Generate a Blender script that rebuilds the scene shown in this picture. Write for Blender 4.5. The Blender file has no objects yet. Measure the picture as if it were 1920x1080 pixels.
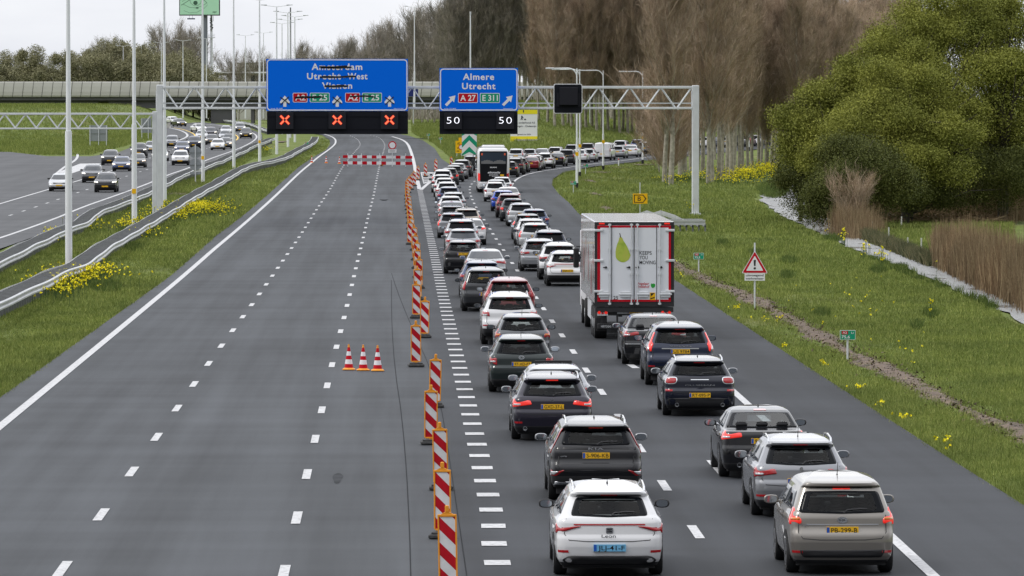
import bpy, math, random
import numpy as np
from mathutils import Vector, Matrix, Euler

# ------------------------------------------------------------------ camera
F = 10300.0                      # focal length in pixels of a 1920 px wide frame
HC = 7.6
PSI = math.atan(222.0 / F); TH = math.atan(341.0 / F)
C = bpy.context.scene.collection
scene = bpy.context.scene
cam_d = bpy.data.cameras.new("camera"); cam = bpy.data.objects.new("camera", cam_d); C.objects.link(cam)
cam_d.sensor_width = 36.0; cam_d.lens = 36.0 * F / 1920.0
cam_d.clip_start = 1.0; cam_d.clip_end = 30000.0
cam.location = (0, 0, HC); cam.rotation_euler = (math.radians(90) - TH, 0, -PSI)
scene.camera = cam
CR = Euler((math.radians(90) - TH, 0, -PSI)).to_matrix()

# ------------------------------------------------------------------ world, sun, exposure
SUN_EL, SUN_AZ = math.radians(48), math.radians(250)     # azimuth clockwise from +Y
world = bpy.data.worlds.new("World"); scene.world = world; world.use_nodes = True
wn, wl = world.node_tree.nodes, world.node_tree.links
wn.clear()
sky = wn.new('ShaderNodeTexSky'); sky.sky_type = 'NISHITA'; sky.sun_disc = False
sky.sun_elevation = SUN_EL; sky.sun_rotation = SUN_AZ; sky.dust_density = 3.0; sky.air_density = 1.2
hsv = wn.new('ShaderNodeHueSaturation'); hsv.inputs['Saturation'].default_value = 0.35
tc = wn.new('ShaderNodeTexCoord'); mp = wn.new('ShaderNodeMapping'); mp.inputs['Scale'].default_value = (1.0, 1.0, 3.5)
nz = wn.new('ShaderNodeTexNoise'); nz.inputs['Scale'].default_value = 3.2; nz.inputs['Detail'].default_value = 7; nz.inputs['Roughness'].default_value = 0.55
rp_ = wn.new('ShaderNodeValToRGB')
rp_.color_ramp.elements[0].position = 0.36; rp_.color_ramp.elements[0].color = (8.2, 8.6, 9.6, 1)
rp_.color_ramp.elements[1].position = 0.60; rp_.color_ramp.elements[1].color = (13.0, 13.1, 13.4, 1)
mx = wn.new('ShaderNodeMix'); mx.data_type = 'RGBA'; mx.inputs[0].default_value = 0.86
bg = wn.new('ShaderNodeBackground'); bg.inputs['Strength'].default_value = 0.092
wo = wn.new('ShaderNodeOutputWorld')
wl.new(sky.outputs[0], hsv.inputs['Color']); wl.new(tc.outputs['Generated'], mp.inputs['Vector']); wl.new(mp.outputs[0], nz.inputs['Vector'])
wl.new(nz.outputs['Fac'], rp_.inputs[0]); wl.new(hsv.outputs[0], mx.inputs[6]); wl.new(rp_.outputs[0], mx.inputs[7])
# added gain: unseen sky dimmed low behind camera, brighter overhead, to shape car reflections
sp_ = wn.new('ShaderNodeSeparateXYZ'); wl.new(tc.outputs['Generated'], sp_.inputs[0])
def mrange(src, a, b, c, d):
    m = wn.new('ShaderNodeMapRange'); m.interpolation_type = 'SMOOTHSTEP'
    for i, v in zip((1, 2, 3, 4), (a, b, c, d)): m.inputs[i].default_value = v
    wl.new(src, m.inputs[0]); return m.outputs[0]
def vmath(op, a, b):
    m = wn.new('ShaderNodeMath'); m.operation = op; wl.new(a, m.inputs[0]); wl.new(b, m.inputs[1]); return m.outputs[0]
back = mrange(sp_.outputs[1], -0.6, 0.35, 0.25, 1.0); high = mrange(sp_.outputs[2], 0.03, 0.30, 1.0, 1.55); lowb = mrange(sp_.outputs[2], 0.15, 0.75, 1.0, 0.0)
mixf = wn.new('ShaderNodeMix'); mixf.data_type = 'FLOAT'; wl.new(lowb, mixf.inputs[0]); mixf.inputs[2].default_value = 1.0; wl.new(back, mixf.inputs[3])
gain = vmath('MULTIPLY', mixf.outputs[0], high)
vm = wn.new('ShaderNodeVectorMath'); vm.operation = 'SCALE'; wl.new(mx.outputs[2], vm.inputs[0]); wl.new(gain, vm.inputs[3])
wl.new(vm.outputs[0], bg.inputs['Color']); wl.new(bg.outputs[0], wo.inputs['Surface'])
sun_d = bpy.data.lights.new("sun", 'SUN'); sun_d.energy = 1.1; sun_d.angle = math.radians(11); sun_d.color = (1, 0.965, 0.91)
sun = bpy.data.objects.new("sun", sun_d); C.objects.link(sun)
sdir = Vector((math.sin(SUN_AZ) * math.cos(SUN_EL), math.cos(SUN_AZ) * math.cos(SUN_EL), math.sin(SUN_EL)))
sun.rotation_euler = sdir.to_track_quat('Z', 'Y').to_euler(); sun.location = (-30, 100, 60)
scene.view_settings.view_transform = 'Standard'; scene.view_settings.look = 'None'
scene.view_settings.exposure = 0.0; scene.view_settings.gamma = 1.0
scene.cycles.max_bounces = 5; scene.cycles.diffuse_bounces = 2; scene.cycles.glossy_bounces = 3
scene.cycles.transparent_max_bounces = 8; scene.cycles.caustics_reflective = False; scene.cycles.caustics_refractive = False

R = random.Random(7); NR = np.random.default_rng(11)

# ------------------------------------------------------------------ ground height and pixel -> ground
def hgt(y):
    if y < 300: return 0.0
    if y < 400: return 0.0058 * (y - 300) ** 2 / 200.0
    if y < 1000: return 0.29 + 0.0058 * (y - 400)
    if y < 1060: return 3.77 + 0.0058 * ((y - 1000) - (y - 1000) ** 2 / 120.0)
    return 3.944
def P(px, py, h=0.0):
    """point of the ground (plus h) that lies on the view ray of a photograph pixel"""
    d = CR @ Vector(((px - 960.0) / F, -(py - 540.0) / F, -1.0))
    lo, hi = 5.0, 3500.0
    for _ in range(50):
        m = 0.5 * (lo + hi)
        if HC + d.z / d.y * m - hgt(m) - h > 0: lo = m
        else: hi = m
    y = 0.5 * (lo + hi)
    return Vector((d.x / d.y * y, y, hgt(y) + h))
def PD(px, py, y):
    """point at depth y on the view ray (used to read sizes off at a known distance)"""
    d = CR @ Vector(((px - 960.0) / F, -(py - 540.0) / F, -1.0))
    return Vector((d.x / d.y * y, y, HC + d.z / d.y * y))

# ------------------------------------------------------------------ materials
MATS = {}
def mat(name, col, rough=0.6, metal=0.0, coat=0.0, emit=None, es=1.0, spec=0.5, var=0.0, vscale=5.0, bump=0.0, bscale=40.0, col2=None, alpha=1.0, croughness=0.04):
    if name in MATS: return MATS[name]
    m = bpy.data.materials.new(name); m.use_nodes = True
    nt = m.node_tree; b = nt.nodes['Principled BSDF']
    b.inputs['Base Color'].default_value = (*col, 1); b.inputs['Roughness'].default_value = rough
    b.inputs['Metallic'].default_value = metal; b.inputs['Coat Weight'].default_value = coat; b.inputs['Coat Roughness'].default_value = croughness
    b.inputs['Specular IOR Level'].default_value = spec
    if emit: b.inputs['Emission Color'].default_value = (*emit, 1); b.inputs['Emission Strength'].default_value = es
    if var or bump:
        t = nt.nodes.new('ShaderNodeTexCoord')
    if var:
        n = nt.nodes.new('ShaderNodeTexNoise'); n.inputs['Scale'].default_value = vscale; n.inputs['Detail'].default_value = 5
        r = nt.nodes.new('ShaderNodeValToRGB'); r.color_ramp.elements[0].position = 0.3; r.color_ramp.elements[1].position = 0.7
        c2 = col2 or tuple(c * (1 - var) for c in col); c1 = col if col2 else tuple(min(1, c * (1 + var)) for c in col)
        r.color_ramp.elements[0].color = (*c2, 1); r.color_ramp.elements[1].color = (*c1, 1)
        nt.links.new(t.outputs['Object'], n.inputs['Vector']); nt.links.new(n.outputs['Fac'], r.inputs[0]); nt.links.new(r.outputs[0], b.inputs['Base Color'])
    if bump:
        n = nt.nodes.new('ShaderNodeTexNoise'); n.inputs['Scale'].default_value = bscale; n.inputs['Detail'].default_value = 4
        u = nt.nodes.new('ShaderNodeBump'); u.inputs['Strength'].default_value = bump; u.inputs['Distance'].default_value = 0.02
        nt.links.new(t.outputs['Object'], n.inputs['Vector']); nt.links.new(n.outputs['Fac'], u.inputs['Height']); nt.links.new(u.outputs[0], b.inputs['Normal'])
    MATS[name] = m
    return m
def lin(r, g, b):
    f = lambda c: (c / 255 / 12.92) if c / 255 <= 0.04045 else ((c / 255 + 0.055) / 1.055) ** 2.4
    return (f(r), f(g), f(b))

M_white = mat('white_paint', (0.72, 0.72, 0.73), 0.45)
M_black = mat('black_matt', (0.012, 0.012, 0.014), 0.5)
M_trim = mat('black_trim', (0.018, 0.018, 0.02), 0.55)
M_tyre = mat('tyre_rubber', (0.014, 0.014, 0.015), 0.75)
M_rim = mat('alloy_rim', (0.45, 0.46, 0.48), 0.3, 0.9)
M_glass = mat('car_glass', (0.005, 0.006, 0.008), 0.04, 0, 0, spec=0.10)
M_glassb = mat('car_glass_tinted', (0.018, 0.024, 0.032), 0.03, 0, 0, spec=0.9)
M_chrome = mat('chrome', (0.75, 0.76, 0.78), 0.12, 1.0)
M_mirror = mat('mirror_glass', (0.6, 0.65, 0.7), 0.06, 1.0)
M_tail = mat('tail_lens', (0.42, 0.008, 0.012), 0.12, 0, 1.0)
M_tail_on = mat('tail_lens_lit', (0.6, 0.02, 0.015), 0.15, 0, 1.0, emit=(1, 0.03, 0.015), es=0.5)
M_lens = mat('clear_lens', (0.62, 0.62, 0.64), 0.1, 0.4, 1.0)
M_head = mat('headlamp_lit', (0.9, 0.88, 0.8), 0.1, 0, 1.0, emit=(1, 0.93, 0.78), es=2.2)
M_headw = mat('headlamp_warm', (0.9, 0.8, 0.7), 0.1, 0, 1.0, emit=(1, 0.72, 0.45), es=2.2)
M_orange_lamp = mat('indicator_lens', (0.7, 0.2, 0.01), 0.15, 0, 1.0)
M_plate = mat('plate_yellow', (0.83, 0.47, 0.015), 0.4)
M_plateb = mat('plate_blue', (0.15, 0.42, 0.66), 0.4)
M_euro = mat('plate_band', (0.01, 0.09, 0.45), 0.4)
M_galv = mat('galvanised_steel', (0.62, 0.64, 0.66), 0.5, 0.08, var=0.08, vscale=1.5)
M_pole = mat('pole_paint', (0.78, 0.80, 0.82), 0.4, var=0.04, vscale=0.6)
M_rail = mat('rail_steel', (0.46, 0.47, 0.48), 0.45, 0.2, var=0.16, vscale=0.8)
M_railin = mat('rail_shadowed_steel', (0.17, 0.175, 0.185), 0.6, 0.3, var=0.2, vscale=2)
M_red = mat('sign_red', (0.50, 0.006, 0.018), 0.5, spec=0.15)
M_wh = mat('sign_white', (0.78, 0.78, 0.80), 0.5, spec=0.15)
M_blue = mat('sign_blue', (0.0, 0.145, 0.80), 0.55, spec=0.08)
M_green = mat('sign_green', (0.015, 0.30, 0.17), 0.5, spec=0.12)
M_yel = mat('sign_yellow', (0.86, 0.48, 0.0), 0.35)
M_orange = mat('beacon_orange', (0.78, 0.30, 0.015), 0.5)
M_blk = mat('sign_black', (0.006, 0.006, 0.007), 0.5)
M_matrix = mat('matrix_board', (0.008, 0.009, 0.014), 0.6, spec=0.15)
M_matrixp = mat('matrix_panel', (0.018, 0.018, 0.024), 0.6, spec=0.15)
M_led_r = mat('led_red', (0.2, 0.01, 0.01), 0.4, emit=(1, 0.02, 0.01), es=0.9)
M_led_o = mat('led_core', (0.2, 0.1, 0.05), 0.4, emit=(1, 0.22, 0.09), es=1.1)
M_led_w = mat('led_white', (0.9, 0.9, 1), 0.4, emit=(0.92, 0.92, 1), es=1.0)
M_rubber = mat('recycled_rubber', (0.05, 0.05, 0.05), 0.9, var=0.4, vscale=14)
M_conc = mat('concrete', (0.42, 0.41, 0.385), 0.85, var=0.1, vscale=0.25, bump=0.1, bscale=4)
M_concd = mat('shaded_concrete', (0.10, 0.10, 0.105), 0.85, var=0.15, vscale=0.3)  # shade under the decks put into the concrete colour, for girder and piers

# ------------------------------------------------------------------ mesh helpers
class MB:
    def __init__(s): s.v = []; s.f = []; s.m = []
    def add(s, vs, fs, mi=0):
        o = len(s.v); s.v.extend([tuple(v) for v in vs])
        for f in fs: s.f.append(tuple(i + o for i in f)); s.m.append(mi)
        return s
    def box(s, x0, x1, y0, y1, z0, z1, mi=0, b=0.0):
        if b > 0:
            b = min(b, (x1 - x0) * .45, (y1 - y0) * .45, (z1 - z0) * .45)
            rings = []
            for z, i in ((z0, b), (z0 + b, 0), (z1 - b, 0), (z1, b)):
                a, c, d, e = x0 + i, x1 - i, y0 + i, y1 - i
                q = b if i == 0 else b * .5
                rings.append([(a + q, d, z), (c - q, d, z), (c, d + q, z), (c, e - q, z), (c - q, e, z), (a + q, e, z), (a, e - q, z), (a, d + q, z)])
            vs = [p for r in rings for p in r]; fs = []
            for k in range(3):
                for j in range(8): fs.append((k * 8 + j, k * 8 + (j + 1) % 8, (k + 1) * 8 + (j + 1) % 8, (k + 1) * 8 + j))
            fs.append(tuple(range(7, -1, -1))); fs.append(tuple(range(24, 32)))
            return s.add(vs, fs, mi)
        vs = [(x0, y0, z0), (x1, y0, z0), (x1, y1, z0), (x0, y1, z0), (x0, y0, z1), (x1, y0, z1), (x1, y1, z1), (x0, y1, z1)]
        return s.add(vs, [(0, 3, 2, 1), (4, 5, 6, 7), (0, 1, 5, 4), (1, 2, 6, 5), (2, 3, 7, 6), (3, 0, 4, 7)], mi)
    def cyl(s, p0, p1, r0, r1=None, n=12, mi=0, cap=True):
        r1 = r0 if r1 is None else r1
        p0 = Vector(p0); p1 = Vector(p1); d = (p1 - p0).normalized()
        a = d.orthogonal().normalized(); b = d.cross(a)
        vs = []
        for p, r in ((p0, r0), (p1, r1)):
            for k in range(n):
                t = 2 * math.pi * k / n; vs.append(p + a * (r * math.cos(t)) + b * (r * math.sin(t)))
        fs = [(k, (k + 1) % n, n + (k + 1) % n, n + k) for k in range(n)]
        if cap: fs.append(tuple(range(n - 1, -1, -1))); fs.append(tuple(range(n, 2 * n)))
        return s.add(vs, fs, mi)
    def tube(s, pts, r, n=8, mi=0):
        for i in range(len(pts) - 1):
            rr = r if not isinstance(r, (list, tuple)) else r[i]; r2 = r if not isinstance(r, (list, tuple)) else r[i + 1]
            s.cyl(pts[i], pts[i + 1], rr, r2, n, mi)
        return s
    def lathe(s, prof, cx=0, cy=0, n=20, mi=0):
        vs = []
        for r, z in prof:
            for k in range(n):
                t = 2 * math.pi * k / n; vs.append((cx + r * math.cos(t), cy + r * math.sin(t), z))
        fs = [(j * n + k, j * n + (k + 1) % n, (j + 1) * n + (k + 1) % n, (j + 1) * n + k) for j in range(len(prof) - 1) for k in range(n)]
        return s.add(vs, fs, mi)
    def plate(s, pts, y0, y1, mi=0, mi_side=None):
        """flat polygon given in (x,z), facing -y at y0, thick to y1"""
        n = len(pts); vs = [(x, y0, z) for x, z in pts] + [(x, y1, z) for x, z in pts]
        s.add(vs, [tuple(range(n))], mi); o = len(s.v) - 2 * n
        for k in range(n):
            s.f.append((o + k, o + n + k, o + n + (k + 1) % n, o + (k + 1) % n)); s.m.append(mi if mi_side is None else mi_side)
        s.f.append(tuple(o + n + k for k in range(n - 1, -1, -1))); s.m.append(mi if mi_side is None else mi_side)
        return s
    def mesh(s, name, mats, smooth=False, angle=None):
        me = bpy.data.meshes.new(name); me.from_pydata(s.v, [], s.f)
        for m in mats: me.materials.append(m)
        if len(mats) > 1: me.polygons.foreach_set('material_index', s.m)
        if smooth: me.polygons.foreach_set('use_smooth', [True] * len(s.f))
        me.validate(); me.update()
        if angle is not None:
            me.polygons.foreach_set('use_smooth', [True] * len(me.polygons)); me.set_sharp_from_angle(angle=math.radians(angle))
        return me
    def obj(s, name, mats, parent=None, smooth=False, angle=None):
        if not isinstance(mats, (list, tuple)): mats = [mats]
        return put(s.mesh(name, mats, smooth, angle), name, parent)
def put(me, name, parent=None, mats=None, loc=None, rot=None, scale=None):
    o = bpy.data.objects.new(name, me); C.objects.link(o)
    if parent is not None: o.parent = parent
    if mats:
        for i, m in enumerate(mats):
            if m is not None: o.material_slots[i].link = 'OBJECT'; o.material_slots[i].material = m
    if loc is not None: o.location = loc
    if rot is not None: o.rotation_euler = rot
    if scale is not None: o.scale = scale
    return o
def tag(o, label=None, cat=None, group=None, kind=None):
    if label: o['label'] = label
    if cat: o['category'] = cat
    if group: o['group'] = group
    if kind: o['kind'] = kind
    return o
def empty(name, loc, rz=0.0, label=None, cat=None, group=None):
    o = bpy.data.objects.new(name, None); C.objects.link(o); o.location = loc; o.rotation_euler = (0, 0, rz); o.empty_display_size = 0.3
    return tag(o, label, cat, group)
def copy_tree(o, parent=None):
    c = o.copy(); C.objects.link(c)
    if parent is not None: c.parent = parent
    for ch in o.children: copy_tree(ch, c)
    return c
def rpoly(pts, r, n=4):
    """polygon with rounded corners"""
    out = []; N = len(pts)
    for i in range(N):
        p = Vector(pts[i]); a = Vector(pts[i - 1]); b = Vector(pts[(i + 1) % N])
        ri = r[i] if isinstance(r, (list, tuple)) else r
        ra = min(ri, (a - p).length * .48); rb = min(ri, (b - p).length * .48)
        q0 = p + (a - p).normalized() * ra; q1 = p + (b - p).normalized() * rb
        for k in range(n + 1):
            t = k / n; out.append(tuple(q0 * (1 - t) ** 2 + p * (2 * t * (1 - t)) + q1 * t * t))
    return out
def rect(x0, x1, z0, z1): return [(x0, z0), (x1, z0), (x1, z1), (x0, z1)]
# lettering as real mesh
_tc = {}
def text_raw(s, off=0.0, sp=1.0):
    k = (s, off, sp)
    if k in _tc: return _tc[k]
    cu = bpy.data.curves.new('lettering', 'FONT'); cu.body = s; cu.size = 1.0; cu.offset = off; cu.resolution_u = 3; cu.align_x = 'LEFT'; cu.space_character = sp
    cu.fill_mode = 'FRONT'
    o = bpy.data.objects.new('lettering', cu); C.objects.link(o)
    me = bpy.data.meshes.new_from_object(o.evaluated_get(bpy.context.evaluated_depsgraph_get()))
    bpy.data.objects.remove(o); bpy.data.curves.remove(cu)
    n = len(me.vertices); co = np.zeros(n * 3); me.vertices.foreach_get('co', co); co = co.reshape(-1, 3)
    fs = [tuple(p.vertices) for p in me.polygons]; bpy.data.meshes.remove(me)
    _tc[k] = (co[:, :2].copy(), fs); return _tc[k]
_capc, _ = text_raw('H'); CAPH = float(_capc[:, 1].max())
def add_text(mb, s, x0, x1, zb, cap, y, mi=0, off=0.012, shear=0.0, sp=1.0):
    """letters between x0 and x1 on the plane y (facing -y), baseline zb, capital height cap"""
    co, fs = text_raw(s, off, sp)
    if len(co) == 0: return
    lo, hi = co[:, 0].min(), co[:, 0].max()
    xs = x0 + (co[:, 0] - lo) / (hi - lo) * (x1 - x0); zs = zb + co[:, 1] * cap / CAPH
    mb.add([(a + shear * (c - zb), y, c) for a, c in zip(xs, zs)], fs, mi)

def quads(name, V, mats, mi=None, k=4):
    """mesh of n loose k-gons from an array (n,k,3)"""
    n = len(V); me = bpy.data.meshes.new(name)
    me.vertices.add(n * k); me.vertices.foreach_set('co', np.ascontiguousarray(V, dtype=np.float32).reshape(-1))
    me.loops.add(n * k); me.loops.foreach_set('vertex_index', np.arange(n * k, dtype=np.int32))
    me.polygons.add(n); me.polygons.foreach_set('loop_start', np.arange(0, n * k, k, dtype=np.int32))
    for m in mats: me.materials.append(m)
    if mi is not None: me.polygons.foreach_set('material_index', np.asarray(mi, dtype=np.int32))
    me.update(calc_edges=True)
    return me
# ------------------------------------------------------------------ asphalt, grass and other surface materials
def noise(nt, scale, detail=5, vec=None, rough=0.5, dist=0.0):
    n = nt.nodes.new('ShaderNodeTexNoise'); n.inputs['Scale'].default_value = scale; n.inputs['Detail'].default_value = detail
    n.inputs['Roughness'].default_value = rough; n.inputs['Distortion'].default_value = dist
    if vec is not None: nt.links.new(vec, n.inputs['Vector'])
    return n
def ramp(nt, fac, stops):
    r = nt.nodes.new('ShaderNodeValToRGB'); e = r.color_ramp.elements
    while len(e) < len(stops): e.new(0.5)
    for i, (p, c) in enumerate(stops): e[i].position = p; e[i].color = (*c, 1)
    nt.links.new(fac, r.inputs[0]); return r
def mixc(nt, fac, a, b, mode='MIX'):
    m = nt.nodes.new('ShaderNodeMix'); m.data_type = 'RGBA'; m.blend_type = mode
    if isinstance(fac, float): m.inputs[0].default_value = fac
    else: nt.links.new(fac, m.inputs[0])
    for s, i in ((a, 6), (b, 7)):
        if isinstance(s, tuple): m.inputs[i].default_value = (*s, 1)
        else: nt.links.new(s, m.inputs[i])
    return m.outputs[2]
def mapping(nt, scale, rot=(0, 0, 0), loc=(0, 0, 0)):
    t = nt.nodes.new('ShaderNodeTexCoord'); m = nt.nodes.new('ShaderNodeMapping')
    m.inputs['Scale'].default_value = scale; m.inputs['Rotation'].default_value = rot; m.inputs['Location'].default_value = loc
    nt.links.new(t.outputs['Object'], m.inputs['Vector']); return m.outputs[0]
def asphalt(name, base, wear=0.25, dark=None):
    m = bpy.data.materials.new(name); m.use_nodes = True; nt = m.node_tree; b = nt.nodes['Principled BSDF']
    v1 = mapping(nt, (1, 1, 1)); v2 = mapping(nt, (0.9, 0.016, 1)); v3 = mapping(nt, (0.12, 0.05, 1)); v4 = mapping(nt, (0.03, 0.35, 1))
    n1 = noise(nt, 22, 3, v1, 0.7); n2 = noise(nt, 1.0, 4, v2, 0.55); n3 = noise(nt, 1.0, 5, v3, 0.6); n4 = noise(nt, 1.0, 3, v4, 0.5)
    k = lambda f: tuple(c * f for c in base)
    c = ramp(nt, n2.outputs['Fac'], [(0.36, k(1 - wear)), (0.64, k(1 + wear))]).outputs[0]
    c = mixc(nt, 0.45, c, ramp(nt, n3.outputs['Fac'], [(0.3, k(1 - wear * 1.2)), (0.7, k(1 + wear * 1.2))]).outputs[0])
    c = mixc(nt, 0.3, c, ramp(nt, n4.outputs['Fac'], [(0.35, k(0.62)), (0.65, k(1.35))]).outputs[0])
    c = mixc(nt, 0.5, c, ramp(nt, n1.outputs['Fac'], [(0.32, (0.45, 0.45, 0.45)), (0.62, (0.62, 0.62, 0.62))]).outputs[0], 'OVERLAY')
    if dark:                                                          # the exit lanes were laid later, in a darker mix
        sp = nt.nodes.new('ShaderNodeSeparateXYZ'); nt.links.new(v1, sp.inputs[0])
        def mr(src, a, e, f, g):
            q = nt.nodes.new('ShaderNodeMapRange'); q.interpolation_type = 'SMOOTHSTEP'
            for i, v in zip((1, 2, 3, 4), (a, e, f, g)): q.inputs[i].default_value = v
            nt.links.new(src, q.inputs[0]); return q.outputs[0]
        mm = nt.nodes.new('ShaderNodeMath'); mm.operation = 'MULTIPLY'; nt.links.new(mr(sp.outputs[0], 0.9, 1.3, 0.0, 1.0), mm.inputs[0]); nt.links.new(mr(sp.outputs[1], 260, 480, 1.0, 0.25), mm.inputs[1])
        c = mixc(nt, mm.outputs[0], c, mixc(nt, 1.0, c, dark, 'MULTIPLY'))
    nt.links.new(c, b.inputs['Base Color']); b.inputs['Roughness'].default_value = 0.8; b.inputs['Specular IOR Level'].default_value = 0.24
    u = nt.nodes.new('ShaderNodeBump'); u.inputs['Strength'].default_value = 0.4; u.inputs['Distance'].default_value = 0.01
    nt.links.new(n1.outputs['Fac'], u.inputs['Height']); nt.links.new(u.outputs[0], b.inputs['Normal'])
    return m
M_asph = asphalt('asphalt', (0.052, 0.056, 0.062), 0.52, (0.60, 0.605, 0.63))
M_asph2 = asphalt('older_asphalt', (0.084, 0.086, 0.090), 0.22)
M_shoulder = asphalt('shoulder_asphalt', (0.080, 0.080, 0.080), 0.25)
def marking():
    m = bpy.data.materials.new('road_paint'); m.use_nodes = True; nt = m.node_tree; b = nt.nodes['Principled BSDF']
    v = mapping(nt, (1, 1, 1)); n = noise(nt, 9, 4, v, 0.7)
    c = ramp(nt, n.outputs['Fac'], [(0.33, (0.2, 0.2, 0.2)), (0.46, (0.47, 0.47, 0.475)), (0.75, (0.60, 0.60, 0.61))])
    nt.links.new(c.outputs[0], b.inputs['Base Color']); b.inputs['Roughness'].default_value = 0.6
    return m
M_mark = marking()
M_marky = mat('temporary_yellow_paint', (0.75, 0.5, 0.06), 0.6)
def grassmat(name, lo, mid, hi, dry):
    m = bpy.data.materials.new(name); m.use_nodes = True; nt = m.node_tree; b = nt.nodes['Principled BSDF']
    v = mapping(nt, (1, 0.45, 1)); n1 = noise(nt, 0.35, 6, v, 0.6); n2 = noise(nt, 3.0, 6, v, 0.75); v3 = mapping(nt, (1, 0.5, 1), loc=(31, 7, 0)); n3 = noise(nt, 0.12, 5, v3, 0.6)
    c = ramp(nt, n1.outputs['Fac'], [(0.3, lo), (0.5, mid), (0.7, hi)]).outputs[0]
    c2 = ramp(nt, n2.outputs['Fac'], [(0.32, tuple(x * .55 for x in lo)), (0.55, mid), (0.75, hi)]).outputs[0]
    c = mixc(nt, 0.5, c, c2)
    f = ramp(nt, n3.outputs['Fac'], [(0.56, (0, 0, 0)), (0.72, (0.6, 0.6, 0.6))]).outputs[0]
    c = mixc(nt, f, c, dry)
    nt.links.new(c, b.inputs['Base Color']); b.inputs['Roughness'].default_value = 0.9; b.inputs['Specular IOR Level'].default_value = 0.15
    u = nt.nodes.new('ShaderNodeBump'); u.inputs['Strength'].default_value = 0.8; u.inputs['Distance'].default_value = 0.12
    nt.links.new(n2.outputs['Fac'], u.inputs['Height']); nt.links.new(u.outputs[0], b.inputs['Normal'])
    return m
M_grass = grassmat('grass_ground', (0.075, 0.105, 0.024), (0.135, 0.175, 0.038), (0.20, 0.235, 0.058), (0.28, 0.24, 0.12))
def blades(name, c1, c2, c3):
    m = bpy.data.materials.new(name); m.use_nodes = True; nt = m.node_tree; b = nt.nodes['Principled BSDF']
    g = nt.nodes.new('ShaderNodeNewGeometry'); v = mapping(nt, (1, 0.5, 1)); n = noise(nt, 0.35, 5, v, 0.6)
    a = ramp(nt, g.outputs['Random Per Island'], [(0.0, c1), (0.5, c2), (1.0, c3)]).outputs[0]
    s = ramp(nt, n.outputs['Fac'], [(0.3, (0.62, 0.66, 0.6)), (0.7, (1.15, 1.12, 1.0))]).outputs[0]
    nt.links.new(mixc(nt, 1.0, a, s, 'MULTIPLY'), b.inputs['Base Color'])
    b.inputs['Roughness'].default_value = 0.7; b.inputs['Specular IOR Level'].default_value = 0.2
    return m
M_blade = blades('grass_blade', (0.105, 0.145, 0.034), (0.19, 0.245, 0.055), (0.36, 0.38, 0.13))
M_bladed = blades('tall_grass_blade', (0.05, 0.085, 0.018), (0.09, 0.14, 0.03), (0.17, 0.20, 0.06))
M_reed = blades('dry_reed', (0.14, 0.09, 0.055), (0.25, 0.17, 0.11), (0.40, 0.31, 0.20))
M_flower = blades('yellow_petal', (0.85, 0.68, 0.01), (0.95, 0.82, 0.02), (0.98, 0.90, 0.05))
M_twig = blades('bare_twig', (0.27, 0.195, 0.150), (0.42, 0.315, 0.25), (0.60, 0.465, 0.38))
M_twig2 = blades('grey_bare_twig', (0.17, 0.15, 0.14), (0.29, 0.26, 0.24), (0.44, 0.39, 0.36))
M_leaf = blades('willow_leaf', (0.165, 0.178, 0.034), (0.235, 0.25, 0.048), (0.32, 0.33, 0.075))
M_leaf2 = blades('hawthorn_leaf', (0.065, 0.076, 0.020), (0.10, 0.115, 0.028), (0.15, 0.162, 0.042))
M_leaf3 = blades('far_tree_leaf', (0.19, 0.18, 0.115), (0.27, 0.265, 0.165), (0.38, 0.355, 0.24))
M_bark = mat('poplar_bark', (0.31, 0.285, 0.23), 0.9, var=0.35, vscale=3.0, bump=0.5, bscale=12)
M_barkd = mat('dark_bark', (0.06, 0.05, 0.04), 0.9, var=0.3, vscale=4.0)
M_dirt = mat('bare_earth', (0.12, 0.085, 0.06), 0.95, var=0.7, vscale=2.2, bump=1.0, bscale=5)
M_stem = mat('green_stem', (0.05, 0.09, 0.02), 0.8)
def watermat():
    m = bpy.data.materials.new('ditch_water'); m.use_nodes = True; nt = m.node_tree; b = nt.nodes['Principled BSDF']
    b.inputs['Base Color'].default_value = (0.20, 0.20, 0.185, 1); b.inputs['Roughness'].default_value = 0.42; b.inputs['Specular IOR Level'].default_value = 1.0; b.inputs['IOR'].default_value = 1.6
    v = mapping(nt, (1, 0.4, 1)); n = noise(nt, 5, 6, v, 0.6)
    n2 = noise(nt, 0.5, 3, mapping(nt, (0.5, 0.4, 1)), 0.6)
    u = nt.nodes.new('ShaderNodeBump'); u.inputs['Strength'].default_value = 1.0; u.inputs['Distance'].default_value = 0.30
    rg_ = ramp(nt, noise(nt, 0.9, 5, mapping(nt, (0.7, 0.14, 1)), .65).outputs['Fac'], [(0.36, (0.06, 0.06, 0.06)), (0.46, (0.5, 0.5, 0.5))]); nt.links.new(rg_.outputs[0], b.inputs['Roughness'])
    nt.links.new(mixc(nt, rg_.outputs[0], (0.02, 0.022, 0.018), (0.42, 0.42, 0.40)), b.inputs['Base Color'])  # sky glitter painted in: pale base colour on rough water, dark on smooth
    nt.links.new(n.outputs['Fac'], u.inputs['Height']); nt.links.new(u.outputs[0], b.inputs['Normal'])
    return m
M_water = watermat()

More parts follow.
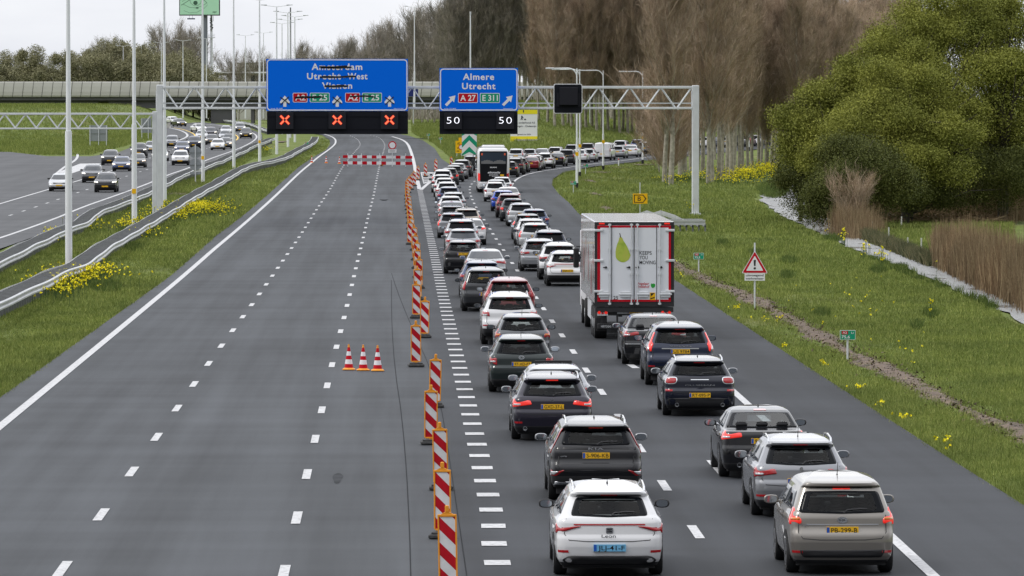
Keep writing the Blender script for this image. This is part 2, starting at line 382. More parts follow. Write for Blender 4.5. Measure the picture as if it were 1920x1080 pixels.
# ------------------------------------------------------------------ layout lines read from the photograph (pixels -> ground)
def pp(lst, h=0.0): return [P(a, b, h) for a, b in lst]
main_poly = [Vector((-10.5, -60, 0)), Vector((-10.35, 120, 0))] + pp([(263, 558), (320, 517), (407, 440), (493, 373), (560, 313), (590, 293), (611, 281), (619, 271), (618, 262), (604, 253), (570, 247), (520, 241), (600, 238), (700, 243), (765, 254), (793, 263), (815, 278), (827, 297), (843, 308), (858, 316), (872, 318), (900, 308), (950, 299), (1040, 290), (1160, 279), (1280, 272), (1400, 265), (1560, 258), (1750, 253), (1750, 263), (1560, 270), (1440, 278), (1380, 283), (1270, 295), (1197, 303), (1113, 312), (1080, 318), (1053, 325), (1037, 335), (1035, 347), (1047, 363), (1067, 380), (1085, 400), (1120, 428), (1190, 475)]) + [Vector((12.3, 235, 0)), Vector((12.1, 170, 0)), Vector((12.0, 119, 0)), Vector((12.1, -60, 0))]
pL = pp([(92, 415), (180, 373), (208, 370 - 9), (247.6, 355.8 - 1), (285, 341.6), (312, 329), (357, 315), (387, 300), (440, 282), (467, 270), (480, 260), (483, 255), (475, 250), (455, 243), (420, 236), (380, 231), (340, 227)])
pL = pp([(92, 415), (150, 390), (208, 370), (247.6, 355.8), (285, 341.6), (312, 329), (357, 314), (387, 300), (440, 282), (467, 270), (480, 261), (482, 255), (474, 249), (455, 243), (420, 237), (380, 232), (340, 228)])
d0 = (pL[0] - pL[2]).normalized()
ext = lambda a, d, y: a + d * ((y - a.y) / d.y)
pL0 = ext(pL[0], d0, 60.0); pL0.z = 0
left_poly = [pL0 + Vector((1.9, 0, 0))] + [p + Vector((1.7, 0, 0)) for p in pL[:8]] + pp([(447, 284), (477, 271), (492, 261), (491, 252), (480, 246), (458, 240), (420, 234), (380, 229), (340, 225), (300, 222), (240, 219), (150, 217), (150, 221), (240, 224), (305, 234), (313, 246), (306, 256), (290, 262), (244, 277), (221, 286), (170, 293), (90, 293), (20, 285), (-250, 280)]) + [Vector((-75, 300, 0)), Vector((-60, 60, 0))]
dirt_px = [(1225, 470), (1262, 492), (1290, 508), (1330, 528), (1380, 545), (1440, 575), (1500, 608), (1560, 642), (1600, 664), (1680, 700), (1740, 735), (1830, 775), (1930, 815), (2150, 905), (2500, 1050)]
water_poly = pp([(2500, 858), (1960, 626), (1900, 592), (1837, 563), (1780, 536), (1735, 518), (1690, 500), (1640, 483), (1590, 462), (1560, 449), (1510, 425), (1465, 402), (1440, 386), (1424, 376), (1428, 368), (1440, 360), (1450, 350), (1462, 346), (1490, 346), (1500, 356), (1500, 372), (1520, 392), (1560, 418), (1590, 432), (1625, 452), (1665, 466), (1700, 482), (1750, 494), (1790, 505), (1837, 528), (1960, 575), (2500, 790)], -0.10)

def jag(poly, amp, step=3.0):
    out = []
    for i in range(len(poly)):
        a, b = Vector(poly[i]), Vector(poly[(i + 1) % len(poly)]); k = max(1, int((b - a).length / step)); nn = Vector(((b - a).y, -(b - a).x, 0)).normalized()
        for j in range(k): p = a.lerp(b, j / k) + nn * R.uniform(-amp, amp); out.append(Vector((p.x, p.y, p.z)))
    return out
water_poly = jag(water_poly, 0.22)
# ------------------------------------------------------------------ terrain
def inpoly(X, Y, poly):
    X = np.asarray(X); Y = np.asarray(Y); r = np.zeros(X.shape, bool); n = len(poly)
    for i in range(n):
        a, b = poly[i], poly[(i + 1) % n]
        c = ((a[1] > Y) != (b[1] > Y)); dy = (b[1] - a[1]) or 1e-9
        r ^= c & (X < (b[0] - a[0]) * (Y - a[1]) / dy + a[0])
    return r
def distpoly(X, Y, poly):
    D = np.full(X.shape, 1e9); n = len(poly)
    for i in range(n):
        a, b = poly[i], poly[(i + 1) % n]
        dx, dy = b[0] - a[0], b[1] - a[1]; L2 = dx * dx + dy * dy + 1e-9
        t = np.clip(((X - a[0]) * dx + (Y - a[1]) * dy) / L2, 0, 1)
        D = np.minimum(D, np.hypot(X - a[0] - t * dx, Y - a[1] - t * dy))
    return D
def hgt_a(Y):
    Y = np.asarray(Y, float); z = np.zeros_like(Y)
    z = np.where((Y >= 300) & (Y < 400), 0.0058 * (Y - 300) ** 2 / 200, z)
    z = np.where((Y >= 400) & (Y < 1000), 0.29 + 0.0058 * (Y - 400), z)
    z = np.where((Y >= 1000) & (Y < 1060), 3.77 + 0.0058 * ((Y - 1000) - (Y - 1000) ** 2 / 120), z)
    return np.where(Y >= 1060, 3.944, z)
sst = lambda t: np.clip(t, 0, 1) ** 2 * (3 - 2 * np.clip(t, 0, 1))
def terrain_z(X, Y):
    z = hgt_a(Y)
    z0 = 700 + np.maximum(0, X - 22) * 3.6                          # embankment carrying the viaduct, right
    e = sst((Y - z0) / 190.0) * sst((X - 8.5 - np.maximum(0, Y - 800) * 0.02) / 9.0) * 4.6
    e2 = sst((Y - 770) / 200.0) * sst((-X - 43) / 14.0) * 3.9       # and left
    return z + e + e2
ys = np.concatenate([[-60, 0, 30], np.exp(np.linspace(math.log(55), math.log(1500), 330)), [1700, 2000, 2600, 3500, 5000, 8000, 14000]])
us = np.linspace(-1, 1, 261)
wid = lambda y: 26 + 0.125 * y
us2 = np.concatenate([[-60, -18, -6, -2.6, -1.6, -1.25], us, [1.25, 1.6, 2.6, 6, 18, 60]])
GX = np.zeros((len(ys), len(us2))); GY = np.zeros_like(GX)
for i, y in enumerate(ys):
    GX[i] = us2 * wid(max(y, 40)) + 0.012 * y; GY[i] = y
GZ = terrain_z(GX, GY)
din = inpoly(GX, GY, water_poly); dd = distpoly(GX, GY, water_poly)
GZ = GZ - 0.05 + 0.05 * np.sin(GX * 0.7 + GY * 0.11) * np.sin(GY * 0.05 + 1.3) * (dd > 0)
near_w = din | (dd < 5)
GZ = np.where(near_w, hgt_a(GY) - 0.06 - np.where(din, 0.10 + 0.4 * sst(dd / 1.0), 0.05 * (1 - sst(dd / 1.0))), GZ)
onroad = inpoly(GX, GY, main_poly) | inpoly(GX, GY, left_poly)
GZ = np.where(onroad, terrain_z(GX, GY) - 0.12, GZ)
nr, nc = GX.shape
gv = np.stack([GX, GY, GZ], -1).reshape(-1, 3)
idx = np.arange(nr * nc).reshape(nr, nc)
gf = np.stack([idx[:-1, :-1], idx[:-1, 1:], idx[1:, 1:], idx[1:, :-1]], -1).reshape(-1, 4)
me = bpy.data.meshes.new('ground'); me.vertices.add(len(gv)); me.vertices.foreach_set('co', gv.astype(np.float32).reshape(-1))
me.loops.add(gf.size); me.loops.foreach_set('vertex_index', gf.astype(np.int32).reshape(-1))
me.polygons.add(len(gf)); me.polygons.foreach_set('loop_start', np.arange(0, gf.size, 4, dtype=np.int32)); me.polygons.foreach_set('use_smooth', np.ones(len(gf), bool))
me.materials.append(M_grass); me.update(calc_edges=True)
tag(put(me, 'ground'), kind='structure', label='green grass verges and embankments around the motorway')
def tz(x, y): return float(terrain_z(np.array([x]), np.array([y]))[0]) - 0.05
# ------------------------------------------------------------------ sheets draped on the ground
def drape(name, poly, m, off, step=6.0, kind='structure', label=None):
    pts = [(p[0], p[1]) for p in poly]; n = len(pts)
    cuts = sorted(set([round(p[1], 3) for p in pts]))
    rows = []
    for a, b in zip(cuts[:-1], cuts[1:]):
        k = max(1, int(math.ceil((b - a) / step)))
        rows += [(a + (b - a) * i / k, a + (b - a) * (i + 1) / k) for i in range(k)]
    vs = []; fs = []
    for a, b in rows:
        if b - a < 1e-3: continue
        xs = []
        for i in range(n):
            p, q = pts[i], pts[(i + 1) % n]; mid = 0.5 * (a + b)
            if (p[1] > mid) != (q[1] > mid):
                f = lambda y: p[0] + (q[0] - p[0]) * (y - p[1]) / (q[1] - p[1])
                xs.append((f(mid), f(a), f(b)))
        xs.sort()
        for l, r in zip(xs[::2], xs[1::2]):
            o = len(vs); za, zb = hgt(a) + off, hgt(b) + off
            vs += [(l[1], a, za), (r[1], a, za), (r[2], b, zb), (l[2], b, zb)]; fs.append((o, o + 1, o + 2, o + 3))
    me = bpy.data.meshes.new(name); me.from_pydata(vs, [], fs); me.materials.append(m); me.update()
    return tag(put(me, name), kind=kind, label=label)
drape('motorway', main_poly, M_asph, 0.0, label='grey asphalt motorway with the exit ramp curving right')
drape('opposite_carriageway', left_poly, M_asph2, 0.0, label='asphalt of the oncoming carriageway behind the guardrails')

def densify(pts, step=3.0):
    out = [Vector(pts[0])]
    for a, b in zip(pts[:-1], pts[1:]):
        k = max(1, int(((Vector(b) - Vector(a)).length) / step))
        for i in range(1, k + 1):
            p = Vector(a).lerp(Vector(b), i / k); out.append(p)
    return out
def smooth_line(pts, it=2):
    pts = [Vector(p) for p in pts]
    for _ in range(it):
        q = [pts[0]]
        for a, b in zip(pts[:-1], pts[1:]): q += [a.lerp(b, 0.25), a.lerp(b, 0.75)]
        q.append(pts[-1]); pts = q
    return pts
class Path:
    def __init__(s, pts, sm=2):
        s.p = smooth_line([Vector((p[0], p[1], 0)) for p in pts], sm); s.c = [0.0]
        for a, b in zip(s.p[:-1], s.p[1:]): s.c.append(s.c[-1] + (b - a).length)
        s.L = s.c[-1]
    def at(s, d):
        d = min(max(d, 0), s.L - 1e-6); i = int(np.searchsorted(s.c, d, side='right')) - 1; i = min(max(i, 0), len(s.p) - 2)
        t = (d - s.c[i]) / max(1e-9, s.c[i + 1] - s.c[i]); p = s.p[i].lerp(s.p[i + 1], t); dr = (s.p[i + 1] - s.p[i]).normalized()
        return p, dr
    def near(s, x, y):
        best = None
        for i in range(len(s.p) - 1):
            a, b = s.p[i], s.p[i + 1]; ab = b - a; t = max(0, min(1, ((x - a.x) * ab.x + (y - a.y) * ab.y) / max(1e-9, ab.length_squared)))
            q = a + ab * t; dd = (q.x - x) ** 2 + (q.y - y) ** 2
            if best is None or dd < best[0]: best = (dd, s.c[i] + t * ab.length, ab.normalized())
        return best[1], best[2]
def ribbon(mb, path, d0, d1, w, off=0.012, step=4.0):
    n = max(1, int(math.ceil((d1 - d0) / step))); prev = None
    for i in range(n + 1):
        p, dr = path.at(d0 + (d1 - d0) * i / n); nx = Vector((dr.y, -dr.x, 0)) * (w / 2)
        a = p - nx; b = p + nx; cur = [(a.x, a.y, hgt(a.y) + off), (b.x, b.y, hgt(b.y) + off)]
        if prev: mb.add(prev + cur, [(0, 1, 3, 2)])
        prev = cur
def extend_back(pts, y):
    a, b = pts[0], pts[1]; d = (b - a); return [a - d * ((a.y - y) / d.y)] + pts
# edge line of the main carriageway
le = Path([Vector((-9.35, 40, 0)), Vector((-9.33, 150, 0))] + pp([(297, 557), (353, 510), (413, 457), (473, 406), (513, 371), (560, 325), (582, 307), (598, 293.5), (615, 282), (627, 272), (630, 266), (628, 259.5), (615, 253), (590, 248)]))
l1 = Path([Vector((-5.44, 40, 0)), Vector((-5.44, 130, 0))] + pp([(393, 679), (437, 619), (486, 553), (556, 452), (586.7, 403), (605, 376), (621, 352), (632, 331), (643, 312), (655, 296), (666, 284), (674, 275), (676, 270), (671, 261), (655, 254)]))
l2 = Path([Vector((-1.79, 40, 0)), Vector((-1.79, 130, 0))] + pp([(622, 685), (638, 624), (650, 577), (671, 487), (690, 406), (701, 366), (707, 333), (711, 313), (717, 290), (722, 275), (720, 267), (712, 258), (690, 252)]))
bl = Path([Vector((1.70, 40, 0)), Vector((1.70, 95, 0))] + pp([(928, 988), (902, 868), (868, 716), (845, 620), (822, 515), (807, 445), (796, 396), (787.5, 357)]))
rl = Path(pp([(786.5, 355), (780, 328), (776.5, 305), (771, 285), (765, 270), (755, 262), (735, 256)]), 1)
gl = Path(pp([(789.5, 356), (797, 349), (808, 340), (819, 332), (830, 324)]), 1)
ramp_dash = Path([Vector((5.36, 40, 0))] + pp([(1302, 998), (1167, 790), (1058, 636), (955, 486), (913, 420), (896.7, 396), (885, 374), (880, 358), (882, 347), (893, 337), (925, 326), (981, 314), (1052, 304), (1105, 298), (1160, 292), (1235, 285), (1320, 279), (1440, 270)]))
rline = Path([Vector((8.45, 40, 0))] + pp([(1690, 1025), (1400, 755), (1223, 600), (1116, 500), (1052, 450), (1020, 420), (994, 397), (972, 374), (960, 358), (958, 349), (966, 337), (987, 327), (1020, 320), (1073, 313), (1113, 307), (1163, 302), (1220, 294), (1290, 287), (1380, 277)]))
mk = MB()
ribbon(mk, le, 0, le.L, 0.24); ribbon(mk, rl, 0, rl.L, 0.34); ribbon(mk, gl, 0, gl.L, 0.3)
for path, first in ((l1, (248, 885)), (l2, (533, 1075)), (ramp_dash, (1302, 998))):
    q = P(*first); d, _ = path.near(q.x, q.y); d = (d - 1.5) % 12.0
    while d + 3 < path.L: ribbon(mk, path, d, d + 3.0, 0.17); d += 12.0
q = P(944, 1056); d, _ = bl.near(q.x, q.y); d = (d - .5) % 4.0
while d + 1 < bl.L: ribbon(mk, bl, d, d + 1.0, 0.44); d += 4.0
d = 0
while d + 2 < rline.L:                                               # the edge line, with a thin gap now and then where it has worn
    ribbon(mk, rline, d, min(d + 59.7, rline.L), 0.2); d += 60
# chevrons in the gore
gp = lambda a, b, o=0.012: (lambda v: (v.x, v.y, v.z + o))(P(a, b))
def qpx(mb, pts): mb.add([gp(a, b) for a, b in pts], [tuple(range(len(pts)))])
for k in range(7):
    t0 = k / 7.0; y0 = 324.5 + t0 * 19
    qpx(mk, [(791 + t0 * 2, y0), (791.5 + t0 * 2, y0 + 1.1), (818 - t0 * 17, y0 + 1.1), (820 - t0 * 17, y0)])
qpx(mk, [(788.5, 324), (790.3, 324), (796, 344), (794, 345)]); qpx(mk, [(788.5, 323.2), (819, 323.2), (819, 324.4), (788.5, 324.4)])
qpx(mk, [(794, 345), (795, 343), (809, 337), (812, 339)])
# lane arrows partly under the queue
for a, b in (((1334, 864), (1357, 890)), ((1181, 684), (1193, 691)), ((1120, 606), (1127, 611))):
    v0, v1 = P(*a), P(*b); pth = Path([v1, v0], 0); ribbon(mk, pth, 0, pth.L, 0.22)
tag(mk.obj('road_markings', M_mark), kind='structure', label='white edge, lane and block markings on the motorway')
# oncoming carriageway lines
lp = Path([Vector((pL0.x, 60, 0))] + [Vector((p.x, p.y, 0)) for p in pL])
mk = MB(); ribbon(mk, lp, 0, lp.L, 0.24)
ld = Path([ext(P(109, 374), (P(109, 374) - P(229, 333.4)).normalized(), 60)] + pp([(109, 374), (159, 357), (229, 333.4), (263.6, 321.8), (281, 316.5), (318, 304), (355, 290), (388, 279), (420, 266), (443, 258), (448, 252), (430, 246), (395, 240), (350, 233)]))
q = P(109, 374); d, _ = ld.near(q.x, q.y); d = (d - 1.5) % 12
while d + 3 < ld.L: ribbon(mk, ld, d, d + 3.0, 0.17); d += 12
ll = Path([ext(P(136, 342), (P(136, 342) - P(207, 321)).normalized(), 60)] + pp([(136, 342), (150, 338), (207, 321), (245, 309), (262, 303)]))
ribbon(mk, ll, 0, ll.L, 0.22)
l3 = Path(pp([(262, 303), (300, 290), (340, 274), (368, 262), (376, 254), (360, 248), (332, 242), (310, 239)])); d = 0
while d + 3 < l3.L: ribbon(mk, l3, d, d + 3, 0.17); d += 12
lo = Path(pp([(104, 327), (122, 312), (140, 302), (146, 294), (145, 286), (137, 278), (120, 272)])); ribbon(mk, lo, 0, lo.L, 0.3)
lo = Path(pp([(325, 267), (347, 259), (353, 254), (347, 248), (332, 242.5), (310, 239)])); ribbon(mk, lo, 0, lo.L, 0.35)
qpx(mk, [(111, 322), (150, 307), (190, 306.5), (112, 333)])
tag(mk.obj('opposite_markings', M_mark), kind='structure', label='white lines on the oncoming carriageway')
mk = MB(); yl = Path(pp([(326, 239.5), (345, 243), (360, 249), (367, 254), (362, 262)])); ribbon(mk, yl, 0, yl.L, 0.22)
yl = Path(pp([(440, 252), (446, 256), (446, 261), (440, 264)])); ribbon(mk, yl, 0, yl.L, 0.22)
tag(mk.obj('yellow_markings', M_marky), kind='structure', label='temporary yellow line on the oncoming carriageway')
# narrow dark seams, repairs and a few patches in the asphalt
M_seam = mat('bitumen_seam', (0.024, 0.025, 0.027), 0.9, spec=0.05)
mk = MB()
for pts in ([(0.25, 60), (0.3, 120), (-0.05, 170), (-0.1, 240)], [(1.15, 60), (1.2, 110), (1.2, 150), (0.6, 190), (0.15, 225), (-0.1, 250)]):
    pth = Path([Vector((a, b, 0)) for a, b in pts], 2); ribbon(mk, pth, 0, pth.L, 0.016, off=0.008)
for a, b, c in ((561, 262, 766), (-1, 0, 0)):
    if a > 0:
        v = [P(600, 259.2), P(700, 258.6), P(790, 259.6), P(822, 261)]; pth = Path(v, 0); ribbon(mk, pth, 0, pth.L, 3.0, off=0.008)
tag(mk.obj('asphalt_seams', M_seam), kind='structure', label='dark bitumen seams between asphalt lanes')
M_patch = mat('oil_stain', (0.041, 0.043, 0.047), 0.9, spec=0.1, var=0.3, vscale=2)
mk = MB()
for px, py, w, l in ((720, 374, 0.35, 9), (633, 897, .10, 3.2)):
    c = P(px, py); mk.add([(c.x + w * math.cos(t) * (1 + .2 * math.sin(3 * t)), c.y + l * .5 * math.sin(t), c.z + .006) for t in [i * math.pi / 9 for i in range(18)]], [tuple(range(18))])
tag(mk.obj('road_stains', M_patch), kind='structure', label='small dark oil stains on the empty lanes')

# bare earth strip on the right verge
rows = densify(pp(dirt_px), 0.8); vs = []; fs = []; K = 9
for i, p in enumerate(rows):
    dr = (rows[min(i + 1, len(rows) - 1)] - rows[max(i - 1, 0)]).normalized(); nx = Vector((dr.y, -dr.x, 0))
    w = 0.50 + 0.34 * math.sin(i * 0.23) * math.sin(i * 0.071 + 1) + R.uniform(-.18, .18)
    for k in range(K):
        t = k / (K - 1) * 2 - 1; q = p + nx * (t * w)
        z = hgt(q.y) - 0.05 + (1 - abs(t) ** 1.5) * (0.06 + 0.05 * R.random()) - (0.05 if abs(t) > .95 else 0)
        vs.append((q.x, q.y, z))
for i in range(len(rows) - 1):
    for k in range(K - 1): a = i * K + k; fs.append((a, a + 1, a + K + 1, a + K))
me = bpy.data.meshes.new('dirt_path'); me.from_pydata(vs, [], fs); me.materials.append(M_dirt); me.update()
tag(put(me, 'dirt_path'), kind='structure', label='strip of freshly dug bare earth along the right verge')
dirt_world = [(p.x, p.y) for p in rows]
n_ = 5200; ii = NR.integers(0, len(rows), n_); cc = np.array([(p.x, p.y, hgt(p.y)) for p in rows])[ii] + np.stack([NR.normal(0, .38, n_), NR.normal(0, .6, n_), NR.uniform(-.03, .05, n_)], -1)
a_ = NR.normal(0, 1, (n_, 4, 3)); a_ /= np.linalg.norm(a_, axis=2)[:, :, None]; V_ = cc[:, None, :] + a_ * NR.uniform(.02, .07, (n_, 1, 1))
tag(put(quads('earth_clods', V_, [blades('earth_clod', (.045, .03, .02), (.11, .08, .055), (.26, .21, .16))]), 'earth_clods'), kind='stuff', label='clods and stones on the bare earth strip')
def dirt_patch(px, py, w, l):
    c = P(px, py); vs = [(c.x, c.y, c.z + .03)]
    for i in range(16):
        t = i * math.pi / 8; f = R.uniform(.6, 1.2); vs.append((c.x + w * math.cos(t) * f, c.y + l * math.sin(t) * f, c.z - .03))
    return vs, [(0, 1 + i, 1 + (i + 1) % 16) for i in range(16)]
mk = MB()
for a in ((1105, 338, .6, 12), (1115, 362, .5, 10), (1135, 388, .6, 9), (1150, 398, .7, 6), (1205, 308, 1.2, 6), (1165, 314, 1.5, 6), (1125, 322, 1.2, 7), (130, 500, 1.6, 8), (165, 470, 1.4, 7), (215, 425, 1.5, 7), (240, 418, 1.2, 9), (330, 362, 1.2, 9), (365, 344, 1.0, 8), (530, 265, .8, 14)): mk.add(*dirt_patch(*a))
tag(mk.obj('earth_patches', M_dirt), kind='structure', label='small bare earth patches in the verges')
# ditch water
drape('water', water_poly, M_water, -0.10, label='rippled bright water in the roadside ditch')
# ================================================================== CARS
def tintmat(name, trans, ior=1.5):
    m = bpy.data.materials.new(name); m.use_nodes = True; nt = m.node_tree; nt.nodes.clear()
    o = nt.nodes.new('ShaderNodeOutputMaterial'); mx_ = nt.nodes.new('ShaderNodeMixShader'); t = nt.nodes.new('ShaderNodeBsdfTransparent'); g_ = nt.nodes.new('ShaderNodeBsdfGlossy'); f = nt.nodes.new('ShaderNodeFresnel')
    t.inputs[0].default_value = (*trans, 1); g_.inputs['Roughness'].default_value = .03; f.inputs[0].default_value = ior
    nt.links.new(f.outputs[0], mx_.inputs[0]); nt.links.new(t.outputs[0], mx_.inputs[1]); nt.links.new(g_.outputs[0], mx_.inputs[2]); nt.links.new(mx_.outputs[0], o.inputs[0]); return m
M_tint = tintmat('tinted_screen', (.50, .53, .52), 1.32); M_tintb = tintmat('sky_screen', (.45, .5, .52), 1.7); M_clear = tintmat('clear_screen', (.80, .84, .82), 1.4)
M_lining = mat('cabin_lining', (.018, .018, .02), .9, spec=.1); M_seat = mat('seat_fabric', (.035, .035, .038), .9, spec=.1)
def interp(tab, z):
    if z <= tab[0][0]: return tab[0][1]
    for (a, u), (b, v) in zip(tab[:-1], tab[1:]):
        if z <= b: return u + (v - u) * (z - a) / max(1e-9, b - a)
    return tab[-1][1]
TPL = {
 'hatch': dict(H=1.48, L=4.2, W=1.79,
   rear=[(.20,.12),(.32,.03),(.52,0),(.66,.02),(.695,.07),(.90,.09),(.99,.13),(1.30,.40),(1.345,.33),(1.385,.32),(1.40,.38),(1.435,.62),(1.465,1.1),(1.48,1.7)],
   front=[(.20,.14),(.32,.03),(.5,0),(.64,.06),(.74,.22),(.82,.50),(.90,.85),(.955,1.08),(1.34,1.78),(1.40,1.95),(1.45,2.2),(1.48,2.45)],
   half=[(.20,.90),(.30,.965),(.5,1.0),(.86,1.0),(.95,.975),(1.0,.915),(1.30,.725),(1.36,.69),(1.41,.64),(1.445,.55),(1.468,.42),(1.48,.25)], glass=(1.0,1.30,.79,.80), trim=.36, belt=1.0),
 'suv': dict(H=1.63, L=4.4, W=1.84,
   rear=[(.28,.14),(.40,.04),(.62,0),(.76,.02),(.79,.06),(1.0,.08),(1.09,.12),(1.42,.33),(1.465,.24),(1.505,.22),(1.53,.28),(1.58,.6),(1.61,1.1),(1.63,1.8)],
   front=[(.28,.14),(.40,.03),(.6,0),(.78,.05),(.88,.18),(.96,.42),(1.02,.85),(1.07,1.08),(1.46,1.70),(1.54,1.9),(1.60,2.15),(1.63,2.45)],
   half=[(.28,.92),(.38,.975),(.6,1.0),(.96,1.0),(1.04,.975),(1.10,.925),(1.42,.75),(1.50,.71),(1.55,.645),(1.59,.55),(1.62,.40),(1.63,.25)], glass=(1.10,1.425,.80,.80), trim=.52, belt=1.1),
 'estate': dict(H=1.47, L=4.7, W=1.82,
   rear=[(.20,.12),(.32,.03),(.52,0),(.67,.02),(.70,.05),(.89,.07),(.97,.11),(1.29,.46),(1.335,.38),(1.37,.37),(1.39,.43),(1.43,.7),(1.455,1.3),(1.47,2.1)],
   front=[(.20,.14),(.32,.03),(.5,0),(.62,.06),(.72,.25),(.80,.6),(.88,1.0),(.93,1.22),(1.33,1.98),(1.39,2.15),(1.44,2.4),(1.47,2.55)],
   half=[(.20,.90),(.30,.965),(.5,1.0),(.85,1.0),(.93,.975),(.98,.915),(1.28,.735),(1.345,.70),(1.40,.645),(1.435,.56),(1.458,.43),(1.47,.25)], glass=(.98,1.29,.80,.80), trim=.34, belt=.98),
 'sedan': dict(H=1.44, L=4.75, W=1.83,
   rear=[(.20,.12),(.32,.03),(.52,0),(.66,.02),(.70,.05),(.92,.08),(.985,.10),(1.0,.13),(1.01,.40),(1.03,.62),(1.33,1.22),(1.375,1.38),(1.41,1.65),(1.435,2.1),(1.44,2.3)],
   front=[(.20,.14),(.32,.03),(.5,0),(.62,.06),(.72,.25),(.80,.6),(.88,1.0),(.93,1.22),(1.33,1.98),(1.37,2.12),(1.41,2.28),(1.44,2.43)],
   half=[(.20,.90),(.30,.965),(.5,1.0),(.85,1.0),(.93,.975),(1.0,.92),(1.04,.875),(1.33,.70),(1.375,.655),(1.41,.57),(1.43,.45),(1.44,.25)], glass=(1.045,1.335,.93,.90), trim=.34, belt=1.0),
 'mpv': dict(H=1.64, L=4.35, W=1.82,
   rear=[(.22,.12),(.34,.03),(.56,0),(.72,.02),(.75,.05),(.96,.07),(1.05,.10),(1.45,.30),(1.49,.24),(1.53,.24),(1.55,.3),(1.60,.65),(1.625,1.2),(1.64,1.9)],
   front=[(.22,.14),(.34,.03),(.55,0),(.72,.08),(.84,.28),(.94,.55),(1.02,.82),(1.06,.92),(1.48,1.65),(1.55,1.85),(1.61,2.1),(1.64,2.3)],
   half=[(.22,.90),(.32,.965),(.55,1.0),(.92,1.0),(1.0,.975),(1.06,.93),(1.46,.76),(1.52,.72),(1.57,.655),(1.60,.57),(1.63,.42),(1.64,.25)], glass=(1.06,1.45,.81,.80), trim=.36, belt=1.06),
 'van': dict(H=2.0, L=5.1, W=1.95,
   rear=[(.26,.10),(.38,.02),(.6,0),(.7,.03),(1.0,.04),(1.2,.05),(1.80,.12),(1.88,.13),(1.94,.22),(1.98,.6),(2.0,1.4)],
   front=[(.26,.14),(.38,.03),(.6,0),(.85,.08),(1.0,.3),(1.12,.7),(1.2,.9),(1.8,1.6),(1.88,1.8),(1.95,2.1),(2.0,2.6)],
   half=[(.26,.93),(.36,.98),(.6,1.0),(1.1,1.0),(1.3,.98),(1.8,.90),(1.88,.87),(1.94,.78),(1.98,.6),(2.0,.3)], glass=(1.25,1.7,.80,.78), trim=.42, belt=1.22),
}
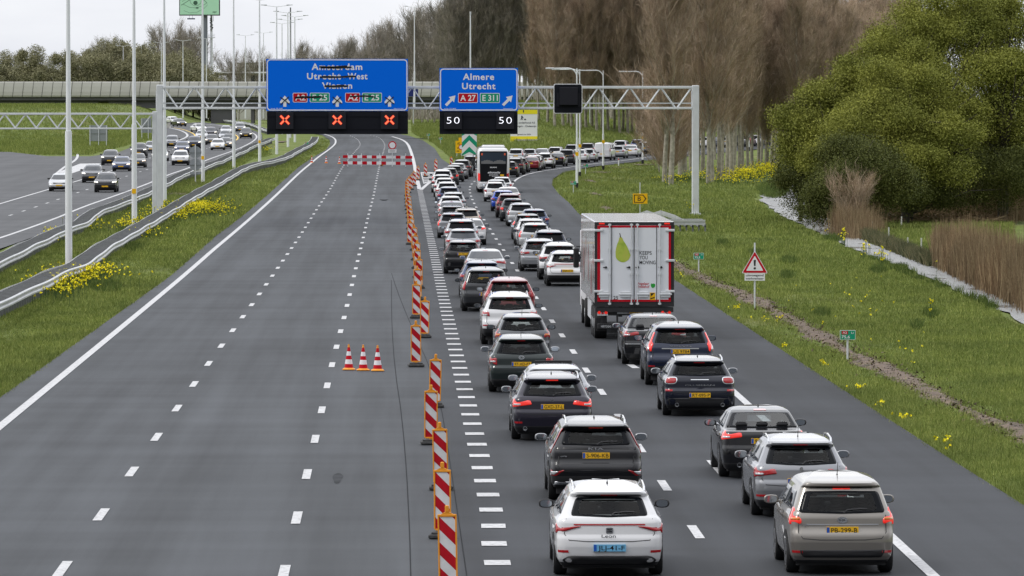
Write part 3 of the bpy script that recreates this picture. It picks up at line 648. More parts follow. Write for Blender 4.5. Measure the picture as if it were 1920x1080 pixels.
class Shape:
    def __init__(s, tpl, L=None, W=None, H=None, rear=None, half=None, bow=0.06, taper=0.075):
        t = TPL[tpl]; s.t = t; s.L = L or t['L']; s.W = W or t['W']; s.H = H or t['H']; s.k = s.H / t['H']
        s.R = rear or t['rear']; s.Fr = t['front']; s.Hf = half or t['half']; s.bow = bow; s.taper = taper
        lf = (s.L / t['L'])
        s.Fr = [(z, y * (1 if y < 1.2 else 1 + (lf - 1) * .5)) for z, y in s.Fr]
    def w(s, z): return interp(s.Hf, z / s.k) * s.W / 2
    def yr(s, z): return interp(s.R, z / s.k)
    def yf(s, z): return s.L - interp(s.Fr, z / s.k)
    def r(s, z):
        zz = z / s.k; b = s.t['belt']; w = s.w(z)
        q = .17 if zz < b - .1 else (.17 - .06 * min(1, (zz - b + .1) / .15))
        return min(q, w * .6, max(.01, (s.yf(z) - s.yr(z)) * .3))
    def fin(s, x, y, z, w):
        x *= 1 - s.taper * abs(2 * y / s.L - 1) ** 3
        return Vector((x, y, z))
    def rear(s, t, z):
        w, r = s.w(z), s.r(z); S = w - r + math.pi * r / 2
        a = abs(t); d = a * S if a <= 1 else S + (a - 1)
        fl = w - r; y0 = s.yr(z)
        if d <= fl: x, y = d, y0
        elif d <= S: th = (d - fl) / r; x, y = fl + r * math.sin(th), y0 + r * (1 - math.cos(th))
        else: x, y = w, y0 + r + d - S
        y += s.bow * (min(x, fl + r * .3) / w) ** 2 * (1.6 if z / s.k > s.t['belt'] else 1)
        return s.fin(math.copysign(x, t), y, z, w)
    def front(s, t, z):
        w, r = s.w(z), s.r(z); S = w - r + math.pi * r / 2
        a = abs(t); d = a * S if a <= 1 else S + (a - 1)
        fl = w - r; y0 = s.yf(z)
        if d <= fl: x, y = d, y0
        elif d <= S: th = (d - fl) / r; x, y = fl + r * math.sin(th), y0 - r * (1 - math.cos(th))
        else: x, y = w, y0 - r - (d - S)
        y -= 0.13 * (min(x, fl + r * .3) / w) ** 2
        return s.fin(math.copysign(x, t), y, z, w)
    def side(s, y, z, sg): return s.fin(sg * s.w(z), y, z, 0)
    def body(s, trim, hr=None, hf=None, shrink=False):
        extra = [hr[0], hr[1]] if hr else []
        extra += [hf[0], hf[1]] if hf else []
        zs = sorted(set(extra + [a * s.k for a, _ in s.R] + [a * s.k for a, _ in s.Fr] + [a * s.k for a, _ in s.Hf] + [trim]))
        out = [zs[0]]
        for a, b in zip(zs[:-1], zs[1:]):
            if b - a < .004:
                if hr and min(abs(b - h) for h in extra) < .001: out[-1] = b
                continue
            n = max(1, int((b - a) / .075))
            out += [a + (b - a) * (i + 1) / n for i in range(n)]
        zs = out; vs = []; N = None
        ts = [i / 5 * .74 for i in range(5)] + [.74, .79, .84, .90, .95, 1.0]
        for z in zs:
            right = [s.rear(t, z) for t in ts]
            f = [s.front(t, z) for t in reversed(ts)]
            ya, yb = right[-1].y, f[0].y; M = 12
            mid = [s.side(ya + (yb - ya) * k / M, z, 1) for k in range(1, M)]
            half = right + mid + f
            ring = half + [Vector((-p.x, p.y, p.z)) for p in reversed(half[1:-1])]
            N = len(ring); vs += ring
        fs = []; mi = []
        nt_ = len(ts) - 1; M2 = 12; H_ = N // 2
        for j in range(len(zs) - 1):
            zc = .5 * (zs[j] + zs[j + 1])
            if shrink and zc < s.t['belt'] * s.k - .12: continue
            for k in range(N):
                kk = k if k < H_ else N - 1 - k
                if hr and hr[0] < zc < hr[1] and kk < 5: continue
                if hf and hf[0] < zc < hf[1] and kk >= H_ - 5: continue
                fs.append((j * N + k, j * N + (k + 1) % N, (j + 1) * N + (k + 1) % N, (j + 1) * N + k)); mi.append(1 if zc < trim else 0)
        o = (len(zs) - 1) * N; H2 = N // 2
        for k in range(H2):                                            # roof strip
            a, b = o + k, o + k + 1; c, d = o + (N - k) % N, o + (N - k - 1) % N
            q = [a, b, d, c]; q = [v for i, v in enumerate(q) if v not in q[:i]]
            if len(q) > 2: fs.append(tuple(q)); mi.append(0)
        if not shrink: fs.append(tuple(range(N - 1, -1, -1))); mi.append(1)
        if shrink: vs = [Vector((v.x * .965, s.L / 2 + (v.y - s.L / 2) * .985, v.z - .022)) for v in vs]; mi = [0] * len(fs)
        mb = MB(); mb.v = [tuple(v) for v in vs]; mb.f = fs; mb.m = mi
        return mb
def on_surface(fn, outline, off=.005, rings=4, rim=.010, mb=None, mi=0, centre=None, band=None):
    """raised panel of the given outline (t,z) lying on a body surface fn(t,z)"""
    n = len(outline); cx = sum(p[0] for p in outline) / n; cz = sum(p[1] for p in outline) / n
    if centre: cx, cz = centre
    def pt(t, z, o):
        e = .01; p = fn(t, z); a = fn(t + e, z) - fn(t - e, z); b = fn(t, z + e) - fn(t, z - e); nn = a.cross(b)
        if nn.length < 1e-9: return p
        nn.normalize()
        if nn.dot(p - Vector((0, CY[0], .7))) < 0: nn = -nn
        return p + nn * o
    vs = [pt(cx, cz, off)]; fs = []
    for r in range(1, rings + 1):
        f = r / rings
        for t, z in outline: vs.append(pt(cx + (t - cx) * f, cz + (z - cz) * f, off))
    for t, z in outline: vs.append(pt(t, z, off - rim))
    for k in range(n): fs.append((0, 1 + k, 1 + (k + 1) % n))
    for r in range(rings):
        for k in range(n):
            a = 1 + r * n + k; b = 1 + r * n + (k + 1) % n; fs.append((a, a + n, b + n, b))
    mb = mb or MB(); mb.add(vs, fs, mi)
    if band:
        base = len(mb.m) - len(fs)
        for i in range(n + n * band, len(fs)): mb.m[base + i] = 1
    return mb
CY = [2.2]
def strip_on(fn, path, w, off=.006, mb=None, mi=0):
    mb = mb or MB(); prev = None
    for i, (t, z) in enumerate(path):
        p = fn(t, z); e = .01; a = fn(t + e, z) - fn(t - e, z); b = fn(t, z + e) - fn(t, z - e); nn = a.cross(b).normalized()
        if nn.dot(p - Vector((0, CY[0], .7))) < 0: nn = -nn
        q = fn(*path[min(i + 1, len(path) - 1)]) - fn(*path[max(i - 1, 0)]); sd = nn.cross(q).normalized() * w / 2; p = p + nn * off
        cur = [p - sd, p + sd]
        if prev: mb.add(prev + cur, [(0, 1, 3, 2)], mi)
        prev = cur
    return mb
def dens(pts, n=6):
    out = []
    for i in range(len(pts)):
        a, b = pts[i], pts[(i + 1) % len(pts)]
        for k in range(n): out.append((a[0] + (b[0] - a[0]) * k / n, a[1] + (b[1] - a[1]) * k / n))
    return out
def mir(o): return [(-t, z) for t, z in o]
# tail lamp outlines (t, z) on the right half; z is measured for the template height
def lamp_set(style, k, g):
    zb, zt = g[0], g[1]; b = zb - 1.0
    A = {
     'wrap':   [[(.66, .80 + b), (.70, .93 + b), (1.0, .96 + b), (1.16, .92 + b), (1.12, .84 + b), (1.0, .80 + b)]],
     'wide':   [[(.48, .84 + b), (.52, .92 + b), (1.0, .955 + b), (1.16, .93 + b), (1.10, .80 + b), (.98, .775 + b), (.80, .80 + b)]],
     'low':    [[(.70, .72 + b), (.72, .90 + b), (1.0, .93 + b), (1.10, .90 + b), (1.06, .74 + b)]],
     'vert':   [[(.80, .80 + b), (.80, .98 + b), (.90, 1.06 + b), (.90, zt - .04), (1.0, zt - .04), (1.06, 1.02 + b), (1.06, .82 + b)]],
     'tall':   [[(.84, .74 + b), (.84, 1.0 + b), (.93, 1.1 + b), (1.02, 1.06 + b), (1.05, .76 + b)]],
     'corner': [[(.74, .86 + b), (.78, .98 + b), (1.02, 1.02 + b), (1.20, .98 + b), (1.02, .84 + b)]],
     'round':  [[(.74 + .15 * math.cos(a), .86 + b + .085 * math.sin(a)) for a in [i * math.pi / 8 for i in range(16)]]],
     'oval':   [[(.765 + .155 * math.copysign(abs(math.cos(a)) ** .7, math.cos(a)), .905 + b + .078 * math.copysign(abs(math.sin(a)) ** .7, math.sin(a))) for a in [i * math.pi / 12 for i in range(24)]]],
     'boomer': [[(.985, .86 + b), (1.09, .88 + b), (.965, zt + .03), (.90, zt + .03)]],
     'bar':    [[(.48, .858 + b), (1.0, .895 + b), (1.17, .89 + b), (1.13, .755 + b), (1.0, .74 + b), (.76, .785 + b)]],
     'hook':   [[(.72, .88 + b), (1.0, 1.07 + b), (1.16, 1.06 + b), (1.08, .86 + b), (.98, .79 + b), (.72, .81 + b)]],
    }[style]
    return [[(t, z * k) for t, z in o] for o in A]
_wheel = {}
def wheel_mesh(r=.325, w=.215):
    key = (round(r, 3),)
    if key in _wheel: return _wheel[key]
    mb = MB(); n = 22
    prof = [(r * .62, -w / 2), (r * .93, -w / 2), (r, -w / 2 + .03), (r, w / 2 - .03), (r * .93, w / 2), (r * .62, w / 2)]
    vs = []
    for rr, x in prof:
        for k in range(n): t = 2 * math.pi * k / n; vs.append((x, rr * math.cos(t), rr * math.sin(t)))
    fs = [(j * n + k, j * n + (k + 1) % n, (j + 1) * n + (k + 1) % n, (j + 1) * n + k) for j in range(5) for k in range(n)]
    fs.append(tuple(range(n - 1, -1, -1))); fs.append(tuple(5 * n + k for k in range(n)))
    mb.add(vs, fs, 0)
    tyre = mb.mesh('tyre', [M_tyre], angle=40)
    rims = {}
    for sx in (-1, 1):
        rb = MB(); x = sx * (w / 2 + .003)
        for s in range(5):
            a = s * 2 * math.pi / 5; q = []
            for da, rr in ((-.42, .60), (-.16, .16), (.16, .16), (.42, .60), (.2, .64), (-.2, .64)):
                q.append((x, r * rr * math.cos(a + da), r * rr * math.sin(a + da)))
            if sx < 0: q.reverse()
            rb.add(q, [tuple(range(6))], 0)
        ring = [(x, r * f * math.cos(t), r * f * math.sin(t)) for f in (.58, .65) for t in [2 * math.pi * k / 22 for k in range(22)]]
        rb.add(ring, [(k, (k + 1) % 22, 22 + (k + 1) % 22, 22 + k) for k in range(22)], 0)
        rims[sx] = rb.mesh('rim', [M_rim])
    _wheel[key] = (tyre, rims); return _wheel[key]
class Model:
    def __init__(s, tpl, lamps='wrap', near=0, L=None, W=None, H=None, rails=0, fin=1, plate=None, plate_z=None, blueplate=False, trim=None, wiper=True, spoiler=0, side_gap=.3,
                 bar=None, reflect=None, exhaust=None, badge=None, script=None, glass=None, front=False, chromebar=None, coupe=False, sky=0, seams=True, refz=None, bumper2=None, rear=None, darkpanel=None, pw=.26, topstrip=None, extras=None):
        S = Shape(tpl, L, W, H, rear=rear); s.S = S; k = S.k; t = S.t; s.k = k; g = glass or t['glass']; s.parts = []; CY[0] = S.L / 2
        trim = t['trim'] * k if trim is None else trim; s.front = front; s.near = near
        b0 = t['belt'] * k - .02; hr = (g[0] * k + .035, g[1] * k - .03) if near else None; hf = (b0 + .05, g[1] * k - .02) if near else None
        bm = S.body(trim, hr, hf)
        # wheel arches and floor pan
        r = .325 if tpl not in ('suv', 'van') else .355; s.r = r
        s.ya = .80 if tpl in ('hatch', 'mpv') else (.95 if tpl in ('estate', 'sedan', 'van') else .84); s.yfw = S.L - (.88 if tpl != 'mpv' else .84)
        bm.box(-S.W / 2 + .16, S.W / 2 - .16, .3, S.L - .3, .15, t['half'][0][0] * k + .02, 1)
        for sg in (-1, 1):
            for yy in (s.ya, s.yfw):
                vs = []; n = 16
                for q in range(n + 1):
                    a = math.pi * q / n; y = yy + (r + .055) * math.cos(a); z = r + (r + .055) * math.sin(a)
                    p = S.side(y, min(z, .95 * k), sg); vs.append((p.x + sg * .006, y, z))
                for q in (0, n): pass
                p0 = S.side(yy, .22, sg); base = [(S.side(yy - r - .055, .3, sg).x + sg * .006, yy - r - .055, .24), (S.side(yy + r + .055, .3, sg).x + sg * .006, yy + r + .055, .24)]
                bm.add(vs + [base[0], base[1]], [tuple(range(n + 1)) + (n + 1, n + 2)], 1)
        s.parts.append(('body', bm.mesh('body', [M_white, M_trim], angle=50), 'paint', (0, 0, 0), []))
        # rear screen
        zb, zt, tb, tt = g[0] * k, g[1] * k, g[2], g[3]
        gl = rpoly([(-tb, zb + .01), (0, zb - .008), (tb, zb + .01), (tt, zt), (0, zt + .012), (-tt, zt)], .07, 4)
        rg = on_surface(S.rear, dens(gl, 3), .010, 11, rim=.014)
        if near:
            rg = on_surface(S.rear, dens(gl, 3), .010, 11, rim=.014, band=8)
            s.parts.append(('rear_window', rg.mesh('rear_window', [M_tint if not sky else M_tintb, M_glass], smooth=True), None, None, []))
            lin = S.body(trim, hr, hf, shrink=True)
            s.parts.append(('cabin_lining', lin.mesh('cabin_lining', [M_lining], angle=50), None, None, []))
            yb_ = S.yr(t['belt'] * k); zz0 = t['belt'] * k; wd = S.w(zt) * .92
            mb = MB(); mb.box(-S.w(zz0) * .93, S.w(zz0) * .93, yb_ + .25, S.yf(zz0) - .15, zz0 - .30, zz0 - .22); mb.box(-S.w(zz0) * .9, S.w(zz0) * .9, S.yf(zz0) - .45, S.yf(zz0) - .2, zz0 - .25, zz0 - .03, 0, .04)
            s.parts.append(('cabin_floor', mb.mesh('cabin_floor', [M_lining]), None, None, []))
            for row, yy, xs_ in ((0, yb_ + (.95 if tpl != 'sedan' else .55), (-.42, 0, .42)), (1, yb_ + (1.85 if tpl != 'sedan' else 1.45), (-.36, .36))):
                zt_ = zz0 + (.04 if row == 0 else .10)
                for x in xs_:
                    mb = MB(); mb.box(x - (.20 if row == 0 else .23), x + (.20 if row == 0 else .23), yy, yy + .12, zz0 - .28, zt_, 0, .05); mb.box(x - .12, x + .12, yy + .02, yy + .10, zt_ + .02, zt_ + (.12 if row == 0 else .19), 0, .04)
                    s.parts.append(('seat', mb.mesh('seat', [M_seat], angle=50), None, None, []))
        else: s.parts.append(('rear_window', rg.mesh('rear_window', [M_glassb if sky else M_glass], smooth=True), None, None, []))
        # windscreen
        tz_ = zt + .02
        ws = rpoly([(-.86, b0), (0, b0 - .015), (.86, b0), (.80, tz_), (-.80, tz_)], .06, 4)
        s.parts.append(('windscreen', on_surface(S.front, dens(ws, 3), .010, 11, band=9 if near else None).mesh('windscreen', [M_clear if near else M_glassb, M_glass], smooth=True), None, None, []))
        # side windows
        zb2 = t['belt'] * k + .03; zt2 = zt - .01
        for sg in (-1, 1):
            f = lambda y, z, sg=sg: S.side(y, z, sg)
            yr0, yr1 = S.yr(zb2) + side_gap, S.yr(zt2) + (side_gap + .12); yf0, yf1 = S.yf(zb2) - .12, S.yf(zt2) - .16
            m0 = (yr0 + yf0) / 2 + .05; m1 = (yr1 + yf1) / 2 + .0
            for a0, a1, c0, c1 in ((yr0, yr1, m0 - .03, m1 - .03), (m0 + .03, m1 + .03, yf0, yf1)):
                if coupe and a0 == yr0: a0 = a0 + .15
                o = rpoly([(a0, zb2), (c0, zb2), (c1, zt2), (a1, zt2)], .06, 3)
                s.parts.append(('side_window', on_surface(f, dens(o, 2), .005, 2).mesh('side_window', [M_glassb], smooth=True), None, None, []))
        # tail lamps
        lo = lamp_set(lamps, k, t['glass'])
        for sg in (1, -1):
            mb = MB(); ms = [M_tail]
            for o in lo: on_surface(S.rear, dens(rpoly(o if sg > 0 else mir(o), .03, 3) if lamps not in ('oval', 'round') else (o if sg > 0 else mir(o)), 1), .012, 3, rim=.02, mb=mb)
            s.parts.append(('tail_light', mb.mesh('tail_light', ms, smooth=True), 'lamp', None, []))
            if near and lamps == 'oval':
                ch = MB(); o = lo[0] if sg > 0 else mir(lo[0]); o = o + [o[0]]; strip_on(S.rear, o, .022, .016, ch); s.parts.append(('lamp_trim', ch.mesh('lamp_trim', [M_chrome]), None, None, []))
            if near and lamps in ('hook', 'wrap', 'wide', 'low'):
                ind = MB(); zc = sum(p[1] for p in lo[0]) / len(lo[0]); tc_ = .84
                on_surface(S.rear, dens(rect((tc_ - .09) * sg, (tc_ + .09) * sg, zc - .035 * k - .01, zc - .005), 2), .016, 2, mb=ind)
                s.parts.append(('reversing_lamp', ind.mesh('reversing_lamp', [M_orange_lamp if lamps == 'hook' else M_lens], smooth=True), None, None, []))
        if bar:
            mb = strip_on(S.rear, [(i / 12 * bar[1], bar[0] * k) for i in range(-12, 13)], bar[2], .010)
            s.parts.append(('light_bar', mb.mesh('light_bar', [M_tail], smooth=True), 'lamp', None, []))
        # high brake lamp
        zb_ = zt + .035 * k
        mb = on_surface(S.rear, dens(rect(-.16 if near < 2 else -.2, .16 if near < 2 else .2, zb_, zb_ + .022), 3), .006, 1)
        s.parts.append(('brake_light', mb.mesh('brake_light', [M_tail]), 'blamp', None, []))
        # number plate
        pz = (plate_z if plate_z is not None else .78) * k if tpl not in ('suv',) else (plate_z if plate_z is not None else .86) * k
        yp = S.yr(pz) - .012 + .0
        mb = MB(); mb.box(-pw, pw, yp - .012, yp + .05, pz - .056, pz + .056, 0)
        mb.add([(-pw + .004, yp - .0135, pz - .05), (-pw + .05, yp - .0135, pz - .05), (-pw + .05, yp - .0135, pz + .05), (-pw + .004, yp - .0135, pz + .05)], [(0, 1, 2, 3)], 1)
        ch = []
        if plate:
            tb_ = MB(); add_text(tb_, plate, -pw + .075, pw - .02, pz - .036, .072, yp - .015, off=.006)
            ch.append(('lettering', tb_.mesh('lettering', [M_blk])))
        s.parts.append(('number_plate', mb.mesh('number_plate', [M_plateb if blueplate else M_plate, M_euro]), None, None, ch))
        if front:
            pf = .50 * k; yq = S.yf(pf) + .01; mb = MB(); mb.box(-.26, .26, yq - .05, yq + .012, pf - .056, pf + .056, 0)
            s.parts.append(('number_plate', mb.mesh('number_plate', [M_plate]), None, None, []))
            zz = (.70 if tpl != 'suv' else .84) * k
            for sg in (1, -1):
                o = [(.60 * sg, zz - .05), (.62 * sg, zz + .03), (1.0 * sg, zz + .08), (1.14 * sg, zz + .06), (1.04 * sg, zz - .03)]
                s.parts.append(('headlight', on_surface(S.front, dens(rpoly(o, .03, 3), 1), .012, 3).mesh('headlight', [M_head], smooth=True), 'head', None, []))
            o = [(-.50, zz - .08), (.50, zz - .08), (.56, zz + .01), (-.56, zz + .01)]
            s.parts.append(('grille', on_surface(S.front, dens(rpoly(o, .03, 3), 1), .010, 3).mesh('grille', [M_black], smooth=True), None, None, []))
            o = [(-.62, .24 * k), (.62, .24 * k), (.70, .40 * k), (-.70, .40 * k)]
            s.parts.append(('air_intake', on_surface(S.front, dens(rpoly(o, .04, 3), 1), .010, 3).mesh('air_intake', [M_black], smooth=True), None, None, []))
        # mirrors
        for sg in (-1, 1):
            zc = t['belt'] * k + .03; yc = S.yf(t['belt'] * k) - .42; xc = S.w(zc) + .155
            mb = MB(); vs = []; n = 12
            for y, f in ((-.055, .86), (-.04, 1.0), (.03, .92), (.09, .5)):
                for q in range(n): a = 2 * math.pi * q / n; vs.append((sg * (xc + .125 * f * math.copysign(abs(math.cos(a)) ** .75, math.cos(a))), yc + y, zc + .075 * f * math.copysign(abs(math.sin(a)) ** .75, math.sin(a))))
            fs = [(j * n + q, j * n + (q + 1) % n, (j + 1) * n + (q + 1) % n, (j + 1) * n + q) for j in range(3) for q in range(n)]; fs.append(tuple(range(n))); fs.append(tuple(3 * n + q for q in range(n)))
            mb.add(vs, fs); mb.box(min(sg * (xc - .2), sg * (xc - .1)), max(sg * (xc - .2), sg * (xc - .1)), yc - .02, yc + .05, zc - .055, zc - .02)
            gm = MB(); gm.add([(v[0] * 1 + 0, v[1] - .003, v[2]) for v in [(sg * xc + (p[0] - sg * xc) * .9, p[1], zc + (p[2] - zc) * .9) for p in vs[:n]]], [tuple(range(n))])
            s.parts.append(('wing_mirror', mb.mesh('wing_mirror', [M_trim], angle=40), 'mirror', None, [('mirror_glass', gm.mesh('mirror_glass', [M_mirror]))] if near or True else []))
        # wheels
        tyre, rim = wheel_mesh(r)
        for yy in (s.ya, s.yfw):
            for sg in (-1, 1): s.parts.append(('wheel', tyre, None, (sg * (S.W / 2 - .125), yy, r), [('rim', rim[sg])] if near else []))
        # roof rails, aerial
        if rails:
            for sg in (-1, 1):
                z0 = (t['H'] - .075) * k; x = S.w(z0) - .01; y0, y1 = S.yr(z0) + .12, S.yf(z0) - .1
                pts = [(sg * x, y0, z0 - .02), (sg * (x - .0), y0 + .10, z0 + .055), (sg * (x - .0), (y0 + y1) / 2, z0 + .085), (sg * x, y1 - .1, z0 + .05), (sg * x, y1, z0 - .02)]
                mb = MB(); mb.tube(pts, .018, 8)
                s.parts.append(('roof_rail', mb.mesh('roof_rail', [M_chrome if rails == 2 else M_trim], angle=40), 'rail', None, []))
        za = (t['H'] - .03) * k; yy = S.yr(za) + .25
        mb = MB()
        if fin == 1: mb.add([(-.022, yy, za - .02), (.022, yy, za - .02), (.02, yy + .17, za), (-.02, yy + .17, za), (0, yy + .02, za + .075), (0, yy + .05, za + .08)], [(0, 1, 4), (1, 2, 5, 4), (2, 3, 5), (3, 0, 4, 5)])
        if fin == 2: mb.cyl((0, yy, za - .02), (0, yy - .16, za + .22), .007, .004, 6); mb.cyl((0, yy, za - .03), (0, yy - .02, za + .02), .02, .012, 8)
        if fin: s.parts.append(('aerial', mb.mesh('aerial', [M_black]), None, None, []))
        if near:
            if wiper:
                z0 = zb + .02; mb = strip_on(S.rear, [(.02, z0 - .02), (.10, z0 + .03), (.34, z0 + .045), (.50, z0 + .04)], .022, .024)
                s.parts.append(('rear_wiper', mb.mesh('rear_wiper', [M_black]), None, None, []))
            if seams:
                z1, z2 = .60 * k, zb - .03
                mb = strip_on(S.rear, [(-.80, z2 + .0), (-.78, z1 + .12), (-.70, z1 + .02), (-.4, z1)] + [(x / 10, z1) for x in range(-3, 4)] + [(.4, z1), (.70, z1 + .02), (.78, z1 + .12), (.80, z2)], .012, .004)
                s.parts.append(('tailgate_gap', mb.mesh('tailgate_gap', [M_black]), None, None, []))
                for sg in (-1, 1):
                    mb = MB(); ys = (S.L * .5 + .10); f = lambda y, z, sg=sg: S.side(y, z, sg)
                    strip_on(f, [(ys, zz) for zz in [.32 + .08 * i for i in range(9)] if zz < zb2 - .02], .012, .004, mb)
                    s.parts.append(('door_gap', mb.mesh('door_gap', [M_black]), None, None, [])); mb = MB()
                    strip_on(f, [(s.ya + r + .12, zz) for zz in [.32 + .08 * i for i in range(9)] if zz < zb2 - .02], .012, .004, mb)
                    s.parts.append(('door_gap', mb.mesh('door_gap', [M_black]), None, None, []))
                for sg in (-1, 1):
                    f = lambda y, z, sg=sg: S.side(y, z, sg)
                    for yh in (S.L * .5 - .10, s.ya + r + .26):
                        mb = strip_on(f, [(yh - .09, zb2 - .10), (yh, zb2 - .095), (yh + .09, zb2 - .10)], .028, .022)
                        s.parts.append(('door_handle', mb.mesh('door_handle', [M_chrome]), 'handle', None, []))
            if reflect:
                zz = reflect * k
                for sg in (-1, 1):
                    mb = on_surface(S.rear, dens(rect(.72 * sg, .93 * sg, zz - .02, zz + .02), 2), .008, 1)
                    s.parts.append(('rear_reflector', mb.mesh('rear_reflector', [M_tail]), 'refl', None, []))
            if exhaust:
                for sg in (-1, 1):
                    x = exhaust * sg; y = S.yr(.3) - .01; mb = MB(); z = .29
                    ring = lambda rr, yy: [(x + rr * math.cos(a), yy, z + rr * math.sin(a)) for a in [2 * math.pi * q / 14 for q in range(14)]]
                    vs = ring(.05, y + .05) + ring(.05, y) + ring(.038, y) + ring(.036, y + .06)
                    mb.add(vs, [(j * 14 + q, j * 14 + (q + 1) % 14, (j + 1) * 14 + (q + 1) % 14, (j + 1) * 14 + q) for j in range(3) for q in range(14)] + [tuple(42 + q for q in range(14))])
                    s.parts.append(('exhaust_tip', mb.mesh('exhaust_tip', [M_chrome]), None, None, []))
            if chromebar:
                mb = strip_on(S.rear, [(x / 10 * chromebar[1], chromebar[0] * k) for x in range(-10, 11)], chromebar[2], .014)
                s.parts.append(('trim_strip', mb.mesh('trim_strip', [M_chrome]), None, None, []))
            if darkpanel:
                o = [(t_, z * k) for t_, z in darkpanel]
                mb = on_surface(S.rear, dens(rpoly(o, .04, 3), 2), .007, 4); s.parts.append(('dark_panel', mb.mesh('dark_panel', [M_black], smooth=True), None, None, []))
            if badge:
                kind, bz, bw = badge; z = bz * k; y = S.yr(z) - .012; mb = MB()
                if kind == 'ring':
                    mb.plate([(bw * math.cos(a), z + bw * .62 * math.sin(a)) for a in [2 * math.pi * q / 18 for q in range(18)]], y, y + .02, 0)
                    add_text(mb, script[0], -bw * .62, bw * .62, z - bw * .2, bw * .42, y - .002, 1)
                elif kind == 'roundel':
                    for rr in (bw, bw * .55):
                        a_ = [2 * math.pi * q / 18 for q in range(18)]
                        mb.add([(rr * math.cos(a), y, z + rr * .7 * math.sin(a)) for a in a_] + [(rr * .8 * math.cos(a), y, z + rr * .55 * math.sin(a)) for a in a_], [(q, (q + 1) % 18, 18 + (q + 1) % 18, 18 + q) for q in range(18)], 0)
                elif kind == 'square':
                    mb.plate(rpoly(rect(-bw, bw, z - bw * .85, z + bw * .85), .02), y, y + .02, 0); 
                    mb.add([(a * bw, y - .003, z + c * bw) for a, c in ((-.7, .5), (.7, .5), (.7, .2), (-.3, .2), (.7, -.15), (.7, -.5), (-.7, -.5), (-.7, -.2), (.3, -.2), (-.7, .15))], [tuple(range(10))], 1)
                elif kind == 'script':
                    add_text(mb, script[0], -bw, bw, z - .015, .045, y, 0)
                elif kind == 'lion':
                    mb.add([(a * bw, y, z + c * bw) for a, c in ((-.5, -1), (-.1, -.2), (-.7, .4), (-.2, 1), (.5, .7), (.2, .3), (.7, -.1), (.25, -.3), (.6, -1), (.2, -.8), (0, -.4), (-.25, -1))], [tuple(range(12))], 0)
                s.parts.append(('badge', mb.mesh('badge', [M_chrome, M_black]), None, None, []))
            if script and len(script) > 1:
                for txt, xa, xb, zz, hh in script[1:]:
                    mb = MB(); z = zz * k; add_text(mb, txt, xa, xb, z, hh, S.yr(z) - .014)
                    s.parts.append(('model_lettering', mb.mesh('model_lettering', [M_chrome]), None, None, []))
            if bumper2:
                o = [(t_, z) for t_, z in bumper2]
                mb = on_surface(S.rear, dens(rpoly(o, .05, 3), 2), .010, 3); s.parts.append(('lower_bumper', mb.mesh('lower_bumper', [M_trim], smooth=True), None, None, []))
            for nm_, m_, o, off_ in (extras or []):
                for sg in (1, -1):
                    oo = [(t_ * sg, z * k) for t_, z in o]; mb = on_surface(S.rear, dens(rpoly(oo, .02, 3), 1), off_, 3); s.parts.append((nm_, mb.mesh(nm_, [m_], smooth=True), None, None, []))
            if topstrip:
                z0 = (t['H'] - .05) * k; y0 = S.yf(z0) - .35; mb = MB(); x = S.w(z0) * .85
                mb.box(-x, x, y0, y0 + .05, z0, z0 + .10, 0, .01); s.parts.append(('roof_deflector', mb.mesh('roof_deflector', [M_black]), None, None, []))
    def make(s, name, loc, rz, paint, lit=0, brake=0, mirror=None, rail=None, lens=None, head=None, label=None, cat='car', group=None):
        e = empty(name, loc, rz, label, cat, group)
        for nm, me, role, l, ch in s.parts:
            mm = None
            if role == 'paint': mm = [paint]
            elif role == 'lamp': mm = [M_tail_on if lit else M_tail]
            elif role == 'blamp': mm = [M_tail_on if brake else M_tail]
            elif role == 'mirror': mm = [mirror or M_trim]
            elif role == 'head' : mm = [head or M_head]
            elif role == 'refl': mm = [M_tail]
            elif role == 'handle': mm = [paint]
            elif role == 'rail' and rail: mm = [rail]
            o = put(me, nm, e, mm, loc=l)
            for cn, cm in ch: put(cm, cn, o)
        return e
def paint(name, col, metal=0.0, rough=0.32):
    return mat('paint_' + name, col, rough, metal, 1.0, spec=0.12, croughness=0.04)
PT = dict(white=paint('white', (0.70, 0.70, 0.71)), pearl=paint('pearl_white', (0.60, 0.59, 0.57)), silver=paint('silver', (0.36, 0.37, 0.39), .45), light=paint('light_grey', (0.48, 0.49, 0.50), .35),
          champagne=paint('champagne', (0.27, 0.25, 0.225), .5), bluegrey=paint('blue_grey', (0.25, 0.255, 0.272), .5), grey=paint('grey', (0.11, 0.115, 0.125), .4), dark=paint('anthracite', (0.032, 0.034, 0.038), .3),
          black=paint('black', (0.006, 0.006, 0.008)), navy=paint('navy', (0.008, 0.014, 0.04), .2), midnight=paint('midnight', (0.005, 0.007, 0.018), .1), plum=paint('plum_black', (0.016, 0.014, 0.026), .2), green=paint('green_black', (0.018, 0.026, 0.026), .3),
          red=paint('red', (0.20, 0.006, 0.012), .2), darkred=paint('dark_red', (0.11, 0.008, 0.014), .2), blue=paint('blue', (0.01, 0.06, 0.42), .2), beige=paint('beige', (0.40, 0.35, 0.29), .3), midblue=paint('mid_blue', (0.03, 0.05, 0.12), .3))
ORD = ['first', 'second', 'third', 'fourth', 'fifth', 'sixth', 'seventh', 'eighth', 'ninth', 'tenth', 'eleventh', 'twelfth', 'thirteenth', 'fourteenth', 'fifteenth', 'sixteenth', 'seventeenth', 'eighteenth', 'nineteenth', 'twentieth',
       'twenty-first', 'twenty-second', 'twenty-third', 'twenty-fourth', 'twenty-fifth', 'twenty-sixth', 'twenty-seventh', 'twenty-eighth', 'twenty-ninth', 'thirtieth', 'thirty-first']
MODEL = {}
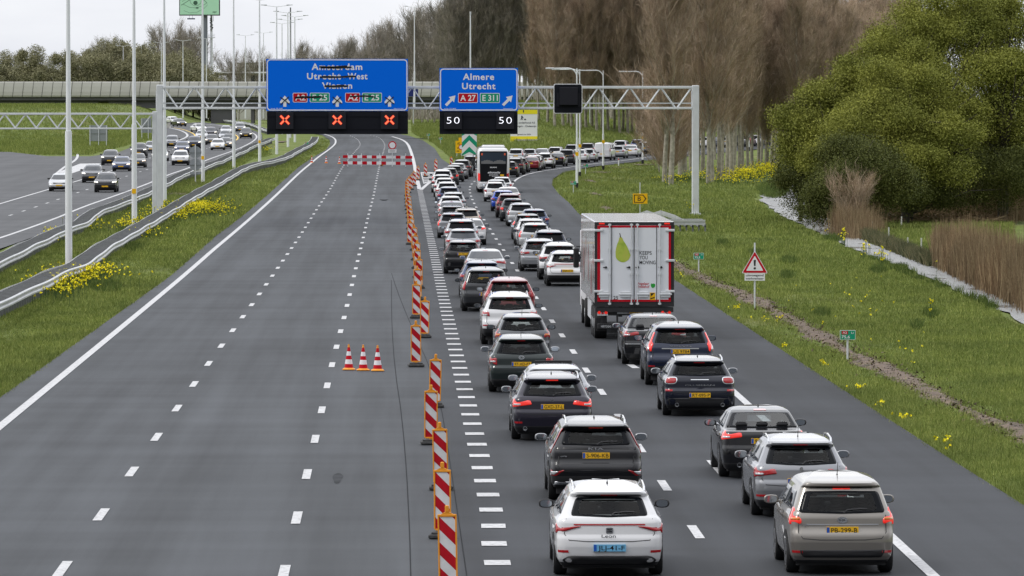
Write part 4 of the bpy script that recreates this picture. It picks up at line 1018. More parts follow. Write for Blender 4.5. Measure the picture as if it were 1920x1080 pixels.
def model(key, *a, **k):
    if key not in MODEL: MODEL[key] = Model(*a, **k)
    return MODEL[key]
G_hatch = model('hatch', 'hatch', 'wrap'); G_small = model('small', 'hatch', 'low', L=3.9, W=1.70, H=1.50, fin=2); G_suv = model('suv', 'suv', 'wide', rails=1); G_suv2 = model('suv2', 'suv', 'vert', rails=2)
G_est = model('estate', 'estate', 'wide', rails=2); G_est2 = model('estate2', 'estate', 'tall', rails=1); G_sed = model('sedan', 'sedan', 'wide', sky=1); G_sed2 = model('sedan2', 'sedan', 'wrap', sky=1)
G_mpv = model('mpv', 'mpv', 'tall'); G_van = model('van', 'van', 'tall', fin=0, glass=(1.9, 1.91, .1, .1), plate_z=.72); G_hs = model('hatch_sky', 'hatch', 'wrap', sky=1)
FAR = ('aerial', 'brake_light', 'mirror_glass', 'windscreen')
# --- the nearest cars have shapes of their own
nearm = {
 'a1': model('a1', 'estate', 'bar', near=2, L=4.64, W=1.80, H=1.47, rails=2, plate='JLJ-41-F', blueplate=True, plate_z=.50, bar=(.868, .62, .022), reflect=.44, badge=('square', .775, .055), script=['', ('Leon', -.13, .10, .665, .05)], glass=(.99, 1.275, .76, .76),
        bumper2=[(-.78, .22), (.78, .22), (.86, .30), (.72, .37), (-.72, .37), (-.86, .30)], trim=.26),
 'a2': model('a2', 'suv', 'boomer', near=2, L=4.42, W=1.83, H=1.57, rails=2, plate='S-906-KB', plate_z=.93, fin=1, script=['', ('KIA', -.15, .15, 1.035, .05), ('niro', -.68, -.56, .90, .035)], glass=(1.13, 1.42, .80, .80), darkpanel=[(-.86, 1.04), (.86, 1.04), (.88, 1.12), (-.88, 1.12)],
        extras=[('lower_lamp', M_tail, [(.64, .64), (.99, .64), (1.0, .52), (.82, .52)], .010), ('clear_lens', M_lens, [(.76, .615), (.96, .615), (.965, .55), (.85, .55)], .016), ('skid_strip', M_chrome, [(.0, .36), (.38, .36), (.46, .41), (.86, .41), (.92, .34), (.86, .385), (.48, .385), (.40, .335), (.0, .335)], .014)]),
 'a3': model('a3', 'estate', 'wide', near=2, L=4.94, W=1.87, H=1.50, rails=2, plate='GXD-37-L', plate_z=.77, reflect=.42, exhaust=.62, badge=('roundel', .91, .045), script=['', ('530e', .55, .70, .875, .035)], glass=(1.0, 1.30, .80, .78)),
 'a4': model('a4', 'hatch', 'low', near=1, L=4.3, W=1.80, H=1.36, topstrip=True, fin=0, wiper=False, glass=(.98, 1.28, .8, .80)),
 'a5': model('a5', 'hatch', 'low', near=1, L=4.24, W=1.76, H=1.51, plate='97-XD-FT', plate_z=.75, fin=2, badge=('roundel', .92, .075), glass=(1.0, 1.30, .82, .80)),
 'a6': model('a6', 'hatch', 'hook', near=1, L=3.8, W=1.67, H=1.50, fin=2, badge=('roundel', .94, .05), glass=(1.0, 1.30, .84, .82)),
 'a7': model('a7', 'suv', 'wrap', near=1, L=4.44, W=1.84, H=1.66, rails=2, fin=1, reflect=.62, plate_z=.80),
 'a8': model('a8', 'suv', 'vert', near=1, L=4.4, W=1.86, H=1.58, rails=0, fin=1),
 'a9': model('a9', 'mpv', 'tall', near=1, L=4.47, W=1.83, H=1.62, plate='61-JT-NX', plate_z=.66),
 'b1': model('b1', 'mpv', 'hook', near=2, L=4.07, W=1.765, H=1.59, plate='PB-299-B', plate_z=.76, fin=2, reflect=.40, badge=('ring', .93, .085), script=['KIA', ('venga', -.72, -.56, .835, .035)], glass=(1.04, 1.39, .84, .82), chromebar=(.855, .64, .02), bumper2=[(-.72, .30), (.72, .30), (.78, .42), (-.78, .42)], trim=.25),
 'b2': model('b2', 'estate', 'wide', near=2, L=4.58, W=1.81, H=1.47, rails=2, plate='HX-471-K', plate_z=.68, fin=2, badge=('lion', .89, .06), reflect=.42),
 'b3': model('b3', 'sedan', 'wide', near=2, L=4.61, W=1.78, H=1.40, plate='9-KTV-31', plate_z=.80, fin=1, sky=1, wiper=False, coupe=True, exhaust=.5),
 'b4': model('b4', 'hatch', 'oval', near=2, L=4.25, W=1.80, H=1.44, rails=2, plate='RT-095-P', plate_z=.545, fin=1, reflect=.66, exhaust=.56, chromebar=(.925, .24, .016), script=['', ('CLUBMAN', -.36, .36, .775, .032)], glass=(1.03, 1.30, .83, .80),
        bumper2=[(-.80, .22), (.80, .22), (.86, .44), (.5, .46), (-.5, .46), (-.86, .44)], trim=.28),
 'b5': model('b5', 'suv', 'vert', near=2, L=4.63, W=1.89, H=1.70, plate='US 9784', plate_z=.90, fin=1, chromebar=(.975, .52, .03), script=['', ('VOLVO', -.30, .30, 1.02, .035)], reflect=.52, extras=[('clear_lens', M_lens, [(.86, .94), (.97, .94), (.975, 1.08)], .018)]),
 'b6': model('b6', 'sedan', 'wide', near=1, L=5.13, W=1.93, H=1.45, fin=1, sky=1, wiper=False, plate='', chromebar=(.62, .9, .02)),
 'b7': model('b7', 'suv', 'bar', near=1, L=4.14, W=1.76, H=1.50, plate='GGK-31-R', plate_z=.72, fin=1, bar=(1.02, .6, .03)),
 'b9': model('b9', 'estate', 'wide', near=1, L=4.77, W=1.83, H=1.49, rails=2, plate='KX-508-D', plate_z=.80, exhaust=.55),
 'leaf': model('leaf', 'hatch', 'boomer', near=1, L=4.45, W=1.78, H=1.53, plate='T-701-R', plate_z=.88, fin=1, darkpanel=[(-.80, .80), (.80, .80), (.86, 1.0), (-.86, 1.0)]),
 'c8': model('c8', 'mpv', 'tall', near=0, plate_z=.92),
}
X_ = dict(hatch=G_hatch, small=G_small, suv=G_suv, suv2=G_suv2, est=G_est, est2=G_est2, sed=G_sed, sed2=G_sed2, mpv=G_mpv, van=G_van, hs=G_hs, **nearm)
lane_ref = ramp_dash
def car(key, px, py, pt, desc, lane, lit=0, brake=0, group=None, dyaw=0.0, **kw):
    m = X_[key]; q = P(px, py); _, dr = lane_ref.near(q.x, q.y); dr = Vector((dr.x, dr.y, 0)).normalized()
    rz = math.atan2(-dr.x, dr.y) + math.radians(dyaw); fw = Vector((-math.sin(rz), math.cos(rz), 0))
    o = q - fw * m.ya; z = hgt(o.y); pitch = math.atan2(hgt(o.y + 4) - z, 4)
    mm = m
    if py < 372 and m.near == 0:
        full = m.parts; m.parts = [p for p in full if p[0] not in FAR]
        m.parts = [(a, b, c, d, []) for a, b, c, d, e in m.parts]
        e = m.make('queuing_car', (o.x, o.y, z), rz, PT[pt], lit, brake, label=desc + ', ' + lane, group=group, **kw); m.parts = full
    else: e = m.make('queuing_car', (o.x, o.y, z), rz, PT[pt], lit, brake, label=desc + ', ' + lane, group=group, **kw)
    e.rotation_euler = Euler((pitch, 0, rz), 'XYZ')
    return e
QA = [('a1', 1139.5, 1076, 'white', 'white estate with pale blue number plate', 0, 0, dict(mirror=M_black)),
 ('a2', 1115, 936, 'black', 'black crossover with silver roof rails', 0, 0, dict(mirror=PT['silver'])),
 ('a3', 1034, 823, 'plum', 'dark estate with glowing tail lamps', 1, 1, dict(mirror=PT['silver'])),
 ('a4', 1040, 789, 'silver', 'silver hatchback with black roof deflector', 0, 1, dict(mirror=PT['silver'])),
 ('a5', 977, 734, 'green', 'dark green hatchback with round badge', 0, 0, dict(mirror=PT['silver'])),
 ('a6', 979, 683, 'grey', 'small grey hatchback with hooked tail lamps', 0, 0, {}),
 ('a7', 955, 645, 'white', 'white sport utility car', 0, 0, {}),
 ('a8', 955, 604, 'red', 'red car with tall tail lamps', 0, 0, {}),
 ('a9', 911, 583, 'dark', 'dark people carrier', 0, 0, {}),
 ('hatch', 903, 558, 'midblue', 'blue hatchback half hidden behind a dark people carrier', 0, 0, {}),
 ('sed', 910, 530, 'light', 'silver saloon reflecting sky in its rear window', 0, 0, dict(mirror=PT['silver'])),
 ('leaf', 868, 513, 'black', 'black hatchback with yellow plate', 0, 0, dict(mirror=PT['bluegrey'])),
 ('hs', 868, 484, 'silver', 'silver hatchback with blue rear glass', 0, 0, dict(mirror=PT['bluegrey'])),
 ('suv', 865, 468, 'silver', 'silver sport utility car with roof rails', 0, 1, {}),
 ('sed2', 881, 459, 'white', 'white saloon keeping to the right', 1, 0, dict(mirror=PT['dark'])),
 ('est2', 849, 446, 'bluegrey', 'blue grey car with brake lamp lit', 1, 1, {}),
 ('est2', 875, 436, 'beige', 'beige estate keeping to the right', 0, 0, {}),
 ('hatch', 848, 430, 'dark', 'dark hatchback', 0, 0, {}),
 ('sed', 847, 419, 'white', 'white saloon with blue rear glass', 0, 0, {}),
 ('hatch', 845, 409, 'white', 'white hatchback with red lamps', 0, 0, {}),
 ('est', 850, 400, 'light', 'pale estate with roof rails', 0, 0, {}),
 ('hatch', 842, 388, 'midblue', 'blue hatchback with white glare on its roof', 0, 0, {}),
 ('est', 838, 377, 'white', 'white estate with roof rails', 0, 0, {}),
 ('small', 833, 369, 'white', 'small white hatchback', 0, 0, {}),
 ('hatch', 829, 361, 'light', 'light grey hatchback', 0, 0, {}),
 ('suv', 830, 354, 'white', 'white sport utility car', 1, 0, {}),
 ('small', 842, 347, 'dark', 'small dark hatchback', 1, 0, {}),
 ('hatch', 851, 341, 'dark', 'dark hatchback at the bend', 0, 0, {}),
 ('hs', 858, 336, 'silver', 'silver car with blue rear glass', 0, 0, {}),
 ('suv', 866, 331.7, 'dark', 'dark sport utility car', 0, 0, {}),
 ('mpv', 884, 323, 'dark', 'dark people carrier beside the coach', 0, 0, {})]
for i, (k, x, y, p, d, l, b, kw) in enumerate(QA):
    car(k, x, y, p, d, ORD[i] + ' in the left queue', l, b, group='cars queuing in the left exit lane', dyaw=R.uniform(-.4, .4), **kw)
QB = [('b1', 1572, 1072, 'champagne', 'champagne small people carrier with brake lights on', 1, 1, dict(mirror=PT['champagne'])),
 ('b2', 1497, 965, 'bluegrey', 'blue grey estate with long aerial', 0, 0, dict(mirror=PT['bluegrey'])),
 ('b3', 1427, 893, 'black', 'black coupe with sky in its rear window', 1, 0, dict(mirror=PT['black'])),
 ('b4', 1309, 778, 'midnight', 'navy compact estate with chrome ringed lamps', 0, 0, dict(mirror=PT['silver'])),
 ('b5', 1273, 721, 'navy', 'dark blue sport utility car with tall lamps', 1, 0, dict(mirror=PT['navy'])),
 ('b6', 1226, 682, 'black', 'long black saloon right behind the lorry', 0, 0, dict(mirror=PT['silver'])),
 ('b7', 1062, 536, 'white', 'white crossover half hidden by the lorry', 0, 0, dict(mirror=PT['black'])),
 ('suv', 1048, 524, 'white', 'white sport utility car ahead of a white crossover', 0, 0, {}),
 ('b9', 1011, 508, 'silver', 'silver estate with yellow plate', 0, 0, dict(mirror=PT['silver'])),
 ('suv', 1030, 494, 'navy', 'navy crossover', 0, 0, {}),
 ('est2', 1003, 470, 'light', 'light estate with brake lamps lit', 1, 1, {}),
 ('est', 996, 460, 'white', 'white estate with dark roof lamp', 0, 0, {}),
 ('est2', 989, 449, 'dark', 'dark estate with red brake strip', 1, 1, {}),
 ('hatch', 1002, 438, 'midblue', 'blue hatchback keeping right', 0, 0, {}),
 ('est2', 977, 424, 'light', 'silver estate with tall red lamps', 0, 0, {}),
 ('small', 962, 415, 'dark', 'dark small hatchback with lit lamp', 1, 0, {}),
 ('suv2', 955, 408, 'darkred', 'dark red sport utility car', 0, 0, {}),
 ('hatch', 944, 396, 'blue', 'bright blue crossover', 0, 0, {}),
 ('sed2', 953, 388, 'white', 'white saloon keeping right', 0, 0, {}),
 ('small', 928, 378, 'white', 'white hatchback with round lamps', 0, 0, {}),
 ('hs', 931, 372, 'light', 'pale car with blue rear glass', 0, 0, {}),
 ('small', 941, 366.5, 'white', 'small white car in front of the coach', 0, 0, {})]
for i, (k, x, y, p, d, l, b, kw) in enumerate(QB):
    car(k, x, y, p, d, ORD[i] + ' in the right queue', l, b, group='cars queuing in the right exit lane', dyaw=R.uniform(-.4, .4), **kw)
QC = [('hatch', 954, 332, 'black', 'black hatchback', 1), ('suv', 965, 327.5, 'black', 'black sport utility car', 0), ('hatch', 974, 323.5, 'black', 'black hatchback half hidden by a red saloon', 0), ('sed', 995, 320.5, 'red', 'red saloon', 0), ('est', 1002, 317.8, 'white', 'white estate behind the red saloon', 0),
 ('suv', 1021, 316, 'white', 'white sport utility car with black bumper', 0), ('sed', 1043, 312, 'black', 'black saloon with blue glass', 0), ('c8', 1063, 308.5, 'dark', 'dark boxy car', 0), ('hs', 1086, 305.3, 'white', 'white hatchback behind the lamp posts', 0), ('small', 1103, 304, 'light', 'silver small hatchback', 0),
 ('van', 1131, 300.5, 'white', 'white panel van', 0), ('hatch', 1158, 297, 'silver', 'silver hatchback', 0), ('sed2', 1182, 294.5, 'white', 'white saloon', 0), ('suv', 1208, 291, 'grey', 'grey sport utility car', 0), ('hatch', 1236, 287.5, 'beige', 'beige car behind bare twigs', 0)]
for i, (k, x, y, p, d, l) in enumerate(QC):
    e = car(k, x, y, p, d, ORD[i] + ' past the coach in the near lane', l, 0, group='cars on the near lane of the bend')
    if k == 'van': e['category'] = 'van'
QD = [('suv2', 968, 307, 'light', 'light sport utility car', 0), ('small', 993, 304.5, 'silver', 'low silver car', 0), ('sed', 1015, 302.5, 'silver', 'silver saloon with blue glass', 0), ('est2', 1041, 299.5, 'white', 'white estate with red lamps', 1), ('suv', 1073, 297, 'dark', 'dark sport utility car', 0), ('suv', 1102, 294, 'dark', 'dark grey sport utility car', 0),
 ('hatch', 1143, 291, 'white', 'white car hidden behind the panel van', 0), ('mpv', 1163, 288, 'light', 'pale people carrier with red lamps', 1), ('suv', 1196, 285.5, 'midblue', 'blue sport utility car with pale roof', 0)]
for i, (k, x, y, p, d, l) in enumerate(QD): car(k, x, y, p, d, ORD[i] + ' past the coach in the far lane', l, 0, group='cars on the far lane of the bend')
QE = [(1272, 280.5, 'hatch', 'silver'), (1289, 279, 'suv', 'light'), (1318, 277.5, 'hatch', 'white'), (1340, 277, 'sed2', 'grey'), (1360, 276.5, 'hatch', 'white'), (1380, 275.5, 'suv', 'black'), (1398, 274.5, 'est2', 'darkred'), (1414, 273.5, 'hatch', 'white'), (1431, 272.5, 'suv', 'bluegrey'), (1447, 272, 'van', 'light'), (1462, 271, 'hatch', 'white'), (1476, 270, 'suv', 'silver')]
for i, (x, y, k, p) in enumerate(QE): 
    e = car(k, x, y, p, {'hatch': 'hatchback', 'suv': 'sport utility car', 'sed2': 'saloon', 'est2': 'estate', 'van': 'tall van'}[k].join(['', '']) if False else p.replace('bluegrey', 'blue grey').replace('darkred', 'dark red').replace('light', 'pale') + ' ' + {'hatch': 'hatchback', 'suv': 'sport utility car', 'sed2': 'saloon', 'est2': 'estate', 'van': 'tall van'}[k], ORD[i] + ' behind the poplar trunks', 0, 0, group='cars behind the row of poplars')
    if k == 'van': e['category'] = 'van'
# --- oncoming traffic
F_h = model('f_hatch', 'hatch', near=0, front=True); F_s = model('f_suv', 'suv', near=0, front=True); F_e = model('f_est', 'estate', near=0, front=True, rails=2); F_p = model('f_sed', 'sedan', near=0, front=True); F_m = model('f_mpv', 'mpv', near=0, front=True)
for m in (F_h, F_s, F_e, F_p, F_m):
    m.parts = [(a, b, c, d, []) for a, b, c, d, e in m.parts if a not in ('rear_window', 'tail_light', 'brake_light', 'aerial', 'roof_rail')]
    k = [i for i, p in enumerate(m.parts) if p[0] == 'number_plate'][0]; m.parts.pop(k)
ON = [(F_s, 198, 360.5, 'black', 'black crossover with angular lit headlights, nearest oncoming car', 1), (F_s, 173, 342.5, 'grey', 'grey large sport utility car beside the black crossover', 1), (F_h, 112, 358.5, 'light', 'pale hatchback partly behind the leftmost lamp post', 0), (F_s, 206, 309.5, 'dark', 'dark crossover by the grass edge ahead of the hatchback', 1),
 (F_h, 227.5, 321, 'midblue', 'dark blue hatchback with two warm headlights', 2), (F_h, 257, 314, 'dark', 'dark hatchback behind the second lamp post', 2), (F_s, 260, 294, 'black', 'black sport utility car left of the gantry post', 1), (F_p, 284, 286.5, 'silver', 'silver saloon just left of the gantry posts', 0), (F_h, 300, 302, 'white', 'white car hidden behind the gantry posts', 1),
 (F_s, 322, 276.5, 'bluegrey', 'light blue sport utility car right of the gantry posts', 0), (F_s, 338, 310, 'white', 'white crossover with dark grille beside the round signs', 0), (F_h, 341, 287.5, 'midblue', 'blue hatchback behind the white crossover', 2), (F_s, 364, 278.5, 'navy', 'navy sport utility car above the round signs', 1), (F_h, 378, 262.5, 'light', 'pale hatchback left of the third lamp post', 0),
 (F_p, 378, 248, 'white', 'white car farthest in the outer lane', 0), (F_s, 395, 258, 'plum', 'plum sport utility car right of the third lamp post', 1), (F_h, 397, 271.5, 'dark', 'dark hatchback below the plum car', 2), (F_h, 408, 281.5, 'white', 'white hatchback with bold dark grille', 0), (F_h, 422, 278.5, 'grey', 'grey hatchback beside the white hatchback', 2),
 (F_e, 429, 270.5, 'dark', 'dark estate with one warm headlight', 2), (F_p, 422, 263, 'silver', 'silver saloon above the dark estate', 0), (F_e, 424, 252.5, 'light', 'pale estate farther back in the middle lane', 0), (F_s, 450, 248, 'bluegrey', 'grey sport utility car in the outer bend', 1), (F_m, 461, 259.5, 'black', 'black boxy car with two bright headlights in the bend', 1),
 (F_s, 328, 233.5, 'white', 'white crossover farthest away under the viaduct', 0), (F_h, 340, 237, 'dark', 'dark hatchback beside the farthest white crossover', 1)]
for m, px, py, p, d, l in ON:
    q = P(px, py); _, dr = lp.near(q.x, q.y); dr = -Vector((dr.x, dr.y, 0)).normalized()
    if py < 250 and px < 400: dr = Vector((.35, -1, 0)).normalized()
    rz = math.atan2(-dr.x, dr.y); o = q - dr * m.yfw
    e = m.make('oncoming_car', (o.x, o.y, hgt(o.y)), rz, PT[p], 0, 0, head=[M_lens, M_head, M_headw][l], label=d, group='cars on the oncoming carriageway')
    e.rotation_euler = Euler((math.atan2(hgt(o.y + dr.y * 4) - hgt(o.y), 4), 0, rz), 'XYZ')
# ================================================================== lorry and coach
def frame_at(px, py, yaw=0):
    q = P(px, py); _, dr = lane_ref.near(q.x, q.y); return q, math.atan2(-dr.x, dr.y) + math.radians(yaw)
M_door = mat('lorry_door', (0.74, 0.76, 0.80), 0.35, 0, .3); M_alu = mat('lorry_side', (0.66, 0.66, 0.66), 0.22, 0.25, .6, var=.06, vscale=.7)
M_redprint = mat('faded_red_print', (0.42, 0.20, 0.20), 0.3, 0, .5); M_greenprint = mat('faded_green_print', (0.36, 0.44, 0.34), 0.3, 0, .5)
def pear_mat():
    m = bpy.data.materials.new('pear_print'); m.use_nodes = True; nt = m.node_tree; b = nt.nodes['Principled BSDF']
    n = noise(nt, 2.2, 5, mapping(nt, (1, 1, 1)), .6); c = ramp(nt, n.outputs['Fac'], [(0.3, (0.22, 0.36, 0.03)), (0.5, (0.42, 0.52, 0.07)), (0.72, (0.50, 0.46, 0.10))])
    nt.links.new(c.outputs[0], b.inputs['Base Color']); b.inputs['Roughness'].default_value = .35; return m
M_pear = pear_mat()
q, rz = frame_at(1185.5, 634, 0.0)
LW = 2.58; LH = 3.86; LB = 1.17; LL = 13.6
lorry = empty('lorry', q - Vector((-math.sin(rz), math.cos(rz), 0)) * 1.6, rz, 'white refrigerated lorry with a green pear on its rear doors', 'lorry')
W2 = LW / 2
mb = MB(); mb.box(-W2, W2, .04, LL, LB, LH, 0, .03)
for k in range(1, 12):
    y = LL * k / 12; mb.box(-W2 - .004, -W2 + .01, y - .012, y + .012, LB + .05, LH - .05, 1); mb.box(W2 - .01, W2 + .004, y - .012, y + .012, LB + .05, LH - .05, 1)
box = mb.obj('cargo_box', [M_alu, M_galv], lorry)
mb = MB()
for y, w, z0, z1 in ((1.1, .5, 1.9, 3.1), (3.2, .7, 1.4, 2.4), (6.0, .6, 1.7, 3.0), (8.4, .5, 2.3, 3.2), (10.6, .8, 1.6, 2.9), (12.6, .25, 1.4, 3.6)):
    pts = [(y + w * math.cos(a), (z0 + z1) / 2 + (z1 - z0) / 2 * math.sin(a)) for a in [2 * math.pi * i / 16 for i in range(16)]]
    mb.add([(-W2 - .006, a, b) for a, b in pts], [tuple(range(16))], 0)
for y in (2.0, 4.6, 7.2, 9.5): mb.add([(-W2 - .006, y, 1.5), (-W2 - .006, y + .16, 1.5), (-W2 - .006, y + .16, 3.3), (-W2 - .006, y, 3.3)], [(0, 1, 2, 3)], 1)
mb.obj('side_print', [M_redprint, M_greenprint], lorry)
mb = MB()                                                             # dark door frame
mb.box(-W2, -W2 + .09, 0, .05, LB - .08, LH - .02, 0); mb.box(W2 - .09, W2, 0, .05, LB - .08, LH - .02, 0); mb.box(-W2 + .09, W2 - .09, 0, .05, LH - .13, LH - .02, 0); mb.box(-W2 + .09, W2 - .09, 0, .05, LB - .08, LB + .08, 0)
mb.obj('door_frame', [M_trim], lorry)
doors = [(-1.20, -.735), (-.725, -.012), (.012, .725), (.735, 1.20)]
for i, (a, b) in enumerate(doors):
    mb = MB(); z0, z1 = LB + .08, LH - .13
    mb.box(a, b, -.012, .04, z0, z1, 0, .006)
    w = .07; reds = [(a, b, z1 - w, z1 - .002), (a, b, z0 + .002, z0 + w)]
    if i == 0: reds.append((a, a + .09, z0 + w, z1 - w))
    if i == 3: reds.append((b - .09, b, z0 + w, z1 - w))
    d = mb.obj('rear_door', [M_door], lorry)
    for ra, rb_, rc, rd in reds: red = MB(); red.box(ra, rb_, -.016, -.011, rc, rd); red.obj('red_border', [M_red], d)
    seal = MB(); seal.box(b - .012, b + .004, -.018, -.010, z0, z1); seal.obj('door_seal', [M_blk], d)
    bar = MB(); x = (b - .085) if i in (0, 1) else (a + .085)
    if i == 0: x = b - .07
    bar.cyl((x, -.045, z0 - .10), (x, -.045, z1 + .06), .020, n=10)
    for z in (z0 - .06, z0 + .9, z0 + 1.7, z1 + .02): bar.box(x - .05, x + .05, -.06, -.012, z - .03, z + .03)
    bar.obj('locking_bar', [M_galv], d)
    h = MB(); hx0, hx1 = (x - .40, x + .02) if i in (0, 1) else (x - .02, x + .40)
    h.box(hx0, hx1, -.075, -.03, z0 + .22, z0 + .27, 0, .01); h.box(hx0 + .05, hx1 - .05, -.055, -.012, z0 + .14, z0 + .33, 0, .008); h.obj('door_latch', [M_galv], d)
    kn = MB(); kx = {0: -.92, 1: -.165, 2: .12, 3: .876}[i]; kn.cyl((kx, -.012, 2.37), (kx, -.045, 2.37), .035, n=10); kn.box(kx - .09, kx, -.04, -.015, 2.36, 2.38); kn.obj('door_stop', [M_blk], d)
for sx in (-1, 1):
    for z in (LB + .42, LB + 1.42, LB + 2.40):
        hb = MB(); hb.box(min(sx * W2, sx * (W2 - .28)) - (.02 if sx < 0 else 0), max(sx * W2, sx * (W2 - .28)) + (.02 if sx > 0 else 0), -.05, .0, z - .04, z + .04, 0, .012); hb.obj('hinge', [M_galv], lorry)
    tl = MB(); tl.box(sx * 1.06 - .09, sx * 1.06 + .09, -.03, .01, LH - .095, LH - .045); tl.obj('marker_lamp', [M_tail_on], lorry)
# pear, lettering
mb = MB(); pts = []
for k in range(40):
    a = 2 * math.pi * k / 40; z = math.cos(a); x = math.sin(a)
    if z < 0: pts.append((-.375 + .235 * x, 2.76 + .225 * z))
    else:
        f = z ** .9; hw = .07 + .18 * (1 - min(1, f / .78)) ** .75 * (1 + .35 * f); hw *= math.sqrt(max(0, 1 - max(0, (f - .8) / .2) ** 2)); pts.append((-.375 - .075 * f + math.copysign(hw, x), 2.76 + .60 * f))
mb.add([(x, -.0165, z) for x, z in pts], [tuple(range(40))], 0)
mb.add([(x, -.0175, z) for x, z in [(-.46, 3.40), (-.435, 3.40), (-.45, 3.49), (-.475, 3.545), (-.49, 3.53)]], [(0, 1, 2, 3, 4)], 1)
for v in range(len(mb.v) - 5, len(mb.v)): mb.v[v] = (mb.v[v][0], mb.v[v][1], mb.v[v][2] - .06)
mb.obj('pear_print', [M_pear, mat('pear_stalk', (.04, .025, .01), .7)], lorry)
mb = MB()
for s, x1, z in (('KEEPS', .56, 2.78), ('YOU', .43, 2.63), ('MOVING', .69, 2.47)): add_text(mb, s, .165, x1, z, .115, -.0165, off=.007)
add_text(mb, '25', -.68, -.53, LB + .155, .11, -.0175, off=.008); mb.obj('slogan_lettering', [M_blk], lorry)
mb = MB(); add_text(mb, 'Vogelaar', .08, .48, 1.80, .085, -.0165, 0, .012); add_text(mb, 'Vredehof', .08, .49, 1.70, .085, -.0165, 0, .012)
mb.add([(x, -.0165, z) for x, z in [(.60, 1.69), (.67, 1.74), (.68, 1.81), (.63, 1.85), (.60, 1.83), (.56, 1.85), (.53, 1.80), (.55, 1.73)]], [tuple(range(8))], 1); mb.obj('logo_lettering', [M_red, mat('leaf_green', (.02, .33, .04), .4)], lorry)
mb = MB(); mb.add([(x, -.0175, z) for x, z in [(.50, LB + .14), (.68, LB + .14), (.68, LB + .38), (.50, LB + .38)]], [(0, 1, 2, 3)], 0); mb.add([(x, -.019, z) for x, z in [(.52, LB + .16), (.66, LB + .20), (.66, LB + .24), (.52, LB + .20)]], [(0, 1, 2, 3)], 1); mb.add([(x, -.019, z) for x, z in [(.55, LB + .26), (.66, LB + .36), (.52, LB + .36)]], [(0, 1, 2)], 1); mb.obj('warning_sticker', [M_yel, M_blk], lorry)
# chassis, lamps, plate, underrun bar
mb = MB(); mb.box(-.5, -.38, .35, LL - .4, .75, LB - .02); mb.box(.38, .5, .35, LL - .4, .75, LB - .02); mb.box(-W2 + .02, W2 - .02, .02, .30, LB - .26, LB - .10); mb.box(-1.15, 1.15, .12, .3, .80, .90)
for x in (-1.05, -.55, .55, 1.05): mb.box(x - .03, x + .03, .1, .25, .45, LB - .1)
mb.obj('chassis', [M_trim], lorry)
mb = MB(); mb.box(-1.2, 1.2, .02, .14, .36, .54, 0, .02); mb.obj('underrun_bar', [M_trim], lorry)
mb = MB(); mb.box(-.55, .70, .08, .12, .86, 1.0, 0); u = mb.obj('plate_holder', [M_galv], lorry)
mb = MB(); mb.box(-.22, .30, .06, .08, .875, .985, 0); mb.box(-.218, -.17, .058, .06, .88, .98, 1); add_text(mb, 'OP-20-PL', -.15, .28, .895, .07, .057, 2, .006); mb.obj('number_plate', [M_plate, M_euro, M_blk], lorry)
for sx in (-1, 1):
    x = sx * 1.03; mb = MB(); mb.box(x - .17, x + .17, .04, .12, .80, .98, 0)
    lm = mb.obj('tail_light', [M_galv], lorry)
    b2 = MB()
    for dx, m_ in ((-.11, 0), (.11, 0)): b2.cyl((x + dx, .04, .90), (x + dx, .02, .90), .052, n=12, mi=m_)
    b2.add([(x - .05, .03, .85), (x + .05, .03, .85), (x, .03, .94)], [(0, 1, 2)], 1); b2.obj('lamp_lens', [M_tail_on, M_red], lm)
    mb = MB(); mb.box(x - .22, x + .12, .16, .20, .30, .72); mb.obj('mud_flap', [M_black], lorry)
mb = MB(); y = .012; mb.box(-1.13, -.70, .010, .02, .37, .53, 0); mb.obj('maker_panel', [M_black], lorry)
mb = MB(); add_text(mb, 'HERTOGHS', -1.08, -.75, .415, .07, .008, off=.004); mb.obj('maker_lettering', [M_galv], lorry)
def big_wheel(r, w):
    b = MB(); n = 24; prof = [(r * .58, -w / 2), (r * .95, -w / 2), (r, -w / 2 + .04), (r, w / 2 - .04), (r * .95, w / 2), (r * .58, w / 2)]
    vs = [(x, rr * math.cos(2 * math.pi * k / n), rr * math.sin(2 * math.pi * k / n)) for rr, x in prof for k in range(n)]
    b.add(vs, [(j * n + k, j * n + (k + 1) % n, (j + 1) * n + (k + 1) % n, (j + 1) * n + k) for j in range(5) for k in range(n)] + [tuple(range(n)), tuple(5 * n + k for k in range(n))])
    return b.mesh('tyre', [M_tyre], angle=40)
bw = big_wheel(.5, .40); hub = MB(); hub.cyl((-.21, 0, 0), (.21, 0, 0), .16, n=12); hubm = hub.mesh('hub', [M_galv])
for y in (1.6, 2.95, 4.3, 10.9, 14.2):
    for sx in (-1, 1): w_ = put(bw, 'wheel', lorry, loc=(sx * 1.05, y, .5)); put(hubm, 'hub', w_)
mb = MB(); mb.box(-1.2, -1.14, 5.6, 9.4, .45, 1.05); mb.obj('side_guard', [M_galv], lorry); mb = MB(); mb.box(1.14, 1.2, 5.6, 9.4, .45, 1.05); mb.obj('side_guard', [M_galv], lorry)
mb = MB(); mb.box(-1.1, -.65, 11.7, 13.0, .45, 1.0, 0, .06); mb.box(.65, 1.1, 11.7, 13.0, .45, 1.0, 0, .06); mb.obj('fuel_tank', [M_galv], lorry)
mb = MB(); mb.box(-1.25, 1.25, 13.75, 15.9, .45, 3.35, 0, .15); cab = mb.obj('cab', [M_wh], lorry)
mb = MB(); mb.box(-1.26, -1.24, 14.6, 15.5, 1.75, 2.5); mb.box(1.24, 1.26, 14.6, 15.5, 1.75, 2.5); mb.obj('cab_window', [M_glass], cab)
